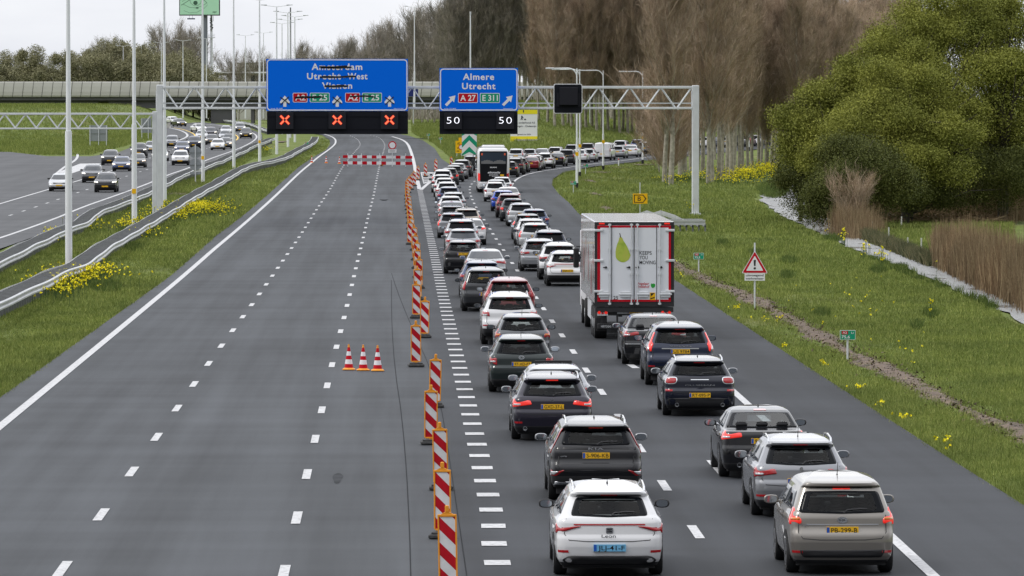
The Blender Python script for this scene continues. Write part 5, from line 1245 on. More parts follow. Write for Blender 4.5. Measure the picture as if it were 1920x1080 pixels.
for sx in (-1, 1): mb = MB(); mb.box(min(sx * 1.3, sx * 1.5), max(sx * 1.3, sx * 1.5), 15.5, 15.62, 1.9, 2.6, 0, .04); mb.tube([(sx * 1.2, 15.6, 2.65), (sx * 1.4, 15.6, 2.65)], .02); mb.obj('cab_mirror', [M_black], cab)
mb = MB(); mb.box(-.8, .8, LL, LL + .35, 2.3, 3.6, 0, .05); mb.obj('cooling_unit', [M_wh], lorry)

# ---- coach
q, rz = frame_at(924, 360, 0.5)
CW, CH_, CL = 2.62, 3.66, 12.6
coach = empty('coach', q - Vector((-math.sin(rz), math.cos(rz), 0)) * 3.2, rz, 'white coach with large black rear window in the right queue', 'coach')
coach.rotation_euler = Euler((math.atan2(hgt(q.y + 10) - hgt(q.y), 10), 0, rz), 'XYZ'); coach.location.z = hgt(coach.location.y)
mb = MB(); rings = []
for z, i in ((.35, .06), (.5, .0), (2.4, .0), (3.1, .04), (3.42, .10), (3.58, .22), (CH_, .42)):
    r = .28; w = CW / 2 - i; y0, y1 = i * .7, CL - i; ring = []
    for cx, cy, a0 in ((w - r, y0 + r, -90), (w - r, y1 - r, 0), (-w + r, y1 - r, 90), (-w + r, y0 + r, 180)):
        for k in range(6): a = math.radians(a0 + 18 * k); ring.append((cx + r * math.cos(a), cy + r * math.sin(a), z))
    rings.append(ring)
vs = [p for r_ in rings for p in r_]; n = 24
mb.add(vs, [(j * n + k, j * n + (k + 1) % n, (j + 1) * n + (k + 1) % n, (j + 1) * n + k) for j in range(6) for k in range(n)] + [tuple(range(n - 1, -1, -1)), tuple(6 * n + k for k in range(n))])
mb.obj('body', [PT['white']], coach, angle=35)
mb = MB(); mb.box(-.95, .95, .9, 3.4, CH_ - .05, CH_ + .22, 0, .18); mb.obj('air_conditioner', [PT['white']], coach)
mb = MB(); o = rpoly([(-1.08, .92), (1.08, .92), (1.1, 2.2), (1.12, 3.38), (-1.12, 3.38), (-1.1, 2.2)], .10, 4); mb.plate(o, -.02, .25, 0); mb.obj('rear_panel', [mat('coach_rear_black', (.008, .009, .011), .2, spec=.15)], coach)
mb = MB(); o = rpoly([(-1.0, 2.35), (1.0, 2.35), (1.03, 3.28), (-1.03, 3.28)], .10, 4); mb.plate(o, -.035, .0, 0); mb.obj('rear_window', [mat('coach_glass', (.03, .042, .06), .05, spec=.4)], coach)
mb = MB()
for k in range(-9, 10):
    x = k * .105; zt_ = 2.50 + .14 * abs(math.sin(k * .33)) + .02 * (k % 2); mb.add([(x - .05, -.037, 2.36), (x + .05, -.037, 2.36), (x + .05, -.037, zt_ + .03), (x - .05, -.037, zt_)], [(0, 1, 2, 3)])
mb.obj('window_curtain', [mat('curtain', (.16, .16, .16), .8)], coach)
for sx in (-1, 1):
    mb = MB(); mb.plate(rpoly([(sx * 1.08, 1.0), (sx * 1.26, 1.0), (sx * 1.26, 1.62), (sx * 1.08, 1.55)][::sx], .05, 3), -.03, .25); mb.obj('tail_light', [M_tail_on if sx < 0 else M_tail], coach)
    mb = MB(); mb.box(sx * .93 - .06, sx * .93 + .06, -.045, 0, 3.05, 3.22, 0, .01); mb.obj('speed_sticker', [mat('orange_sticker', (.75, .12, .04), .5)], coach)
    mb = MB()
    for k in range(6): a, b = .9 + k * 1.9, .9 + k * 1.9 + 1.8; mb.box(min(sx * (CW / 2 - .01), sx * (CW / 2 + .006)), max(sx * (CW / 2 - .01), sx * (CW / 2 + .006)), a, b, 1.75, 2.95)
    mb.obj('side_window', [M_glassb], coach)
mb = MB(); add_text(mb, 'MAN', -.27, .25, 2.02, .10, -.024, off=.02); mb.obj('maker_lettering', [M_wh], coach)
mb = MB(); add_text(mb, 'ethonesity', -.46, .55, 1.58, .17, -.024, off=.02, shear=.2)
for z, a, b in ((1.47, -.32, .36), (1.38, -.34, .40), (1.31, -.1, .3)):
    x = a
    while x < b: w_ = R.uniform(.03, .08); mb.box(x, min(b, x + w_), -.024, -.02, z, z + .03); x += w_ + .02
mb.obj('operator_lettering', [M_wh], coach)
mb = MB(); mb.box(-1.2, 1.2, -.05, .3, .45, .86, 0, .06); mb.obj('bumper', [PT['white']], coach)
mb = MB(); mb.box(.55, .85, -.04, 0, 1.28, 1.5, 0); mb.obj('number_plate', [M_plate], coach)
mb = MB(); mb.box(-1.1, 1.1, .3, 12, .25, .5); mb.obj('underbody', [M_black], coach)
for y in (3.2, 9.6):
    for sx in (-1, 1): put(bw, 'wheel', coach, loc=(sx * 1.07, y, .5))
for sx in (-1, 1):
    mb = MB(); mb.tube([(sx * 1.2, 12.5, 2.9), (sx * 1.5, 12.9, 2.9), (sx * 1.5, 12.9, 2.5)], .03); mb.box(sx * 1.5 - .12, sx * 1.5 + .12, 12.86, 12.98, 2.0, 2.5, 0, .04); mb.obj('mirror', [M_black], coach)
# ================================================================== gantry, signs and street furniture
GY = 378.0; GS = F / GY
def gx(px): return PD(px, 200, GY).x
def gz(py): return PD(900, py, GY).z
gz0 = hgt(GY)
g = empty('sign_gantry', (gx(1303), GY, gz0), 0, 'galvanised lattice sign gantry spanning the exit and the main lanes', 'gantry')
def rel(mb, e):
    l = e.location; mb.v = [(a - l.x, b - l.y, c - l.z) for a, b, c in mb.v]; return mb
xl, xr = gx(299), gx(1304)
for a, b, zt in ((293.5, 305, 159), (1298, 1310.5, 160)):
    mb = MB(); x0, x1 = gx(a), gx(b); mb.box(x0, x1, GY - .25, GY + .65, gz0 - .1, gz(zt), 0, .04); mb.box(x0 - .05, x0 + .02, GY - .1, GY + .5, gz(207), gz(170)); mb.box(x0 - .12, x1 + .12, GY - .4, GY + .8, gz0 - .1, gz0 + .06)
    rel(mb, g).obj('post', [M_galv], g)
x0, x1 = gx(305.5), gx(1297.5); zt, zb, zm = gz(163.2), gz(202.5), gz(193.5)
mb = MB()
for y in (GY - .15, GY + .85):
    mb.box(x0, x1, y - .075, y + .075, zt - .11, zt + .07, 0, .02); mb.box(x0, x1, y - .07, y + .07, zb - .09, zb + .07, 0, .02)
rel(mb, g).obj('chord', [M_galv], g)
mb = MB(); n = 34; dx = (x1 - x0) / n
for y in (GY - .15, GY + .85):
    for i in range(n):
        a, b = x0 + dx * i, x0 + dx * (i + 1)
        mb.cyl((a + .06, y, zt - .1 if i % 2 == 0 else zb), (b - .06, y, zb if i % 2 == 0 else zt - .1), .043, n=8)
rel(mb, g).obj('lattice_bars', [M_galv], g)
mb = MB(); mb.box(x0, x1, GY + .3, GY + .38, zm - .04, zm + .04)
for i in range(40): x = x0 + (x1 - x0) * i / 39; mb.box(x - .03, x + .03, GY - .08, GY + .8, zb - .12, zb - .09)
rel(mb, g).obj('cable_tray', [M_galv], g)
def sign_frame(px0, px1, py0, py1, name, label, cat='sign', y=GY - .75, group=None):
    a, b = PD(px0, py0, y), PD(px1, py1, y); return a.x, b.x, b.z, a.z
YS = GY - .75
def X(px): return PD(px, 200, YS).x
def Z(py): return PD(900, py, YS).z
# --- big destination sign
s1 = empty('direction_sign', (X(632), YS, Z(208)), 0, 'wide blue motorway sign with names struck through by black tape', 'road sign')
mb = MB(); mb.box(X(499.5), X(765), YS, YS + .12, Z(208), Z(110.5)); rel(mb, s1).obj('panel', [M_blue], s1)
def border(e, x0, x1, z0, z1, w, r, m=M_wh, y=YS, name='border'):
    o = rpoly(rect(x0, x1, z0, z1), r, 5); i_ = rpoly(rect(x0 + w, x1 - w, z0 + w, z1 - w), r - w, 5); n = len(o); mb = MB()
    mb.add([(a, y - .006, b) for a, b in o] + [(a, y - .006, b) for a, b in i_], [(k, (k + 1) % n, n + (k + 1) % n, n + k) for k in range(n)]); return rel(mb, e).obj(name, [m], e)
border(s1, X(500.3), X(764), Z(207.3), Z(111.2), .07, .28)
t = MB()
for s, a, b, z, c in (('Amsterdam', 584.4, 679.2, 130.8, 11.2), ('Utrecht', 575.6, 639, 148.4, 11.0), ('-', 643.5, 647.5, 148.4, 11.0), ('West', 651.6, 689, 148.4, 11.0), ('Vianen', 603.6, 660.4, 166.0, 11.0)):
    add_text(t, s, X(a), X(b), Z(z), c / GS, YS - .007, off=.026, sp=1.15)
rel(t, s1).obj('lettering', [M_wh], s1)
t = MB()
for s, a, b in (('hmp 75,400', 508, 530), ('Rijkswaterstaat', 738.5, 756.5)): add_text(t, s, X(a), X(b), Z(204.2), 1.7 / GS, YS - .007, off=.01)
rel(t, s1).obj('small_lettering', [M_wh], s1)
def tape(mb, x0, z0, x1, z1, w, y=YS - .02):
    pts = []; n = 7
    for i in range(n + 1):
        f = i / n; pts.append((x0 + (x1 - x0) * f, z0 + (z1 - z0) * f + w * .16 * math.sin(f * 7 + x0)))
    for (a, b), (c, d) in zip(pts[:-1], pts[1:]):
        l = math.hypot(c - a, d - b); nx, nz = -(d - b) / l * w / 2, (c - a) / l * w / 2
        mb.add([(a - nx, y, b - nz), (c - nx, y, d - nz), (c + nx, y, d + nz), (a + nx, y, b + nz)], [(0, 1, 2, 3)])
t = MB()
for a, z, b, zz in ((599, 126, 651, 124.6), (602, 127, 659, 126.6), (600, 145.2, 662, 143.2), (604, 144, 667.5, 143.8), (609, 161.4, 646, 160.6), (608.5, 162.3, 653, 161.8)): tape(t, X(a), Z(z), X(b), Z(zz), 3.0 / GS, YS - .02 - (a % 3) * .001)
for a, z, b, zz in ((553, 182.3, 600, 180.8), (553, 183.6, 607, 181.6), (655, 180.5, 696, 179.8), (668, 179.6, 704, 181.6)): tape(t, X(a), Z(z), X(b), Z(zz), 2.4 / GS, YS - .024 - (a % 3) * .001)
for cx in (534, 632.3, 730.4):
    tape(t, X(cx - 8.5), Z(182), X(cx + 8.5), Z(195), 1.8 / GS, YS - .022); tape(t, X(cx - 7.8), Z(196.3), X(cx + 7.5), Z(181.3), 1.8 / GS, YS - .025)
rel(t, s1).obj('black_tape', [M_blk], s1)
for cx in (534, 632.3, 730.4):
    t = MB(); o = [(cx - 2.9, 200), (cx + 2.9, 200), (cx + 2.9, 193.3), (cx + 9.2, 193.3), (cx + 9.2, 190.5), (cx, 179), (cx - 9.2, 190.5), (cx - 9.2, 193.3), (cx - 2.9, 193.3)]
    t.add([(X(a), YS - .007, Z(b)) for a, b in o], [(0, 1, 2, 8), (8, 2, 3, 4), (8, 4, 6, 7), (6, 4, 5)]); rel(t, s1).obj('lane_arrow', [M_wh], s1)
def route(e, x0, x1, y0, y1, txt, m, tx0, tx1, YY=YS):
    mb = MB(); mb.add([(a, YY - .007, b) for a, b in rpoly(rect(X(x0), X(x1), Z(y1), Z(y0)), .08, 4)], [tuple(range(20))]); p = rel(mb, e).obj('route_shield', [M_wh], e)
    mb = MB(); mb.add([(a, YY - .009, b) for a, b in rpoly(rect(X(x0) + .035, X(x1) - .035, Z(y1) + .035, Z(y0) - .035), .06, 4)], [tuple(range(20))]); rel(mb, e).obj('shield_field', [m], p)
    mb = MB(); add_text(mb, txt, X(tx0), X(tx1), Z(y1 - 3.9), (y1 - y0 - 7.8) / GS, YY - .011, off=.02); rel(mb, e).obj('shield_lettering', [M_wh], p)
for a in ((549, 576.5, 174, 192, 'A2', M_red, 553.5, 573), (581, 618, 174, 192, 'E 25', M_green, 586, 613.5), (647.3, 675, 174, 192, 'A2', M_red, 652, 671.5), (679, 716, 174, 192, 'E 25', M_green, 683.5, 711)): route(s1, *a)
# --- matrix boards
def matrix(px0, px1, label):
    e = empty('matrix_board', (X((px0 + px1) / 2), YS, Z(251.5)), 0, label, 'matrix sign')
    mb = MB(); mb.box(X(px0), X(px1), YS + .03, YS + .18, Z(251.5), Z(208.2)); 
    for z in (218, 242.3): mb.box(X(px0), X(px1), YS + .0, YS + .03, Z(z) - .022, Z(z) + .022)
    rel(mb, e).obj('housing', [M_matrix], e); return e
m1 = matrix(500.5, 765, 'black matrix board with three red crosses')
for cx in (534, 632.3, 730.4):
    mb = MB(); mb.box(X(cx - 16.2), X(cx + 16.2), YS - .16, YS + .03, Z(242.3), Z(210), 0, .02); p = rel(mb, m1).obj('display', [M_matrixp], m1)
    for m_, w, yy in ((M_led_r, 4.6, .163), (M_led_o, 2.4, .166)):
        t = MB(); c = 224.8
        for sx in (-1, 1):
            for sz in (-1, 1):
                a, b = (X(cx + sx * 1.6), Z(c + sz * 1.3)), (X(cx + sx * 8.1), Z(c + sz * 7.9)); l = math.hypot(b[0] - a[0], b[1] - a[1]); nx, nz = -(b[1] - a[1]) / l * w / GS / 2, (b[0] - a[0]) / l * w / GS / 2
                t.add([(a[0] - nx, YS - yy, a[1] - nz), (b[0] - nx, YS - yy, b[1] - nz), (b[0] + nx, YS - yy, b[1] + nz), (a[0] + nx, YS - yy, a[1] + nz)], [(0, 1, 2, 3)])
        rel(t, m1).obj('red_cross' if m_ is M_led_r else 'cross_core', [m_], p)
m2 = matrix(824.2, 970.6, 'black matrix board showing 50 twice')
for cx in (849.5, 947.5):
    mb = MB(); mb.box(X(cx - 16.5), X(cx + 16.5), YS - .16, YS + .03, Z(242.3), Z(211.5), 0, .02); p = rel(mb, m2).obj('display', [M_matrixp], m2)
    t = MB(); add_text(t, '50', X(cx - 12), X(cx + 12), Z(231.8), 12.4 / GS, YS - .164, off=-.016, sp=1.15); rel(t, m2).obj('speed_digits', [M_led_w], p)
# --- second destination sign
s2 = empty('direction_sign', (X(897), YS, Z(208)), 0, 'smaller blue motorway sign to Almere and Utrecht above the exit', 'road sign')
mb = MB(); mb.box(X(824), X(971.2), YS, YS + .12, Z(208), Z(127.5)); rel(mb, s2).obj('panel', [M_blue], s2)
border(s2, X(825), X(970.2), Z(207.2), Z(128.6), .07, .26)
t = MB(); add_text(t, 'Almere', X(868), X(926.5), Z(149.5), 11.2 / GS, YS - .007, off=.026, sp=1.15); add_text(t, 'Utrecht', X(866.3), X(929), Z(167), 11.0 / GS, YS - .007, off=.026, sp=1.15); rel(t, s2).obj('lettering', [M_wh], s2)
t = MB(); add_text(t, 'hmp 75,400', X(833), X(855), Z(204.4), 1.7 / GS, YS - .007, off=.01); add_text(t, 'Rijkswaterstaat', X(944), X(962), Z(204.4), 1.7 / GS, YS - .007, off=.01); rel(t, s2).obj('small_lettering', [M_wh], s2)
route(s2, 859, 896, 174.5, 192.8, 'A 27', M_red, 863, 892); route(s2, 900, 937, 174.5, 192.8, 'E 311', M_green, 904.5, 933.5)
for ox in (0, 107):
    t = MB(); o = [(834 + ox, 196), (837.5 + ox, 199.4), (850.3 + ox, 186.7), (852.8 + ox, 189.4), (854 + ox, 178.8), (841 + ox, 181), (844.6 + ox, 183.6), (846.8 + ox, 183.5)]
    t.add([(X(a), YS - .007, Z(b)) for a, b in [(834.2 + ox, 195.8), (837.8 + ox, 199.2), (849.4 + ox, 187.6), (845.8 + ox, 184)]], [(0, 1, 2, 3)]); t.add([(X(a), YS - .0075, Z(b)) for a, b in [(841.5 + ox, 182), (854 + ox, 179), (851.2 + ox, 191.8)]], [(0, 1, 2)])
    rel(t, s2).obj('lane_arrow', [M_wh], s2)
# --- square blank matrix sign
s3 = empty('square_matrix_sign', (X(1065), YS, Z(213)), 0, 'square black matrix sign with white rim, switched off', 'matrix sign')
o = rpoly(rect(X(1038), X(1092), Z(213), Z(157)), .17, 5); mb = MB(); mb.plate(o, YS, YS + .2, 0, 1); rel(mb, s3).obj('rim', [M_wh, M_galv], s3)
o = rpoly(rect(X(1039.4), X(1090.6), Z(211.6), Z(158.4)), .13, 5); mb = MB(); mb.plate(o, YS - .02, YS, 0); rel(mb, s3).obj('face', [M_matrix], s3)
mb = MB(); mb.box(X(1049), X(1083), YS - .3, YS - .02, Z(197), Z(164), 0, .02); mb.box(X(1044), X(1048.5), YS - .1, YS - .02, Z(200), Z(174)); mb.box(X(1084), X(1087.5), YS - .1, YS - .02, Z(200), Z(174)); rel(mb, s3).obj('display', [M_matrixp], s3)
# --- second gantry over the oncoming carriageway
G2Y = 372.0
x_ = lambda px: PD(px, 200, G2Y).x
z_ = lambda py: PD(200, py, G2Y).z
g2 = empty('sign_gantry', (x_(290), G2Y, hgt(G2Y)), 0, 'lower lattice gantry spanning the oncoming lanes on the left', 'gantry')
mb = MB(); mb.box(x_(285.5), x_(294.3), G2Y - .35, G2Y + .35, hgt(G2Y) - .1, z_(209), 0, .04); mb.box(x_(284.5), x_(295.3), G2Y - .45, G2Y + .45, hgt(G2Y) - .1, hgt(G2Y) + .05); rel(mb, g2).obj('post', [M_galv], g2)
mb = MB(); mb.box(x_(-95), x_(-86), G2Y - .35, G2Y + .35, hgt(G2Y) - .1, z_(209), 0, .04); rel(mb, g2).obj('post', [M_galv], g2)
mb = MB(); a, b = x_(-90), x_(285)
for y in (G2Y - .4, G2Y + .4): mb.box(a, b, y - .06, y + .06, z_(215.5), z_(211.5), 0, .02); mb.box(a, b, y - .05, y + .05, z_(242.5), z_(239.5), 0, .02)
rel(mb, g2).obj('chord', [M_galv], g2)
mb = MB(); n = 19; dx = (b - a) / n
for y in (G2Y - .4, G2Y + .4):
    for i in range(n): mb.cyl((a + dx * i, y, z_(240) if i % 2 == 0 else z_(214)), (a + dx * (i + 1), y, z_(214) if i % 2 == 0 else z_(240)), .034, n=6)
rel(mb, g2).obj('lattice_bars', [M_galv], g2)

# ------------------------------------------------------------------ lamp posts
def pole_proto(h, arms, r=.13, head=1.95, black=False):
    mb = MB(); mb.cyl((0, 0, -.1), (0, 0, h * .36), r, r * .95, 12); mb.cyl((0, 0, h * .36), (0, 0, h), r * .72, r * .42, 12)
    pm = mb.mesh('pole', [M_pole], angle=40); am = None; hm = None
    a = MB(); hd = MB()
    if arms == 2:
        a.tube([(-head, 0, h + .22), (0, 0, h - .02), (head, 0, h + .22)], .035, 6)
        for s in (-1, 1): hd.box(min(s * head, s * (head - .75)), max(s * head, s * (head - .75)), -.11, .11, h + .16, h + .26, 0, .03)
    if arms == 1:
        pts = [(0, 0, h - 1.0)] + [(-.7 + .7 * math.cos(t), 0, h - .7 + .7 * math.sin(t)) for t in [i * math.pi / 12 for i in range(7)]] + [(-1.9, 0, h - .02)]
        a.tube(pts, .05, 6); hd.box(-2.5, -1.8, -.13, .13, h - .07, h + .05, 0, .03)
    return pm, (a.mesh('arm', [M_pole]) if arms else None), (hd.mesh('lamp_head', [M_galv]) if arms else None)
PP2 = pole_proto(17.8, 2, .17); PP1 = pole_proto(9.6, 1, .10); PP1s = pole_proto(12.0, 1, .10)
def lamp_post(px, py, kind, label, group, rz=0, scale=1, sticker=False, foot=False, loc=None):
    q = loc or P(px, py); e = empty('lamp_post', q, rz, label, 'lamp post', group); pm, am, hm = kind
    p = put(pm, 'pole', e); put(am, 'arm', e); put(hm, 'lamp_head', e); e.scale = (scale, scale, scale)
    if sticker:
        mb = MB(); mb.box(-.13, .13, -.185, -.165, sticker, sticker + .3); mb.obj('number_sticker', [M_yel], e)
    if foot: mb = MB(); mb.cyl((0, 0, -.1), (0, 0, .42), .135, n=12); mb.obj('black_foot', [M_blk], e)
    return e
for i, (x, y, st, lb) in enumerate([(129, 497, 0, 'leftmost and nearest'), (252, 426, 2.1, 'second from the left'), (308.5, 379, 0, 'beside the gantry posts'), (380.5, 342, 2.05, 'just right of the round signs'), (438.5, 315, 0, 'standing between the two guardrails at the bend'), (487, 303, 2.05, 'left of the wide blue sign'), (519, 288.5, 0, 'first of those rising behind the blue sign'), (540, 275, 0, 'second of those rising behind the blue sign'), (553, 266, 0, 'third of those rising behind the blue sign'), (544, 258, 0, 'fourth of those rising behind the blue sign'), (529, 251, 0, 'farthest of those rising behind the blue sign')]):
    lamp_post(x, y, PP2, 'tall white twin arm lamp post, ' + lb, 'lamp posts in the median', rz=math.radians(-4), sticker=st)
for i, (x, ytop, Yd, lb) in enumerate([(199, 112, 1330, 'farthest left'), (231, 85, 1300, 'second from the left'), (265, 82, 1290, 'behind the small blue sign'), (302.5, 79, 1270, 'beside a near pole'), (343, 75, 1240, 'left of the billboard mast'), (387, 71, 1225, 'behind the billboard mast'), (460, 65, 1215, 'left of the wide blue sign'), (494, 60, 1200, 'just left of the wide blue sign')]):
    q = PD(x, ytop, Yd); z0 = 5.0 if Yd > 1190 else 4.0; sc = (q.z - z0) / 18.0
    lamp_post(0, 0, PP2, 'distant twin arm lamp post behind the viaduct, ' + lb, 'lamp posts behind the viaduct', scale=sc, loc=Vector((q.x, Yd, z0)))
lamp_post(777, 157, PP2, 'twin arm lamp post between the two blue signs', 'lamp posts behind the viaduct', scale=.78, loc=Vector((PD(777, 12, 760).x, 760, PD(777, 12, 760).z - 14.0)))
e = empty('camera_mast', (PD(882, 45, 700).x, 700, hgt(700)), 0, 'thin pale mast rising behind the smaller blue sign', 'mast'); mb = MB(); mb.cyl((0, 0, -.1), (0, 0, 17.5), .13, .07, 10); mb.obj('pole', [M_pole], e); mb = MB(); mb.box(-.1, .1, -.1, .1, 17.2, 17.6); mb.obj('top_box', [M_galv], e)
for x, y, k, lb, yt in ((1087, 331, PP1, 'right of the square sign, nearer one', 130), (1081.5, 353, PP1, 'right of the square sign, farther left one', 128), (1131, 319, PP1, 'beside the white van', 132), (1205, 307, PP1, 'behind the twigs right of the white van', 134)):
    q = P(x, y); s_ = F / q.y; lamp_post(x, y, k, 'single arm ramp lamp post ' + lb, 'lamp posts along the exit ramp', scale=(y - yt) / s_ / 9.6, sticker=2.6, foot=True, rz=math.radians(4))
q = P(1404, 282); lamp_post(0, 0, PP1, 'single arm lamp post behind the poplar row', 'lamp posts along the exit ramp', loc=q, foot=True)
# camera mast, telecom mast, billboard
q = P(545, 256); e = empty('camera_mast', q, 0, 'dark slender camera mast rising behind the wide blue sign', 'mast'); mb = MB(); h = PD(545, 14, q.y).z - q.z; mb.cyl((0, 0, -.2), (0, 0, h), .16, .10, 10); mb.obj('pole', [mat('dark_mast', (.12, .125, .13), .5)], e); mb = MB(); mb.box(-.35, .1, -.1, .1, h - .9, h - .7); mb.obj('camera_box', [M_galv], e)
BY = 1330.0; bx = lambda px: PD(px, 100, BY).x; bz = lambda py: PD(400, py, BY).z
e = empty('billboard', (bx(383.5), BY, 4.0), 0, 'pale green billboard with a drawn eye on a thick grey mast', 'billboard')
mb = MB(); mb.cyl((bx(383.5), BY, 3.9), (bx(383.5), BY, bz(28)), .75, .75, 16); rel(mb, e).obj('mast', [mat('billboard_mast', (.20, .22, .25), .5)], e, angle=40)
mb = MB(); mb.box(bx(336.5), bx(413), BY - 1.2, BY - .6, bz(29.5), bz(-35)); rel(mb, e).obj('frame', [mat('dark_frame', (.06, .065, .07), .5)], e)
M_mint = mat('mint_screen', (.50, .86, .60), .5); yb = BY - 1.22
mb = MB(); mb.add([(bx(338), yb, bz(27.5)), (bx(411), yb, bz(27.5)), (bx(411), yb, bz(-33)), (bx(338), yb, bz(-33))], [(0, 1, 2, 3)]); f = rel(mb, e).obj('picture', [M_mint], e)
mb = MB()
def curve2(pts, w):
    for (a, b), (c, d) in zip(pts[:-1], pts[1:]):
        A = (bx(a), bz(b)); B = (bx(c), bz(d)); l = math.hypot(B[0] - A[0], B[1] - A[1]) + 1e-6; nx, nz = -(B[1] - A[1]) / l * w / 2, (B[0] - A[0]) / l * w / 2
        mb.add([(A[0] - nx, yb - .02, A[1] - nz), (B[0] - nx, yb - .02, B[1] - nz), (B[0] + nx, yb - .02, B[1] + nz), (A[0] + nx, yb - .02, A[1] + nz)], [(0, 1, 2, 3)])
curve2([(340, 10), (350, 4), (362, -4), (374, -6), (384, 1), (389, 6)], .10); curve2([(344, 8), (356, 14), (368, 15), (380, 11), (388, 6)], .07); curve2([(356, -2), (358, 6), (364, 11), (371, 11), (377, 6), (378, -1)], .06); curve2([(345, 20), (355, 24), (370, 23), (383, 16), (390, 9)], .05); curve2([(342, 3), (352, -3), (364, -11), (378, -12)], .05)
mb.add([(bx(367 + 4 * math.cos(t)), yb - .03, bz(5.5 + 4 * math.sin(t))) for t in [i * math.pi / 10 for i in range(20)]], [tuple(range(20))])
mb.add([(bx(370 + 3 * math.cos(t)), yb - .03, bz(15 + 1.3 * math.sin(t))) for t in [i * math.pi / 8 for i in range(16)]], [tuple(range(16))])
for k in range(3): mb.box(bx(399), bx(407 - k), yb - .03, yb - .02, bz(22 + k) , bz(21.6 + k))
rel(mb, e).obj('eye_drawing', [mat('eye_ink', (.05, .13, .08), .6)], f)
mb = MB(); mb.box(bx(351.5), bx(366), BY - .9, BY - .6, bz(36.5), bz(34.2)); mb.box(bx(355), bx(355.5), BY - .9, BY - .8, bz(34.2), bz(28)); mb.box(bx(361), bx(361.5), BY - .9, BY - .8, bz(34.2), bz(28)); rel(mb, e).obj('clock_display', [mat('navy_box', (.03, .04, .11), .5)], e)
e = empty('telecom_mast', (bx(396.5), BY, 4.0), 0, 'grey telecom mast with antennas beside the billboard', 'mast')
mb = MB(); mb.cyl((bx(396.5), BY, 3.9), (bx(396.5), BY, bz(28)), .42, .26, 12); rel(mb, e).obj('pole', [M_galv], e, angle=40)
mb = MB()
for k in range(16): a = R.uniform(-.35, .35); z = bz(34 + k * 1.45); mb.box(bx(396.5) + a - .12, bx(396.5) + a + .12, BY - .6, BY - .3, z - .12, z + .14)
mb.box(bx(400), bx(400.6), BY - .3, BY - .1, bz(40), bz(30)); rel(mb, e).obj('antenna', [mat('dark_frame', (.06, .065, .07), .5)], e)
mb = MB(); mb.box(bx(390.5), bx(403), BY - .7, BY + .7, bz(70.5), bz(69.5))
for k in range(7): x = bx(390.5) + (bx(403) - bx(390.5)) * k / 6; mb.box(x - .02, x + .02, BY - .7, BY - .66, bz(69.5), bz(64))
for z in (64, 66.5): mb.box(bx(390.5), bx(403), BY - .7, BY - .66, bz(z) - .03, bz(z) + .03)
rel(mb, e).obj('platform', [M_galv], e)
e = empty('overhead_sign', (PD(280, 112, 1500).x, 1500, 4), 0, 'tiny far blue overhead sign with small dark displays', 'road sign')
l = lambda a, b: PD(a, b, 1500)
mb = MB(); mb.box(l(275.3, 0).x, l(285, 0).x, 1500, 1500.2, l(0, 109.8).z, l(0, 100.8).z); rel(mb, e).obj('panel', [M_blue], e)
for a, b in ((241, 245), (251, 255), (259.5, 264), (269, 273), (275.3, 285)): mb = MB(); mb.box(l(a, 0).x, l(b, 0).x, 1500, 1500.2, l(0, 109.4 if a < 275 else 112.5).z, l(0, 105.2 if a < 275 else 110).z); rel(mb, e).obj('display', [mat('navy_box', (.03, .04, .11), .5)], e)
mb = MB(); mb.box(l(238, 0).x, l(288, 0).x, 1500.2, 1500.5, l(0, 107.5).z, l(0, 106.7).z); mb.box(l(273.5, 0).x, l(274.2, 0).x, 1500.2, 1500.5, 3.5, l(0, 106).z); rel(mb, e).obj('support', [M_galv], e)

# ------------------------------------------------------------------ viaduct
VY = 1180.0; vz = lambda py: PD(500, py, VY).z
e = empty('viaduct', (0, VY, 3.9), 0, 'long concrete viaduct with pale curved side panels crossing behind the gantry', 'viaduct')
xa, xb = -190.0, 62.0
mb = MB(); n = 72
prof = [(-.9, vz(152.6)), (-.75, vz(153.5)), (-.35, vz(158)), (0.15, vz(166)), (.35, vz(174)), (.3, vz(181.5)), (1.4, vz(181.5)), (1.4, vz(152.6))]
prof = [(0, vz(181.8)), (-.12, vz(179)), (-.16, vz(172)), (-.10, vz(162)), (0, vz(154.3)), (.15, vz(153.2)), (.9, vz(153.2)), (1.2, vz(160)), (1.2, vz(181.5))]
vs = [(xa + (xb - xa) * i / n, VY + a, z) for i in (0, n) for a, z in prof]; m = len(prof)
mb.add(vs, [(k, k + 1, m + k + 1, m + k) for k in range(m - 1)]); ppanel = mb; vpm = [mat('viaduct_panel', (0.50, 0.49, 0.465), .8, var=.08, vscale=.12), mat('joint', (.16, .155, .15), .8)]
for i in range(0, 122):
    x = xa + (xb - xa) * i / 121
    for (a, z), (b, z2) in zip(prof[:5], prof[1:6]): mb.add([(x + .35 * (z - prof[0][1]) / 3 , VY + a - .02, z), (x + .35 * (z - prof[0][1]) / 3 + .13, VY + a - .02, z), (x + .35 * (z2 - prof[0][1]) / 3 + .13, VY + b - .02, z2), (x + .35 * (z2 - prof[0][1]) / 3, VY + b - .02, z2)], [(0, 1, 2, 3)], 1)
rel(mb, e).obj('parapet_panels', vpm, e)
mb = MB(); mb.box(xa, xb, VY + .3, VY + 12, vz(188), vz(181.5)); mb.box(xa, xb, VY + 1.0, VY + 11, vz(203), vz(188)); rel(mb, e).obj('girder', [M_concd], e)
mb = MB(); mb.box(xa, xb, VY + 11.6, VY + 12, vz(181.5), vz(160)); rel(mb, e).obj('rear_parapet', [M_conc], e)
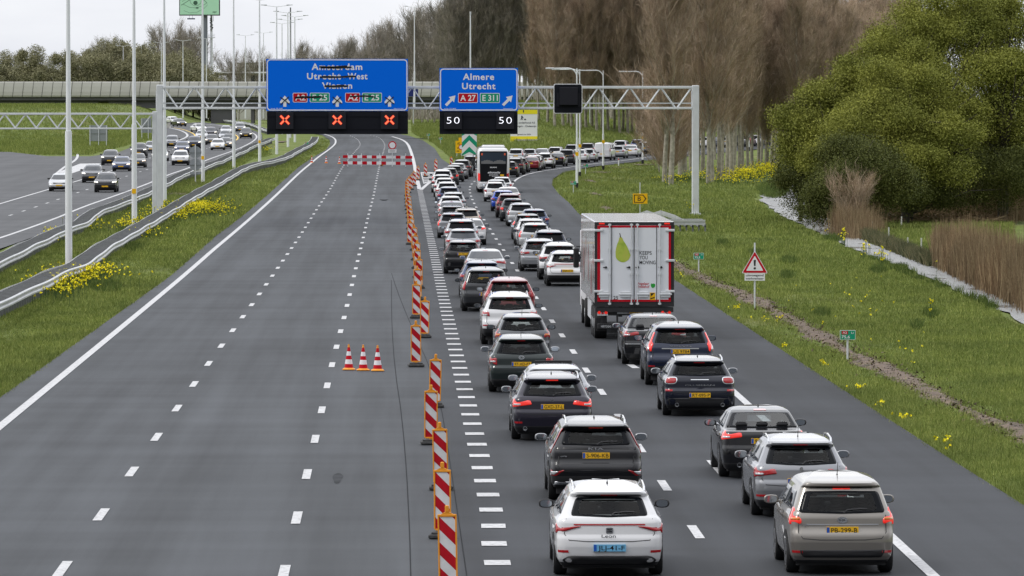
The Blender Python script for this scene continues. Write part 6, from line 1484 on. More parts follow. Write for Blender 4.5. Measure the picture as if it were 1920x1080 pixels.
for a, b in ((183, 203), (395, 440), (470, 476), (860, 905)):
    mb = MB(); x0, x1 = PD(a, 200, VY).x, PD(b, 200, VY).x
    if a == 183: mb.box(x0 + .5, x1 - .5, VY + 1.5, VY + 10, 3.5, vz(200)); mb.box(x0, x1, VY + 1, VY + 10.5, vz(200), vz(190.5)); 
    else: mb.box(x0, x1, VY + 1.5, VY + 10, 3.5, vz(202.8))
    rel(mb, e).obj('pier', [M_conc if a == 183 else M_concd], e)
drape('far_road', [P(300, 219.5), P(500, 217.5), P(560, 214), P(560, 212), P(420, 212.5), P(300, 213.5)], M_asph2, 0.02, step=60, label='grey far road seen under the viaduct')
# road shelf, building and bridge far behind
e = empty('far_building', (PD(462, 130, 1450).x, 1450, 4), 0, 'small white flat roofed building far beyond the viaduct', 'building')
l = lambda a, b, y=1450: PD(a, b, y)
mb = MB(); mb.box(l(444, 0).x, l(478, 0).x, 1450, 1462, 4, l(0, 118.5).z); mb.box(l(478, 0).x, l(500, 0).x, 1452, 1462, 4, l(0, 116).z); rel(mb, e).obj('wall', [mat('render_wall', (.55, .54, .50), .8, var=.06, vscale=.3)], e)
mb = MB(); mb.box(l(443.5, 0).x, l(478.4, 0).x, 1449.8, 1462, l(0, 118.5).z, l(0, 117.4).z)
for a in (452, 462, 474, 486): mb.box(l(a, 0).x, l(a + 1.5, 0).x, 1452, 1454, l(0, 117.4).z, l(0, 115.2).z)
rel(mb, e).obj('roof', [mat('roof_grey', (.22, .22, .22), .8)], e)
for a in (456, 468, 482): mb = MB(); mb.box(l(a, 0).x, l(a + 5, 0).x, 1449.75, 1449.98 if a < 478 else 1451.9, l(0, 127).z, l(0, 123).z); rel(mb, e).obj('window', [M_glass], e)
e = empty('far_bridge', (PD(430, 140, 1400).x, 1400, 4), 0, 'low far concrete bridge with pale edge beyond the viaduct', 'bridge')
l = lambda a, b, y=1400: PD(a, b, y)
mb = MB(); mb.box(l(399, 0).x, l(520, 0).x, 1400, 1410, l(0, 137.2).z, l(0, 134.5).z); rel(mb, e).obj('edge_beam', [M_wh], e)
mb = MB(); mb.box(l(400, 0).x, l(520, 0).x, 1400.3, 1409, l(0, 141).z, l(0, 137.2).z); rel(mb, e).obj('deck', [mat('tan_concrete', (.30, .27, .21), .8)], e)
mb = MB(); mb.box(l(402, 0).x, l(408, 0).x, 1401, 1408, 4, l(0, 141).z); mb.box(l(470, 0).x, l(476, 0).x, 1401, 1408, 4, l(0, 141).z); rel(mb, e).obj('pier', [M_concd], e)

# ------------------------------------------------------------------ guardrails
def guardrail(pts_px, sep, label, wob=0.04, ext_y=None, h=.75):
    pts = [P(a, b, h) for a, b in pts_px]
    if ext_y: pts = [ext(pts[0], (pts[0] - pts[2]).normalized(), ext_y)] + pts; pts[0].z = h
    path = Path([(p.x, p.y) for p in pts], 2)
    zs = [(path.near(p.x, p.y)[0], p.z - hgt(p.y)) for p in pts]
    e = empty('guardrail', (path.at(0)[0].x, path.at(0)[0].y, 0), 0, label, 'guardrail')
    n = int(path.L / 2.0); W = [(-.02, -.155), (.035, -.12), (.035, -.07), (-.02, -.03), (-.02, .03), (.035, .07), (.035, .12), (-.02, .155), (-.035, .155), (-.035, -.155)]
    for side in (0, 1):
        mb = MB(); prev = None
        for i in range(n + 1):
            p, dr = path.at(path.L * i / n); nx = Vector((dr.y, -dr.x, 0)); c = p - nx * (sep * side); sg = 1 if side == 0 else -1
            z = hgt(p.y) + h - .155 + wob * math.sin(i * .45) * math.sin(i * .13 + 1)
            cur = [(c.x + nx.x * a * sg, c.y + nx.y * a * sg, z + b) for a, b in W]
            if prev: mb.add(prev + cur, [(k, (k + 1) % 10, 10 + (k + 1) % 10, 10 + k) for k in range(10)])
            prev = cur
        rel(mb, e).obj('rail_beam', [M_rail], e, angle=50)
    step = 1.33; m = int(path.L / step); sm = MB(); far = MB()
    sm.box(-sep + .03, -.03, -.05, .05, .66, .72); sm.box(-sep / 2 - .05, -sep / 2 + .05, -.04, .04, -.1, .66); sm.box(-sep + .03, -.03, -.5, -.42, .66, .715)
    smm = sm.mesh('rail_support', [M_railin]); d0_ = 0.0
    start = next((i for i in range(m) if path.at(i * step)[0].y > 195), 0); cnt = 0
    for i in range(m + 1):
        p, dr = path.at(i * step); rz_ = math.atan2(-dr.x, dr.y)
        if i >= start and cnt < 95 and i % 2 == 0:
            put(smm, 'rail_support', e, loc=(p.x - e.location.x, p.y - e.location.y, hgt(p.y)), rot=(0, 0, rz_)); cnt += 1
        else:
            c_, s_ = math.cos(rz_), math.sin(rz_); far.add([(p.x + v[0] * c_ - v[1] * s_, p.y + v[0] * s_ + v[1] * c_, hgt(p.y) + v[2]) for v in sm.v], sm.f)
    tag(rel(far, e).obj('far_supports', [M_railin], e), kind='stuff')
    # dark shaded infill strip seen between the beams
    return e
guardrail([(85, 450), (110, 437), (135, 426), (153, 421), (170, 412), (183, 400), (205, 388), (235, 379), (275, 362), (313, 345), (353, 322), (384, 318 - 4), (394, 309), (410, 303), (421, 300), (432, 294), (448, 287), (462, 282), (471, 275.5), (488, 268), (499, 265.5), (516, 258)], .95, 'double steel guardrail beside the oncoming carriageway', ext_y=70)
guardrail([(85, 527), (105, 517.5), (123, 509), (147, 501), (167, 493), (183, 480), (203, 465), (227, 450), (247, 438), (263, 430), (280, 420), (300, 408), (347, 380), (380, 360), (413, 343), (447, 322), (470, 310), (491, 305), (511, 301), (539, 295), (564, 280), (585, 270), (595, 263), (597, 256)], .95, 'double steel guardrail beside the closed main lanes', ext_y=70)
guardrail([(300, 217), (345, 218), (400, 222), (440, 227), (470, 232), (485, 238), (500, 244)], .6, 'far guardrail on the outside of the oncoming bend')
# short rail in front of the gantry post
e = empty('guardrail', P(1290, 418), 0, 'short guardrail around the right gantry post', 'guardrail')
mb = MB(); a, b = P(1262, 414, .62), P(1318, 413, .62)
for dy, z in ((0, .6), ):
    for y in (a.y - 1.2, a.y + 1.6): mb.box(a.x - .3, b.x, y, y + .08, .42, .50); mb.box(a.x - .3, b.x, y + .03, y + .06, .50, .62); mb.box(a.x - .3, b.x, y, y + .08, .62, .74)
rel(mb, e).obj('rail_beam', [M_rail], e)
mb = MB()
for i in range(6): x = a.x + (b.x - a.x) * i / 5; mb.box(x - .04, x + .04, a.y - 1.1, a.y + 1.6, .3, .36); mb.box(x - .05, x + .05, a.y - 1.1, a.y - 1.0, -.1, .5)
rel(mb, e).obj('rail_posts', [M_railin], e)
mb = MB(); p0 = P(1236, 405, .6); p1 = P(1203, 392, .75)
c = [Vector((a.x - .3, a.y - 1.2, .6)), Vector((p0.x, p0.y - 1, .62)), Vector((p1.x + .35, p1.y, .62)), Vector((p1.x, p1.y + 12, .1))]
for off in (0, .9):
    for u, v in zip(c[:-1], c[1:]): mb.add([(u.x + off, u.y, u.z - .15), (v.x + off, v.y, v.z - .15), (v.x + off, v.y, v.z + .15), (u.x + off, u.y, u.z + .15)], [(0, 1, 2, 3)])
rel(mb, e).obj('rail_end', [M_rail], e)

# ------------------------------------------------------------------ lane beacons
def make_beacon():
    parts = []
    mb = MB(); mb.box(-.235, .235, -.20, .20, 0, .075, 0, .02); mb.box(-.19, .19, -.13, .13, .075, .115, 0, .015); parts.append(('rubber_foot', mb.mesh('rubber_foot', [M_rubber])))
    mb = MB(); mb.box(-.15, -.125, -.022, .022, .15, 1.20, 0, .006); mb.box(.125, .15, -.022, .022, .15, 1.20, 0, .006); mb.box(-.15, .15, -.024, .024, 1.16, 1.20, 0, .006); mb.box(-.125, .125, -.024, .024, .13, .165, 0, .006)
    mb.plate([(-.10, 1.20), (.10, 1.20), (.04, 1.235), (-.04, 1.235)], -.02, .02); mb.box(-.032, .032, -.025, .025, 1.23, 1.34, 0, .012); mb.box(-.04, .04, -.02, .02, .06, .14)
    parts.append(('frame', mb.mesh('frame', [M_orange])))
    mb = MB(); mb.box(-.125, .125, -.012, .012, .165, 1.16, 0)
    z0, z1 = .165, 1.16
    def clip(poly):
        for f in (lambda p: p[1] - z0, lambda p: z1 - p[1]):
            out = []
            for i in range(len(poly)):
                a, b = poly[i - 1], poly[i]; fa, fb = f(a), f(b)
                if (fa >= 0) != (fb >= 0): t = fa / (fa - fb); out.append((a[0] + (b[0] - a[0]) * t, a[1] + (b[1] - a[1]) * t))
                if fb >= 0: out.append(b)
            poly = out
            if not poly: return []
        return poly
    for k in range(-2, 5):
        zc = z0 + .0 + k * .40; p = clip([(-.125, zc), (-.125, zc + .20), (.125, zc - .05), (.125, zc - .25)])
        if len(p) > 2: mb.add([(x, -.0135, z) for x, z in p], [tuple(range(len(p)))], 1)
    parts.append(('striped_panel', mb.mesh('striped_panel', [mat('beacon_white', (.66, .66, .67), .6, spec=.15, var=.10, vscale=5), mat('beacon_red', (.44, .008, .018), .6, spec=.15, var=.16, vscale=5)])))
    return parts
BEA = make_beacon()
bea = [(841, 1109), (830, 1010), (827, 919), (808, 834), (815, 764), (780, 688), (795.5, 633.5), (781, 597), (784, 563), (786, 541), (783, 521), (781, 504), (779, 488), (776.5, 470), (768.5, 459), (771, 450), (769.4, 440), (768.5, 430), (768, 419), (767, 409), (766.7, 401), (765, 394), (764, 387), (764, 380), (763.5, 374), (763, 368), (766, 362), (771, 356), (777, 349), (783.5, 338.5), (798, 332), (817, 323.5), (846.5, 318)]
for i, (x, y) in enumerate(bea):
    q = P(x, y); e = empty('lane_beacon', (q.x, q.y, q.z + .012), math.radians(R.uniform(-7, 7)), 'red and white striped lane beacon, ' + (['nearest', 'second', 'third', 'fourth', 'fifth', 'sixth', 'seventh', 'eighth', 'ninth', 'tenth'] + ORD[10:] + ['thirty-second', 'thirty-third'])[i] + ' from the camera', 'beacon', 'striped beacons along the closed lanes')
    e.rotation_euler = (math.radians(R.uniform(-1, 2)), math.radians(R.uniform(-1.3, 1.3)), e.rotation_euler[2])
    for n_, m_ in BEA: put(m_, n_, e)
# cones
def cone_proto():
    parts = []; mb = MB(); mb.box(-.185, .185, -.185, .185, 0, .045, 0, .02); mb.lathe([(.15, .045), (.13, .07), (.0, .07)]); mb.lathe([(.034, .66), (.034, .68), (.026, .70), (.024, .745), (0, .748)]); parts.append(('base', mb.mesh('base', [M_orange])))
    mb = MB(); r = lambda z: .13 - (.13 - .034) * (z - .06) / .60
    zs = [.06, .18, .31, .42, .54, .66]
    for i in range(5): mb.lathe([(r(zs[i]), zs[i]), (r(zs[i + 1]), zs[i + 1])], mi=i % 2)
    parts.append(('striped_sleeve', mb.mesh('striped_sleeve', [M_red, M_wh], smooth=True))); return parts
CON = cone_proto()
for x, y, lb, sc in ((654, 694, 'left of the three near cones', 1), (681, 695, 'middle of the three near cones', 1), (708, 696, 'right of the three near cones', 1), (584.5, 305, 'far cone on the left edge line', 1.05), (611.7, 306, 'far cone between the edge line and barrier', 1.05), (636.5, 307, 'far cone next to the barrier end', 1.05)):
    q = P(x, y); e = empty('traffic_cone', (q.x, q.y, q.z + .002), R.uniform(-.1, .1), 'red white traffic cone, ' + lb, 'traffic cone', 'traffic cones'); e.scale = (sc, sc, sc)
    for n_, m_ in CON: put(m_, n_, e)
# barrier
q = P(708, 312); BYY = q.y; kx = lambda px: PD(px, 300, BYY).x; kz = lambda py: PD(700, py, BYY).z
e = empty('road_barrier', (q.x, q.y, q.z), 0, 'long red and white plank barrier closing the main lanes', 'barrier')
for y0, y1 in ((291, 296.2), (302.3, 308)):
    mb = MB(); xs = [643, 652, 661, 670, 679, 688, 697, 706, 715, 724, 733, 742, 751, 760, 773]; cols = [1, 0, 1, 0, 1, 0, 1, 0, 1, 1, 0, 1, 1, 0, 1]; cols = [1, 0, 1, 0, 1, 0, 1, 0, 1, 0, 0, 1, 0, 1]
    for a, b, c in zip(xs[:-1], xs[1:], cols): s_ = (a - 643) * .018; mb.box(kx(a), kx(b), BYY - .05, BYY + .02, kz(y1 + s_ * .6), kz(y0 + s_ * .6), c)
    rel(mb, e).obj('plank', [M_wh, M_red], e)
for x in (652, 677.5, 712, 735.5, 760.5): mb = MB(); mb.box(kx(x) - .04, kx(x) + .04, BYY + .03, BYY + .10, q.z, kz(288)); mb.box(kx(x) - .05, kx(x) + .05, BYY - .5, BYY + .6, q.z, q.z + .10); rel(mb, e).obj('upright', [M_galv], e)
e = empty('wheel_chock', P(715, 311), 0, 'small orange weight block under the barrier', 'weight'); mb = MB(); mb.box(-.25, .2, -.2, .2, 0, .28, 0, .04); mb.obj('block', [M_orange], e); mb = MB(); mb.box(-.1, .1, -.22, .22, .05, .12); mb.obj('slot', [M_blk], e)
def disc(r, n=28): return [(r * math.cos(2 * math.pi * k / n), r * math.sin(2 * math.pi * k / n)) for k in range(n)]
e = empty('no_entry_sign', (kx(735.7), BYY - .4, q.z), 0, 'round white sign with red rim above the barrier', 'road sign')
s_ = F / BYY; mb = MB(); mb.cyl((0, 0, 0), (0, 0, kz(266) - q.z), .03, n=8); mb.obj('post', [M_galv], e)
zc = kz(272.3) - q.z; mb = MB(); mb.plate([(x * 7.6 / s_, zc + z * 7.6 / s_) for x, z in disc(1)], -.06, -.035, 0); d = mb.obj('disc', [M_red], e); mb = MB(); mb.plate([(x * 5.6 / s_, zc + z * 5.6 / s_) for x, z in disc(1)], -.064, -.06, 0); mb.obj('white_field', [M_wh], d)
mb = MB(); mb.box(-7.6 / s_, 7.6 / s_, -.06, -.035, kz(286) - q.z, kz(280.2) - q.z); d = mb.obj('plate', [M_wh], e); mb = MB()
for z in (282, 284.3): mb.box(-5.5 / s_, 5.3 / s_, -.064, -.06, kz(z + .5) - q.z, kz(z - .5) - q.z)
mb.obj('small_print', [mat('grey_print', (.25, .25, .25), .6)], d)
# warning triangle on the right verge
q = P(1415, 577); s_ = F / q.y; e = empty('warning_sign', q, math.radians(-3), 'red rimmed warning triangle with exclamation mark on a thin post', 'road sign')
mb = MB(); mb.cyl((0, 0, -.1), (0, 0, 122 / s_), .032, n=10); mb.obj('post', [M_galv], e)
def tri(r, cz, y0, y1, m, name, par):
    mb = MB(); o = rpoly([(-r * .866, cz - r * .5), (r * .866, cz - r * .5), (0, cz + r)], .05 * r / .5, 5); mb.plate(o, y0, y1, 0); return mb.obj(name, [m], par)
cz = 79.0 / s_; r_ = 28.5 / s_
a = tri(r_, cz, -.05, -.035, M_wh, 'panel', e); tri(r_ * .93, cz, -.054, -.05, M_red, 'red_rim', a); tri(r_ * .66, cz, -.058, -.054, M_wh, 'white_field', a)
mb = MB(); mb.plate([(-.028, cz - .01), (.028, cz - .01), (.042, cz + r_ * .36), (0, cz + r_ * .40), (-.042, cz + r_ * .36)], -.061, -.058); mb.plate([(x * .045, cz - r_ * .17 + z * .045) for x, z in disc(1, 14)], -.061, -.058); mb.obj('exclamation_mark', [M_blk], a)
mb = MB(); mb.box(-19 / s_, 19 / s_, -.05, -.035, 51 / s_, 64.5 / s_); a = mb.obj('text_plate', [M_wh], e)
mb = MB(); add_text(mb, 'uitvoegend', -16.5 / s_, 16.5 / s_, 59.3 / s_, .075, -.054, off=.012); add_text(mb, 'werkverkeer', -17 / s_, 17 / s_, 53.2 / s_, .075, -.054, off=.012); mb.obj('lettering', [M_blk], a)
# hectometre signs
def hecto(px, py, h_px, txt, label, y=None):
    q = P(px, py); s_ = F / q.y; e = empty('distance_sign', q, math.radians(R.uniform(-4, 4)), label, 'road sign', 'small green distance signs')
    mb = MB(); mb.cyl((0, 0, -.1), (0, 0, h_px / s_), .03, n=8); mb.obj('post', [M_galv], e)
    w, hh = .235, .145; z0 = h_px / s_ - hh * 2 + .02; mb = MB(); mb.plate(rpoly(rect(-w, w, z0, z0 + 2 * hh), .02), -.05, -.035, 0); a = mb.obj('panel', [M_wh], e)
    mb = MB(); mb.plate(rpoly(rect(-w + .012, w - .012, z0 + .012, z0 + 2 * hh - .012), .015), -.053, -.05, 0); mb.obj('green_field', [M_green], a)
    mb = MB(); mb.plate(rect(-w + .05, -w + .24, z0 + .165, z0 + .265), -.056, -.053, 0); mb.obj('red_field', [M_red], a)
    mb = MB(); add_text(mb, 'A2', -w + .08, -w + .21, z0 + .185, .06, -.058, off=.01); add_text(mb, 'Li', w - .13, w - .06, z0 + .185, .06, -.058, off=.01); add_text(mb, txt, -w + .05, -w + .30, z0 + .045, .085, -.058, off=.015); mb.obj('lettering', [M_wh], a)
hecto(1589, 673, 53, '75,6', 'green distance sign reading 75,6 on the near verge')
hecto(1310, 510, 35, '75,5', 'green distance sign reading 75,5 beside the lorry')
hecto(1075, 362, 22, '75,4', 'green distance sign by the ramp lamp post feet')
hecto(1098, 325, 17, '75,3', 'green distance sign on the outside of the ramp bend')
hecto(826, 272, 14, '75,2', 'green distance sign on the slope right of the main lanes'); hecto(803, 263, 12, '75,1', 'farthest green distance sign on the slope')
hecto(575, 281, 14, '75,2', 'green distance sign at the median guardrail bend')
# yellow detour arrow B
q = P(1200, 412); s_ = F / q.y; e = empty('detour_sign', q, 0, 'yellow detour sign with letter B and arrow outline', 'road sign')
mb = MB(); mb.cyl((.0, 0, -.1), (0, 0, 70 / s_), .03, n=8); mb.obj('post', [M_galv], e)
mb = MB(); a, b, c, d_ = -13.5 / s_, 14 / s_, 30 / s_, 49 / s_; mb.box(a, b, -.06, -.035, c, d_, 0, .01); p = mb.obj('panel', [M_yel], e)
mb = MB(); o = [(-11.5, 32), (6, 32), (12, 39.5), (6, 47), (-11.5, 47)]; i_ = [(-10, 33.4), (5.2, 33.4), (9.6, 39.5), (5.2, 45.6), (-10, 45.6)]
mb.add([(x / s_, -.064, z / s_) for x, z in o] + [(x / s_, -.064, z / s_) for x, z in i_], [(k, (k + 1) % 5, 5 + (k + 1) % 5, 5 + k) for k in range(5)]); add_text(mb, 'B', -4.5 / s_, 1.8 / s_, 35.6 / s_, 8 / s_, -.064, off=.01); mb.obj('lettering', [M_blk], p)
# green chevron board and yellow boards in the gore
q = P(880, 309); s_ = F / q.y; e = empty('chevron_board', q, 0, 'tall green and white chevron board in the gore', 'road sign')
mb = MB(); mb.box(-14 / s_, 14 / s_, -.05, 0, 17 / s_, 62 / s_); p = mb.obj('panel', [M_wh], e); mb = MB()
for z in (14, 36, 58):
    pts = [(-14, z - 4), (0, z + 10), (14, z - 4), (14, z + 6), (0, z + 20), (-14, z + 6)]; pts = [(x / s_, min(max(zz, 17), 62) / s_) for x, zz in pts]; mb.add([(x, -.054, zz) for x, zz in pts], [(0, 1, 4, 5), (1, 2, 3, 4)])
mb.obj('chevrons', [M_green], p); mb = MB(); mb.cyl((-.5, .05, -.1), (-.5, .05, 60 / s_), .04); mb.cyl((.5, .05, -.1), (.5, .05, 60 / s_), .04); mb.obj('post', [M_galv], e)
q = P(860, 297); s_ = F / q.y; e = empty('yellow_notice', q, 0, 'yellow road works notice left of the chevron board', 'road sign')
mb = MB(); mb.box(-6 / s_, 7 / s_, -.04, 0, 10 / s_, 33 / s_); mb.box(0, 8 / s_, .02, .05, 32 / s_, 39 / s_); p = mb.obj('panel', [M_yel], e); mb = MB(); add_text(mb, 'A2', -2.5 / s_, 2.5 / s_, 26 / s_, 4 / s_, -.045, off=.02); add_text(mb, 'v', -3 / s_, 0, 18 / s_, 4 / s_, -.045); mb.box(-4 / s_, 1 / s_, -.045, -.04, 13 / s_, 14.5 / s_); mb.obj('lettering', [M_blk], p)
mb = MB(); mb.plate([(5 / s_ + x * 5.2 / s_, (21 + z * 5.2) / s_) for x, z in disc(1)], -.06, -.045); d = mb.obj('round_sign', [M_red], e); mb = MB(); mb.plate([(5 / s_ + x * 3.9 / s_, (21 + z * 3.9) / s_) for x, z in disc(1)], -.064, -.06); mb.obj('white_field', [M_wh], d)
mb = MB(); mb.cyl((-.2, .02, -.1), (-.2, .02, 33 / s_), .04); mb.cyl((.3, .02, -.1), (.3, .02, 33 / s_), .04); mb.obj('post', [M_galv], e)
# information board
q = P(982, 291.5); IY = 745.0; s_ = F / IY; zq = hgt(IY) + .6; c0 = PD(982, 236, IY); e = empty('information_board', (c0.x, IY, tz(c0.x, IY)), 0, 'large white and yellow road works information board on legs', 'information board')
X2 = lambda px: PD(px, 230, IY).x; Z2 = lambda py: PD(980, py, IY).z
mb = MB(); mb.box(X2(957), X2(1007.5), IY, IY + .15, Z2(266), Z2(206)); p = rel(mb, e).obj('panel', [M_wh], e)
mb = MB(); mb.box(X2(957), X2(1007.5), IY - .02, IY, Z2(266), Z2(255.5)); mb.box(X2(957), X2(1007.5), IY - .02, IY, Z2(213.8), Z2(206)); rel(mb, e).obj('yellow_band', [mat('board_yellow', (.82, .70, .02), .4)], p)
mb = MB(); add_text(mb, 'Groot onderhoud A2', X2(958), X2(1003), Z2(231.5), 3.2 / s_, IY - .025, off=.01); add_text(mb, 'Everdingen - Oudenrijn', X2(958), X2(1005.5), Z2(238), 3.2 / s_, IY - .025, off=.01); add_text(mb, 'gereed mei 2024', X2(970), X2(995), Z2(253), 2.2 / s_, IY - .025, off=.01); add_text(mb, 'Rijkswaterstaat', X2(970), X2(993), Z2(262.5), 2.2 / s_, IY - .03, off=.01)
mb.add([(X2(a), IY - .025, Z2(b)) for a, b in [(982, 225), (987, 225), (984.5, 222)]], [(0, 1, 2)]); mb.add([(X2(a), IY - .025, Z2(b)) for a, b in [(976, 225), (977.5, 220), (977, 217.5), (979, 216.5), (980.5, 219.5), (982, 222), (980, 220.8), (979, 221), (980, 225), (978.8, 225), (978.2, 222), (977, 225)]], [tuple(range(12))]); mb.box(X2(980.5), X2(982.5), IY - .03, IY - .02, Z2(211), Z2(206.5)); rel(mb, e).obj('lettering', [mat('navy_print', (.02, .02, .06), .5)], p)
for x in (971, 977, 996, 1001): mb = MB(); mb.box(X2(x) - .06, X2(x) + .06, IY + .16, IY + .3, tz(c0.x, IY) - .2, Z2(215)); rel(mb, e).obj('leg', [M_galv], e)
mb = MB(); mb.box(X2(965), X2(1008), IY - .6, IY + .8, tz(c0.x, IY) - .1, tz(c0.x, IY) + .22); rel(mb, e).obj('ballast', [M_conc], e)
# backs of signs on the left
def back_sign(px, py, rects, legs, label, name='road_sign', y=None, m=None):
    q = P(px, py); s_ = F / q.y; e = empty(name, q, 0, label, 'road sign')
    for x0, x1, z0, z1 in rects: mb = MB(); mb.box(x0 / s_, x1 / s_, 0, .08, z0 / s_, z1 / s_); mb.box(x0 / s_, x1 / s_, -.06, 0, (z0 + z1) / 2 / s_ - .04, (z0 + z1) / 2 / s_ + .04); mb.box((x0 + x1) / 2 / s_ - .03, (x0 + x1) / 2 / s_ + .03, -.06, 0, z0 / s_, z1 / s_); mb.obj('panel', [m or mat('sign_back_grey', (.25, .27, .29), .5)], e)
    for x in legs: mb = MB(); mb.cyl((x / s_, -.05, -.1), (x / s_, -.05, rects[0][3] / s_), .05, n=8); mb.obj('leg', [M_galv], e)
    return e
back_sign(184, 276, [(-16.5, 17.5, 11.5, 41)], (-15, 1, 15.5), 'grey back of a large road sign on the left slope')
back_sign(266, 262, [(-2, 18, 13, 40)], (0, 12), 'grey back of a road sign behind the low gantry')
q = P(366.5, 343); s_ = F / q.y; e = empty('round_signs', q, 0, 'two grey backs of round road signs on one post', 'road sign')
mb = MB(); mb.cyl((0, -.05, -.1), (0, -.05, 72 / s_), .045, n=8); mb.obj('post', [M_galv], e)
for z in (57.5, 34.5): mb = MB(); mb.plate([(x * 11.4 / s_, (z + zz * 11.4) / s_) for x, zz in disc(1)], 0, .04); mb.plate([(x * 11.4 / s_, (z + zz * 11.4) / s_) for x, zz in disc(1)][:14][::-1], .041, .045) if False else None; mb.box(-11 / s_, 11 / s_, -.05, 0, z / s_ - .03, z / s_ + .03); mb.obj('disc', [mat('sign_back_grey', (.25, .27, .29), .5)], e)
mb = MB(); mb.box(-10 / s_, 11 / s_, 0, .04, 16 / s_, 21 / s_); mb.obj('under_plate', [mat('sign_back_grey', (.25, .27, .29), .5)], e)
for px, py, lb in ((1160, 311, 'right edge of the ramp'), (1023, 0, '')):
    if py: q = P(px, py); e = empty('marker_post', q, 0, 'small white marker post on the outside of the ramp', 'marker post'); mb = MB(); mb.cyl((0, 0, -.1), (0, 0, .85), .06, n=10); mb.obj('post', [M_wh], e); mb = MB(); mb.cyl((0, 0, .62), (0, 0, .78), .064, n=10); mb.obj('red_band', [M_red], e)
for px, py, w, h_, m_, nm, lb in ((775, 181, 9, 14, M_blue, 'small_blue_sign', 'small dark blue sign at the viaduct between the two big signs'), (1106, 160, 5, 11, M_blue, 'small_blue_sign', 'small blue sign among the twigs right of the square sign')):
    Yd = 1100 if px < 800 else 820; a = PD(px, py, Yd); s_ = F / Yd; z0 = tz(a.x, Yd)
    e = empty(nm, (a.x, Yd, z0), 0, lb, 'road sign'); mb = MB(); mb.box(-w / s_, w / s_, 0, .1, a.z - z0, a.z - z0 + h_ / s_); mb.obj('panel', [m_ if px > 800 else mat('navy_sign', (.01, .02, .16), .5)], e); mb = MB(); mb.cyl((0, .2, 0), (0, .2, a.z - z0 + .3), .08, n=8); mb.obj('post', [M_galv], e)
e = empty('concrete_barrier', P(316, 240), 0, 'short concrete barrier block at the far left bend', 'barrier')
mb = MB(); mb.plate([(-.3, 0), (.3, 0), (.12, .35), (.1, .95), (-.1, .95), (-.12, .35)], -3, 6); mb.obj('block', [M_conc], e)
# field fence posts
FP = [(1629, 436, 17), (1634.5, 437, 22), (1666.5, 448, 22), (1690, 424, 18), (1702, 463, 18), (1727, 470, 24)]
for i, (x, y, hp) in enumerate(FP):
    q = P(x, y); s_ = F / q.y; e = empty('fence_post', q, 0, 'thin pale fence post in the meadow, ' + ['leftmost', 'second from left', 'third from left', 'standing alone farther back', 'nearest but one to the tall reeds', 'nearest to the tall reeds'][i], 'fence post', 'meadow fence posts')
    mb = MB(); mb.cyl((0, 0, -.3), (.02 * (i % 2), 0, hp / s_), .045, .04, 8); mb.obj('stake', [mat('pale_wood', (.5, .5, .46), .8)], e)
# ================================================================== vegetation
CRn = np.array(CR)
def unproj(px, py):
    d = np.stack([(px - 960.) / F, -(py - 540.) / F, -np.ones_like(px)], -1) @ CRn.T
    sx, sz = d[:, 0] / d[:, 1], d[:, 2] / d[:, 1]; lo = np.full(px.shape, 5.0); hi = np.full(px.shape, 3000.0)
    for _ in range(40):
        m = .5 * (lo + hi); up = HC + sz * m - hgt_a(m) > 0; lo = np.where(up, m, lo); hi = np.where(up, hi, m)
    return sx * lo, lo
def blade_mesh(name, X, Y, Z, H, W, lean, m, n=1, spread=.05):
    """n blades per root: thin bent quads"""
    X = np.repeat(X, n); Y = np.repeat(Y, n); Z = np.repeat(Z, n); H = np.repeat(H, n) * NR.uniform(.6, 1.15, len(X)); W = np.repeat(W, n)
    N = len(X); X = X + NR.normal(0, spread, N); Y = Y + NR.normal(0, spread, N)
    a = NR.uniform(0, 2 * np.pi, N); b = NR.uniform(-1.1, 1.1, N); L = np.abs(NR.normal(0, lean, N)) * H
    wx, wy = np.cos(b) * W / 2, np.sin(b) * W / 2; dx, dy = np.cos(a) * L, np.sin(a) * L
    V = np.zeros((N, 4, 3)); V[:, 0] = np.stack([X - wx, Y - wy, Z], -1); V[:, 1] = np.stack([X + wx, Y + wy, Z], -1)
    V[:, 2] = np.stack([X + dx + wx * .25, Y + dy + wy * .25, Z + H], -1); V[:, 3] = np.stack([X + dx - wx * .25, Y + dy - wy * .25, Z + H], -1)
    return quads(name, V, [m])
def sample_px(poly, n):
    xs = [p[0] for p in poly]; ys_ = [p[1] for p in poly]; ox = []; oy = []; c = 0
    while c < n:
        px = NR.uniform(min(xs), max(xs), n); py = NR.uniform(min(ys_), max(ys_), n); k = inpoly(px, py, poly); ox.append(px[k]); oy.append(py[k]); c += int(k.sum())
    return np.concatenate(ox)[:n], np.concatenate(oy)[:n]
mp2 = [(p.x, p.y) for p in main_poly]; lpp = [(p.x, p.y) for p in left_poly]; wp2 = [(p.x, p.y) for p in water_poly]; dseg = np.array(dirt_world)
def lowf(X, Y, s=1.0): return (np.sin(X * .9 * s + 1.3) * np.sin(Y * .23 * s + .5) + np.sin(X * .37 * s + Y * .11 * s) + .6 * np.sin(X * 2.1 * s - Y * .31 * s)) / 2.6
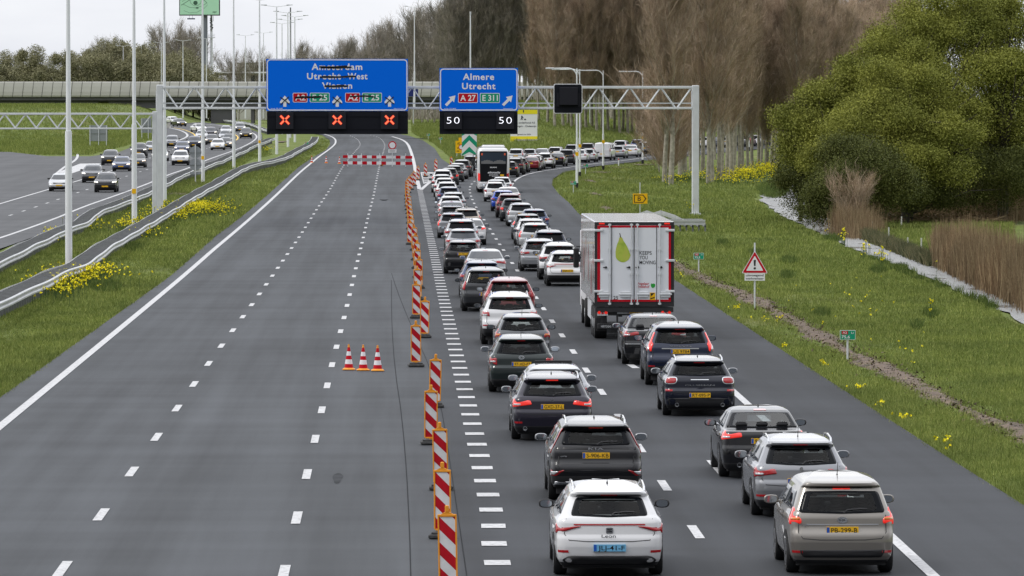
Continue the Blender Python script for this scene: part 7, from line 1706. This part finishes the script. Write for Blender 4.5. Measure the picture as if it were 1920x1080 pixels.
def grass(name, poly, n, label, nb=3, hmul=1.0):
    px, py = sample_px(poly, n); X, Y = unproj(px, py)
    k = ~(inpoly(X, Y, mp2) | inpoly(X, Y, lpp) | inpoly(X, Y, wp2))
    dd_ = np.full(X.shape, 99.0)
    for i in range(0, len(dseg), 3): dd_ = np.minimum(dd_, np.hypot(X - dseg[i, 0], (Y - dseg[i, 1]) * .5))
    k &= (distpoly(X, Y, wp2) > 0.4)
    k &= (dd_ + .35 * lowf(X, Y, 3.0) > .62) | (NR.uniform(0, 1, len(X)) < .22)
    X, Y = X[k], Y[k]; lf = lowf(X, Y); H = (.085 + .05 * lf + NR.exponential(.03, len(X))) * hmul * np.clip(Y / 220, .9, 1.6); H = np.clip(H, .03, .5)
    W = .012 * np.clip(Y / 130, .8, 3.0) * np.ones(len(X))
    me = blade_mesh(name, X, Y, terrain_z(X, Y) - .06, H, W, .45, M_blade, nb, .06)
    tag(put(me, name), kind='stuff', label=label)
VERGE = [(1088, 402), (1262, 524), (1300, 548), (1467, 658), (1775, 858), (2050, 1040), (2050, 660), (1837, 556), (1735, 513), (1640, 480), (1560, 447), (1500, 422), (1440, 392), (1425, 372), (1450, 345), (1240, 330), (1225, 300), (1113, 314), (1060, 322), (1038, 335), (1037, 348), (1067, 382)]
grass('verge_grass', VERGE, 190000, 'short green grass of the wide right verge')
LV = [(-120, 830), (100, 675), (263, 560), (320, 519), (407, 442), (493, 375), (560, 315), (611, 283), (618, 265), (600, 258), (560, 290), (480, 312), (410, 352), (300, 420), (200, 480), (85, 540), (-120, 650)]
grass('outer_verge_grass', [(2050, 1040), (2700, 1500), (2700, 860), (2500, 790), (2050, 640)], 60000, 'green grass continuing beyond the right verge')
grass('median_grass', LV, 80000, 'green grass between the closed lanes and the guardrail')
grass('strip_grass', [(-120, 640), (85, 520), (300, 400), (470, 300), (510, 290), (500, 272), (440, 295), (350, 330), (235, 392), (85, 455), (-120, 560)], 40000, 'green grass strip between the two guardrails', hmul=1.1)
grass('meadow_grass', [(1620, 446), (1660, 420), (1760, 412), (1900, 420), (1900, 510), (1760, 490), (1700, 478)], 22000, 'bright meadow grass beyond the ditch', hmul=1.2)
grass('slope_grass', [(-60, 290), (170, 290), (300, 257), (308, 240), (300, 218), (-60, 216)], 40000, 'rough grass on the slope beyond the oncoming lanes', hmul=2.4)
grass('embankment_grass', [(770, 216), (1250, 216), (1250, 268), (1040, 285), (950, 292), (850, 300), (815, 270), (772, 250)], 45000, 'rough grass on the embankment behind the ramp', hmul=2.4)
def tufts(name, spots, m, label, hh=.35):
    XX = []; YY = []; HH = []
    for px, py, rx, ry, n in spots:
        a = NR.uniform(0, 2 * np.pi, n); r = np.sqrt(NR.uniform(0, 1, n)); X, Y = unproj(px + rx * r * np.cos(a), py + ry * r * np.sin(a)); XX.append(X); YY.append(Y); HH.append(np.full(n, hh))
    X, Y, H = map(np.concatenate, (XX, YY, HH)); me = blade_mesh(name, X, Y, terrain_z(X, Y) - .1, H, np.full(len(X), .022), .4, m, 5, .07)
    tag(put(me, name), kind='stuff', label=label)
tufts('rough_tufts', [(1354, 457, 9, 4, 120), (1477, 519, 11, 5, 150), (1480, 490, 14, 5, 120), (1415, 475, 12, 4, 60), (1690, 505, 10, 5, 110), (1648, 508, 14, 6, 140), (1745, 590, 12, 5, 70), (1720, 613, 5, 6, 60), (1540, 590, 12, 4, 60), (1270, 335, 30, 5, 300), (1450, 355, 30, 14, 900), (180, 262, 60, 14, 300), (250, 240, 30, 10, 200), (900, 262, 50, 10, 300), (1050, 250, 90, 14, 600), (1150, 240, 60, 18, 500), (200, 540, 30, 10, 260), (250, 465, 16, 8, 140), (1560, 447, 16, 5, 120)] + [(1640 + i * 22 + R.uniform(-8, 8), 487 + i * 8.7, R.uniform(6, 14), 3, R.randrange(20, 70)) for i in range(11)], M_bladed, 'darker taller grass tufts in the verges and along the ditch')
tufts('far_bank_plants', [(1627 + i * 10.5, 446 + i * 4.2, 8, 4, 110) for i in range(12)], blades('bank_weed', (.05, .06, .03), (.11, .12, .06), (.26, .22, .14)), 'grey green weeds on the far bank of the ditch', .65)
# reeds
def reeds(name, spots, label, h, lean=.10, w=.022):
    XX = []; YY = []; HH = []
    for px, py, rx, ry, n, f in spots:
        X, Y = unproj(px + NR.normal(0, rx * .62, n), py + NR.normal(0, ry * .55, n)); XX.append(X); YY.append(Y); HH.append(h * f * (.86 + .16 * np.sin(X * 1.7 + Y * .6) + .10 * np.sin(X * 4.1)) * NR.uniform(.72, 1.12, n))
    X, Y, H = map(np.concatenate, (XX, YY, HH)); me = blade_mesh(name, X, Y, terrain_z(X, Y) - .3, H, np.full(len(X), w), lean, M_reed, 2, .05)
    tag(put(me, name), kind='stuff', label=label)
reeds('reed_bed', [(1757 + i * 8, 489 + i * 3.4, 5, 8 + i * .4, 520, .85 + .02 * min(i, 9)) for i in range(24)], 'dense brown reed bed beside the ditch, nearest', 2.35, .13)
reeds('reed_clump', [(1602, 437, 30, 6, 2600, 1), (1640, 428, 14, 6, 500, .6)], 'brown reed clump under the green trees left of the meadow', 2.0, .16)
reeds('reed_belt', [(1760, 404, 85, 6, 5200, 1), (1880, 406, 50, 8, 3200, 1.1)], 'brown reed belt at the back of the meadow', 2.3, .16)
X, Y = unproj(NR.uniform(1625, 1880, 2600), NR.uniform(403, 420, 2600)); N = len(X); a = NR.uniform(0, np.pi, N); L = NR.uniform(.4, 1.3, N); z0 = terrain_z(X, Y) + NR.uniform(-.05, .35, N)
V = np.zeros((N, 4, 3)); dx, dy = np.cos(a) * L, np.sin(a) * L; dz = NR.uniform(-.2, .25, N)
V[:, 0] = np.stack([X, Y, z0], -1); V[:, 1] = np.stack([X + dx, Y + dy, z0 + dz], -1); V[:, 2] = np.stack([X + dx, Y + dy, z0 + dz + .035], -1); V[:, 3] = np.stack([X, Y, z0 + .04], -1)
tag(put(quads('fallen_reeds', V, [M_reed]), 'fallen_reeds'), kind='stuff', label='flattened brown reeds along the back of the meadow')
# flowers
def flowers(name, spots, label, hlo, hhi, s=.026):
    XX = []; YY = []; 
    for px, py, rx, ry, n in spots:
        a = NR.uniform(0, 2 * np.pi, n); r = np.abs(NR.normal(0, .7, n)); X, Y = unproj(px + rx * r * np.cos(a), py + ry * r * np.sin(a)); XX.append(X); YY.append(Y)
    X, Y = map(np.concatenate, (XX, YY)); k = ~(inpoly(X, Y, mp2) | inpoly(X, Y, lpp) | inpoly(X, Y, wp2)); X, Y = X[k], Y[k]; N = len(X); H = NR.uniform(hlo, hhi, N); Z = terrain_z(X, Y) - .05
    q = 4; c = np.stack([np.repeat(X, q), np.repeat(Y, q), np.repeat(Z + H, q)], -1) + NR.normal(0, s * .9, (N * q, 3)); u = NR.normal(0, 1, (N * q, 3)); u /= np.linalg.norm(u, axis=1)[:, None]; v = np.cross(u, NR.normal(0, 1, (N * q, 3))); v /= np.linalg.norm(v, axis=1)[:, None]
    u *= s; v *= s; V = np.stack([c - u - v, c + u - v, c + u + v, c - u + v], 1)
    S = np.zeros((N, 4, 3)); w = .008; S[:, 0] = np.stack([X - w, Y, Z], -1); S[:, 1] = np.stack([X + w, Y, Z], -1); S[:, 2] = np.stack([X + w, Y, Z + H], -1); S[:, 3] = np.stack([X - w, Y, Z + H], -1)
    me = quads(name, np.concatenate([V, S]), [M_flower, M_stem], np.concatenate([np.zeros(len(V)), np.ones(len(S))]))
    tag(put(me, name), kind='stuff', label=label)
flowers('rapeseed_flowers', [(375, 398, 42, 8, 1300), (330, 408, 40, 10, 360), (300, 400, 22, 10, 110), (255, 425, 30, 10, 130), (275, 443, 22, 9, 90), (230, 432, 14, 8, 50), (110, 545, 40, 18, 520), (160, 528, 60, 12, 360), (180, 520, 40, 10, 80), (100, 452, 20, 7, 60), (170, 432, 40, 6, 50), (230, 392, 20, 6, 30), (500, 285, 14, 5, 40), (95, 455, 16, 8, 60), (450, 325, 6, 4, 14)], 'yellow rapeseed flowers along the median guardrails', .25, .75)
flowers('bank_flowers', [(1400, 333, 70, 9, 1100), (1440, 322, 40, 8, 600), (1310, 338, 50, 6, 110), (1380, 345, 60, 5, 150), (1583, 456, 8, 6, 40), (1652, 495, 14, 5, 26), (1622, 484, 12, 5, 20), (1755, 518, 10, 5, 18), (1700, 490, 20, 4, 12), (1553, 440, 10, 4, 12), (1745, 595, 5, 8, 4), (1260, 345, 40, 7, 60), (1295, 395, 20, 10, 14)], 'yellow flowers along the ditch and under the poplars', .3, .9)
flowers('dandelions', [(1378, 578, 9, 3, 10), (1468, 650, 12, 4, 8), (1545, 683, 20, 12, 10), (1610, 728, 26, 10, 10), (1650, 760, 18, 8, 8), (1700, 785, 22, 10, 8), (1770, 830, 24, 12, 14), (1275, 515, 14, 6, 8), (1440, 600, 60, 12, 12), (1600, 560, 200, 60, 26), (1700, 655, 60, 30, 8), (450, 350, 20, 10, 6)], 'small yellow dandelions near the asphalt edge', .05, .14, .022)

# ---- bare poplars
def ribbons(p0, p1, w):
    d = p1 - p0; n = np.cross(d, NR.normal(0, 1, p0.shape)); n /= np.linalg.norm(n, axis=1)[:, None] + 1e-9; n *= w[:, None] / 2
    return np.stack([p0 - n, p0 + n, p1 + n * .3, p1 - n * .3], 1)
def bare_tree(H, spread, limbs, twigs, up=.55, low=.22, tr=.22, tm=M_twig, bm=M_bark, tw=.026, seed=0, ups=.75):
    rr = random.Random(seed); mb = MB(); segs = []
    lean = [rr.uniform(-.25, .25), rr.uniform(-.25, .25)]
    cx = lambda z: Vector((lean[0] * (z / H) ** 2 * 1.5 + .12 * math.sin(z * .5 + seed), lean[1] * (z / H) ** 2 * 1.5 + .12 * math.cos(z * .43 + seed), z))
    pts = [cx(z) for z in np.linspace(-.3, H * .93, 9)]; mb.tube(pts, [tr * (1 - .93 * i / 8) + .01 for i in range(9)], 8)
    for i in range(limbs):
        z = H * (low + (1 - low) * (i + rr.random()) / limbs * .92); a = rr.uniform(0, 2 * math.pi); L = spread * (1.25 - .75 * abs((z / H) - .45) * 1.3) * rr.uniform(.75, 1.25) + .6
        p = cx(z); d = Vector((math.cos(a), math.sin(a), up + rr.uniform(0, .7))).normalized(); r = tr * .32 * (1 - z / H * .6); path = [p]
        for k in range(4):
            d = (d + Vector((rr.uniform(-.15, .15), rr.uniform(-.15, .15), .22))).normalized(); p = p + d * (L * .36); path.append(p)
        if r > .03: mb.tube(path, [r, r * .75, r * .5, r * .3, r * .15], 5)
        else: mb.tube(path, [r, r * .7, r * .5, r * .3, r * .15], 3)
        for k in range(4): segs.append((path[k], path[k + 1]))
    # second order branches
    A = np.array([s[0] for s in segs]); B = np.array([s[1] for s in segs]); D = B - A; D /= np.linalg.norm(D, axis=1)[:, None]
    m = len(A) * 8; i = NR.integers(0, len(A), m); p0 = A[i] + (B[i] - A[i]) * NR.uniform(0, 1, (m, 1)); d = D[i] + NR.normal(0, .55, (m, 3)); d[:, 2] += ups; d /= np.linalg.norm(d, axis=1)[:, None]
    L = NR.uniform(.9, 2.4, (m, 1)) * (spread / 3.2) ** .5; p1 = p0 + d * L; V = [ribbons(p0, p1, np.full(m, .036 if spread < 3 else .05))]
    j = NR.integers(0, m, twigs); q0 = p0[j] + (p1[j] - p0[j]) * NR.uniform(.1, 1, (twigs, 1)); e = d[j] + NR.normal(0, .55, (twigs, 3)); e[:, 2] += .35; e /= np.linalg.norm(e, axis=1)[:, None]
    q1 = q0 + e * NR.uniform(.35, 1.25, (twigs, 1)); V.append(ribbons(q0, q1, np.full(twigs, tw)))
    return mb.mesh('trunk', [bm], angle=50), quads('crown', np.concatenate(V), [tm])
POP = [bare_tree(20.5, 2.4, 70, 21000, seed=1, low=.20, up=1.3, tw=.019, ups=1.1), bare_tree(19.5, 2.2, 66, 20000, seed=2, low=.17, up=1.2, tw=.019, ups=1.1), bare_tree(21.5, 2.6, 72, 21000, seed=3, low=.17, up=1.3, tw=.019, ups=1.1), bare_tree(18.5, 2.3, 64, 20000, seed=4, low=.20, up=1.1, tw=.019, ups=1.1)]
POG = [bare_tree(24, 2.4, 66, 11000, seed=5, tm=M_twig2, low=.15, tw=.03, up=1.1, ups=1.1), bare_tree(22, 2.2, 60, 10000, seed=6, tm=M_twig2, low=.12, tw=.03, up=1.1, ups=1.1)]
SML = [bare_tree(11, 2.6, 34, 5000, seed=8, tm=M_twig2, low=.12, up=.4, tr=.14, tw=.035), bare_tree(13, 2.4, 36, 5500, seed=9, tm=M_twig2, low=.12, up=.5, tr=.14, tw=.035)]
SHR = [bare_tree(4.2, 2.4, 40, 5000, seed=12, low=.03, up=.35, tr=.07, tw=.02)]
def tree(name, protos, x, y, label, cat, group, sc=1.0, z=None, i=None):
    z = tz(x, y) if z is None else z; e = empty(name, (x, y, z), R.uniform(0, 6.28), label, cat, group); t = protos[R.randrange(len(protos)) if i is None else i % len(protos)]
    e.scale = (sc * R.uniform(.93, 1.07), sc * R.uniform(.93, 1.07), sc * R.uniform(.95, 1.06)); put(t[0], 'trunk', e); put(t[1], 'crown', e); return e
row = [(1248, 341), (1259, 346), (1277, 327), (1285, 322), (1294, 319), (1316, 320), (1327, 343), (1336, 341), (1347, 337), (1353, 333), (1362, 328), (1369, 331), (1377, 325), (1385, 319), (1393, 317), (1401, 318), (1411, 315), (1421, 313), (1428, 303), (1438, 312), (1449, 311), (1461, 309), (1475, 312), (1492, 318), (1512, 316), (1534, 314), (1556, 312), (1580, 310)]
for i, (px, py) in enumerate(row):
    q = P(px, py); tree('poplar_tree', POP, q.x, q.y, 'bare poplar of the front row, ' + (ORD[i] if i < 28 else str(i)) + ' trunk from the left', 'tree', 'front row of bare poplars', i=i * 7 % 4, sc=R.uniform(.94, 1.08) * (.80 if px > 1400 else 1.0))
k = 0
for Yr, a, b, st in ((575, 1300, 1640, 30), (615, 1330, 1680, 30), (650, 1470, 1700, 30), (765, 1225, 1700, 24), (800, 1240, 1700, 26), (860, 1080, 1640, 19), (930, 1060, 1720, 19), (990, 1040, 1720, 20)):
    x = a
    while x < b:
        px = x + R.uniform(-9, 9); X = PD(px, 200, Yr + R.uniform(-14, 14)).x
        if Yr < 700 and not (px > 1290): x += st; continue
        tree('poplar_tree', POP, X, Yr + R.uniform(-14, 14), 'bare brown poplar deep in the wood beside the ramp', 'tree', 'bare poplars of the wood behind the ramp', sc=((1.0 + (Yr - 690) / 900.0) * (.76 if px > 1420 else .86 if px > 1380 else 1.0)) + R.uniform(-.07, .07)); x += st; k += 1
for px, Yr in ((1010, 812), (1028, 806), (1064, 811), (1079, 808), (1109, 812), (1130, 811), (1151, 812), (1168, 812), (1186, 811), (1205, 812), (1224, 808), (1041, 795), (1056, 800), (1071, 802), (1087, 798), (1099, 805), (1119, 800), (1140, 806), (1161, 800), (1176, 803), (1196, 801), (1215, 806), (1232, 800)):
    X = PD(px, 200, Yr).x; tree('slope_tree', POP, X, Yr, 'thin trunked bare tree on the green slope behind the ramp traffic', 'tree', 'bare trees on the green slope', sc=1.0)
for Yr, a, b, st in ((1000, 850, 1080, 13), (1060, 842, 1140, 15), (1130, 835, 1150, 16)):
    x = a
    while x < b:
        px = x + R.uniform(-6, 6); X = PD(px, 200, Yr).x; tree('grey_tree', POG, X, Yr, 'tall grey bare tree between the blue signs and the ramp wood', 'tree', 'grey bare trees behind the signs', sc=1.0 + R.uniform(-.05, .12)); x += st
for i, (px, yt) in enumerate([(598, 108), (620, 112), (640, 102), (655, 100), (668, 96), (684, 92), (697, 88), (712, 84), (726, 82), (740, 72), (752, 66), (764, 74), (776, 62), (790, 58), (803, 60), (815, 54), (828, 62), (838, 46), (560, 116), (575, 110), (587, 112)]):
    Yr = 1230 + R.uniform(-20, 60); q = PD(px, yt, Yr); tree('small_tree', SML, q.x, Yr, 'small bare tree behind the wide blue sign and viaduct', 'tree', 'small bare trees behind the viaduct', sc=(q.z - 3.9) / 12.5)
for i, (px, yt) in enumerate([(330, 95), (345, 90), (356, 98), (370, 96), (432, 112), (448, 118), (300, 104), (205, 112), (190, 116), (496, 118), (480, 116)]):
    Yr = 1400 + R.uniform(-20, 40); q = PD(px, yt, Yr); tree('small_tree', SML, q.x, Yr, 'small bare tree on the far horizon left of the blue sign', 'tree', 'small bare trees on the far left horizon', sc=(q.z - 3.9) / 12.5)
for i, (px, py) in enumerate([(1237, 322), (1255, 338), (1262, 325)]):
    q = P(px, py); tree('twiggy_shrub', SHR, q.x, q.y, 'bare twiggy shrub at the foot of the first poplars, ' + ['left', 'front', 'back'][i], 'shrub', 'twiggy shrubs', sc=[1.25, 1.0, .9][i])
q = P(1596, 436); tree('twiggy_shrub', SHR, q.x, q.y, 'bare reddish shrub in front of the big green tree', 'shrub', None, sc=.5)

# ---- leafy trees by the ditch
def leafcloud(blobs, leaf, mats, name='crown', twig=0):
    V = []; more = []
    for (bx_, by_, bz_, rx, rz_, n, cl) in blobs:
        more.append((bx_, by_, bz_, rx * .9, rz_ * .9, int(n * .8), cl))
        for q in range(7 if rx > 1.2 and leaf < .2 else 0):
            a, u = R.uniform(0, 6.28), R.uniform(-.5, .95); c_ = math.sqrt(1 - u * u); f = R.uniform(.2, .42)
            more.append((bx_ + math.cos(a) * c_ * rx * .85, by_ + math.sin(a) * c_ * rx * .85, bz_ + u * rz_ * .85, rx * f, rz_ * f * R.uniform(.7, 1.1), int(n * .16), cl))
    for (bx_, by_, bz_, rx, rz_, n, cl) in more:
        m = max(1, n // cl); th = NR.uniform(0, 2 * np.pi, m); u = NR.uniform(-1, 1, m); rr = np.where(NR.uniform(0, 1, m) < .8, NR.uniform(.72, 1.02, m), NR.uniform(.2, .8, m))
        s = np.sqrt(1 - u * u); dirs = np.stack([s * np.cos(th), s * np.sin(th), u], -1)
        bump = 1 + .16 * np.sin(dirs[:, 0] * 7 + bx_) * np.sin(dirs[:, 2] * 6 + by_) + .10 * np.sin(dirs[:, 1] * 11 + dirs[:, 2] * 9)
        c = np.array([bx_, by_, bz_]) + dirs * (rr * bump)[:, None] * np.array([rx, rx, rz_])
        cc = np.repeat(c, cl, 0) + NR.normal(0, 1, (m * cl, 3)) * np.array([.34, .34, .22]); N = len(cc)
        a = NR.normal(0, 1, (N, 3)); a /= np.linalg.norm(a, axis=1)[:, None]; b = np.cross(a, NR.normal(0, 1, (N, 3))); b /= np.linalg.norm(b, axis=1)[:, None]
        L = NR.uniform(.7, 1.3, (N, 1)) * leaf; V.append(np.stack([cc - a * L, cc + b * L * .45, cc + a * L, cc - b * L * .45], 1))
    return quads(name, np.concatenate(V), mats)
def leafy(name, X, Y, blobs, leaf, m, label, cat='tree', tr=.3, group=None):
    z0 = tz(X, Y); e = empty(name, (X, Y, z0), 0, label, cat, group); mb = MB(); tot = max(b[2] for b in blobs)
    mb.tube([Vector((0, 0, -.4)), Vector((.1, 0, tot * .25)), Vector((-.1, .1, tot * .5))], [tr, tr * .8, tr * .5], 10)
    for b in blobs:
        for q in range(7):
            a = R.uniform(0, 6.28); end = Vector((b[0] + math.cos(a) * b[3] * .8, b[1] + math.sin(a) * b[3] * .8, b[2] + R.uniform(-.3, .9) * b[4])); st = Vector((0, 0, tot * R.uniform(.15, .5)))
            mid = st.lerp(end, .5) + Vector((R.uniform(-.5, .5), R.uniform(-.5, .5), R.uniform(.1, .8))); mb.tube([st, mid, end], [tr * .4, tr * .22, tr * .06], 5)
    put(mb.mesh('trunk', [M_barkd], angle=50), 'trunk', e); put(leafcloud(blobs, leaf, [m]), 'crown', e); return e
def blob(px, py, Yb, r, rz_, n, X0, Y0, cl=26):
    q = PD(px, py, Yb); return (q.x - X0, Yb - Y0, q.z - tz(X0, Y0), r, rz_, n, cl)
X0, Y0 = PD(1700, 400, 352).x, 352.0
leafy('willow_tree', X0, Y0, [blob(1690, 195, 352, 3.6, 3.0, 26000, X0, Y0), blob(1640, 235, 350, 3.2, 2.7, 22000, X0, Y0), blob(1760, 210, 354, 3.4, 3.3, 24000, X0, Y0), blob(1720, 130, 356, 2.3, 1.9, 13000, X0, Y0), blob(1740, 290, 350, 3.6, 2.6, 18000, X0, Y0), blob(1660, 300, 349, 3.2, 2.4, 16000, X0, Y0), blob(1650, 125, 357, 2.6, 2.0, 15000, X0, Y0), blob(1700, 75, 358, 2.8, 2.1, 16000, X0, Y0), blob(1790, 90, 359, 3.2, 2.6, 18000, X0, Y0), blob(1770, 30, 360, 2.8, 2.2, 14000, X0, Y0)], .066, M_leaf, 'large green spreading tree beyond the ditch, tallest of the group', tr=.42)
X0, Y0 = PD(1570, 420, 356).x, 356.0
leafy('willow_tree', X0, Y0, [blob(1565, 225, 356, 2.7, 2.3, 18000, X0, Y0), blob(1512, 222, 357, 1.9, 1.1, 9000, X0, Y0), blob(1530, 270, 356, 2.3, 2.0, 14000, X0, Y0), blob(1590, 290, 354, 2.8, 2.3, 17000, X0, Y0), blob(1615, 170, 358, 2.5, 2.0, 13000, X0, Y0), blob(1545, 185, 357, 2.0, 1.5, 10000, X0, Y0)], .066, M_leaf, 'green tree left of the tallest one, its light tip over the poplars')
X0, Y0 = PD(1610, 430, 338).x, 338.0
leafy('hawthorn_bush', X0, Y0, [blob(1590, 350, 338, 2.2, 2.2, 17000, X0, Y0), blob(1640, 340, 339, 2.4, 2.1, 17000, X0, Y0), blob(1560, 380, 337, 1.7, 1.5, 11000, X0, Y0), blob(1610, 300, 340, 2.2, 1.7, 12000, X0, Y0)], .06, M_leaf2, 'dark green bush at the ditch below the tall trees', 'bush', tr=.18)
X0, Y0 = PD(1500, 400, 362).x, 362.0
leafy('hawthorn_bush', X0, Y0, [blob(1510, 350, 362, 1.8, 2.3, 13000, X0, Y0), blob(1545, 320, 360, 2.0, 2.0, 13000, X0, Y0), blob(1500, 295, 364, 1.4, 1.4, 7000, X0, Y0)], .06, M_leaf2, 'dark bush overhanging the narrow end of the ditch', 'bush', tr=.16)
X0, Y0 = PD(1780, 400, 385).x, 385.0
leafy('hawthorn_bush', X0, Y0, [blob(1730, 340, 384, 2.8, 2.4, 16000, X0, Y0), blob(1790, 320, 386, 3.0, 2.8, 18000, X0, Y0), blob(1850, 300, 388, 3.2, 3.2, 18000, X0, Y0), blob(1690, 360, 380, 2.0, 1.7, 9000, X0, Y0)], .066, M_leaf2, 'dark bushes behind the reed belt at the back of the meadow', 'bush', tr=.2)
X0, Y0 = PD(1700, 400, 349).x, 349.0
leafy('hawthorn_bush', X0, Y0, [blob(1690, 355, 348, 2.0, 1.7, 13000, X0, Y0), blob(1740, 350, 351, 2.3, 1.8, 14000, X0, Y0), blob(1800, 345, 353, 2.4, 1.9, 14000, X0, Y0), blob(1870, 340, 354, 2.6, 2.2, 15000, X0, Y0)], .06, M_leaf2, 'low dark bushes at the foot of the tallest green tree', 'bush', tr=.14)
X0, Y0 = PD(1880, 400, 358).x, 358.0
leafy('willow_tree', X0, Y0, [blob(1850, 190, 358, 4.0, 3.6, 24000, X0, Y0), blob(1930, 240, 360, 4.5, 4.5, 26000, X0, Y0), blob(1900, 100, 362, 4.0, 3.6, 20000, X0, Y0), blob(1850, 40, 364, 3.2, 2.6, 15000, X0, Y0)], .075, M_leaf, 'green tree farthest right behind the reeds', tr=.4)
# ---- leafy trees beyond the viaduct on the left
FT = []
for sd in range(2):
    mb = MB(); mb.tube([Vector((0, 0, -.5)), Vector((0, 0, 5))], [.25, .15], 6)
    FT.append((mb.mesh('trunk', [M_barkd]), leafcloud([(0, 0, 6.0, 4.2, 5.2, 9500, 6), (2.2, 0, 4.2, 3.2, 4.0, 6000, 6), (-2.4, 1, 4.0, 3.2, 4.0, 6000, 6)], .15, [M_leaf3])))
for i, (px, yt) in enumerate([(60, 124), (110, 122), (160, 116), (188, 118), (212, 112), (238, 108), (262, 116), (285, 122), (306, 124), (328, 116), (345, 112), (362, 118), (384, 124), (402, 140), (150, 130), (230, 128), (300, 132), (20, 126), (-30, 120)]):
    Yr = 1300 + R.uniform(-25, 30); q = PD(px, yt, Yr); tree('leafing_tree', FT, q.x, Yr, 'olive green young leafed tree beyond the viaduct on the left', 'tree', 'leafing trees beyond the viaduct', sc=(q.z - 3.9) / 11.5)
# a low hedge line closes the far horizon
XX = NR.uniform(-330, 300, 26000); YY = 1520 + NR.uniform(-30, 40, 26000); HH = 2.5 + 3.2 * (.5 + .5 * np.sin(XX * .05)) * NR.uniform(.4, 1.1, 26000)
me = blade_mesh('far_woods', XX, YY, np.full(26000, 3.0), HH, np.full(26000, .45), .35, M_twig2, 1, .3)
tag(put(me, 'far_woods'), kind='stuff', label='hazy line of far bare woods on the horizon')
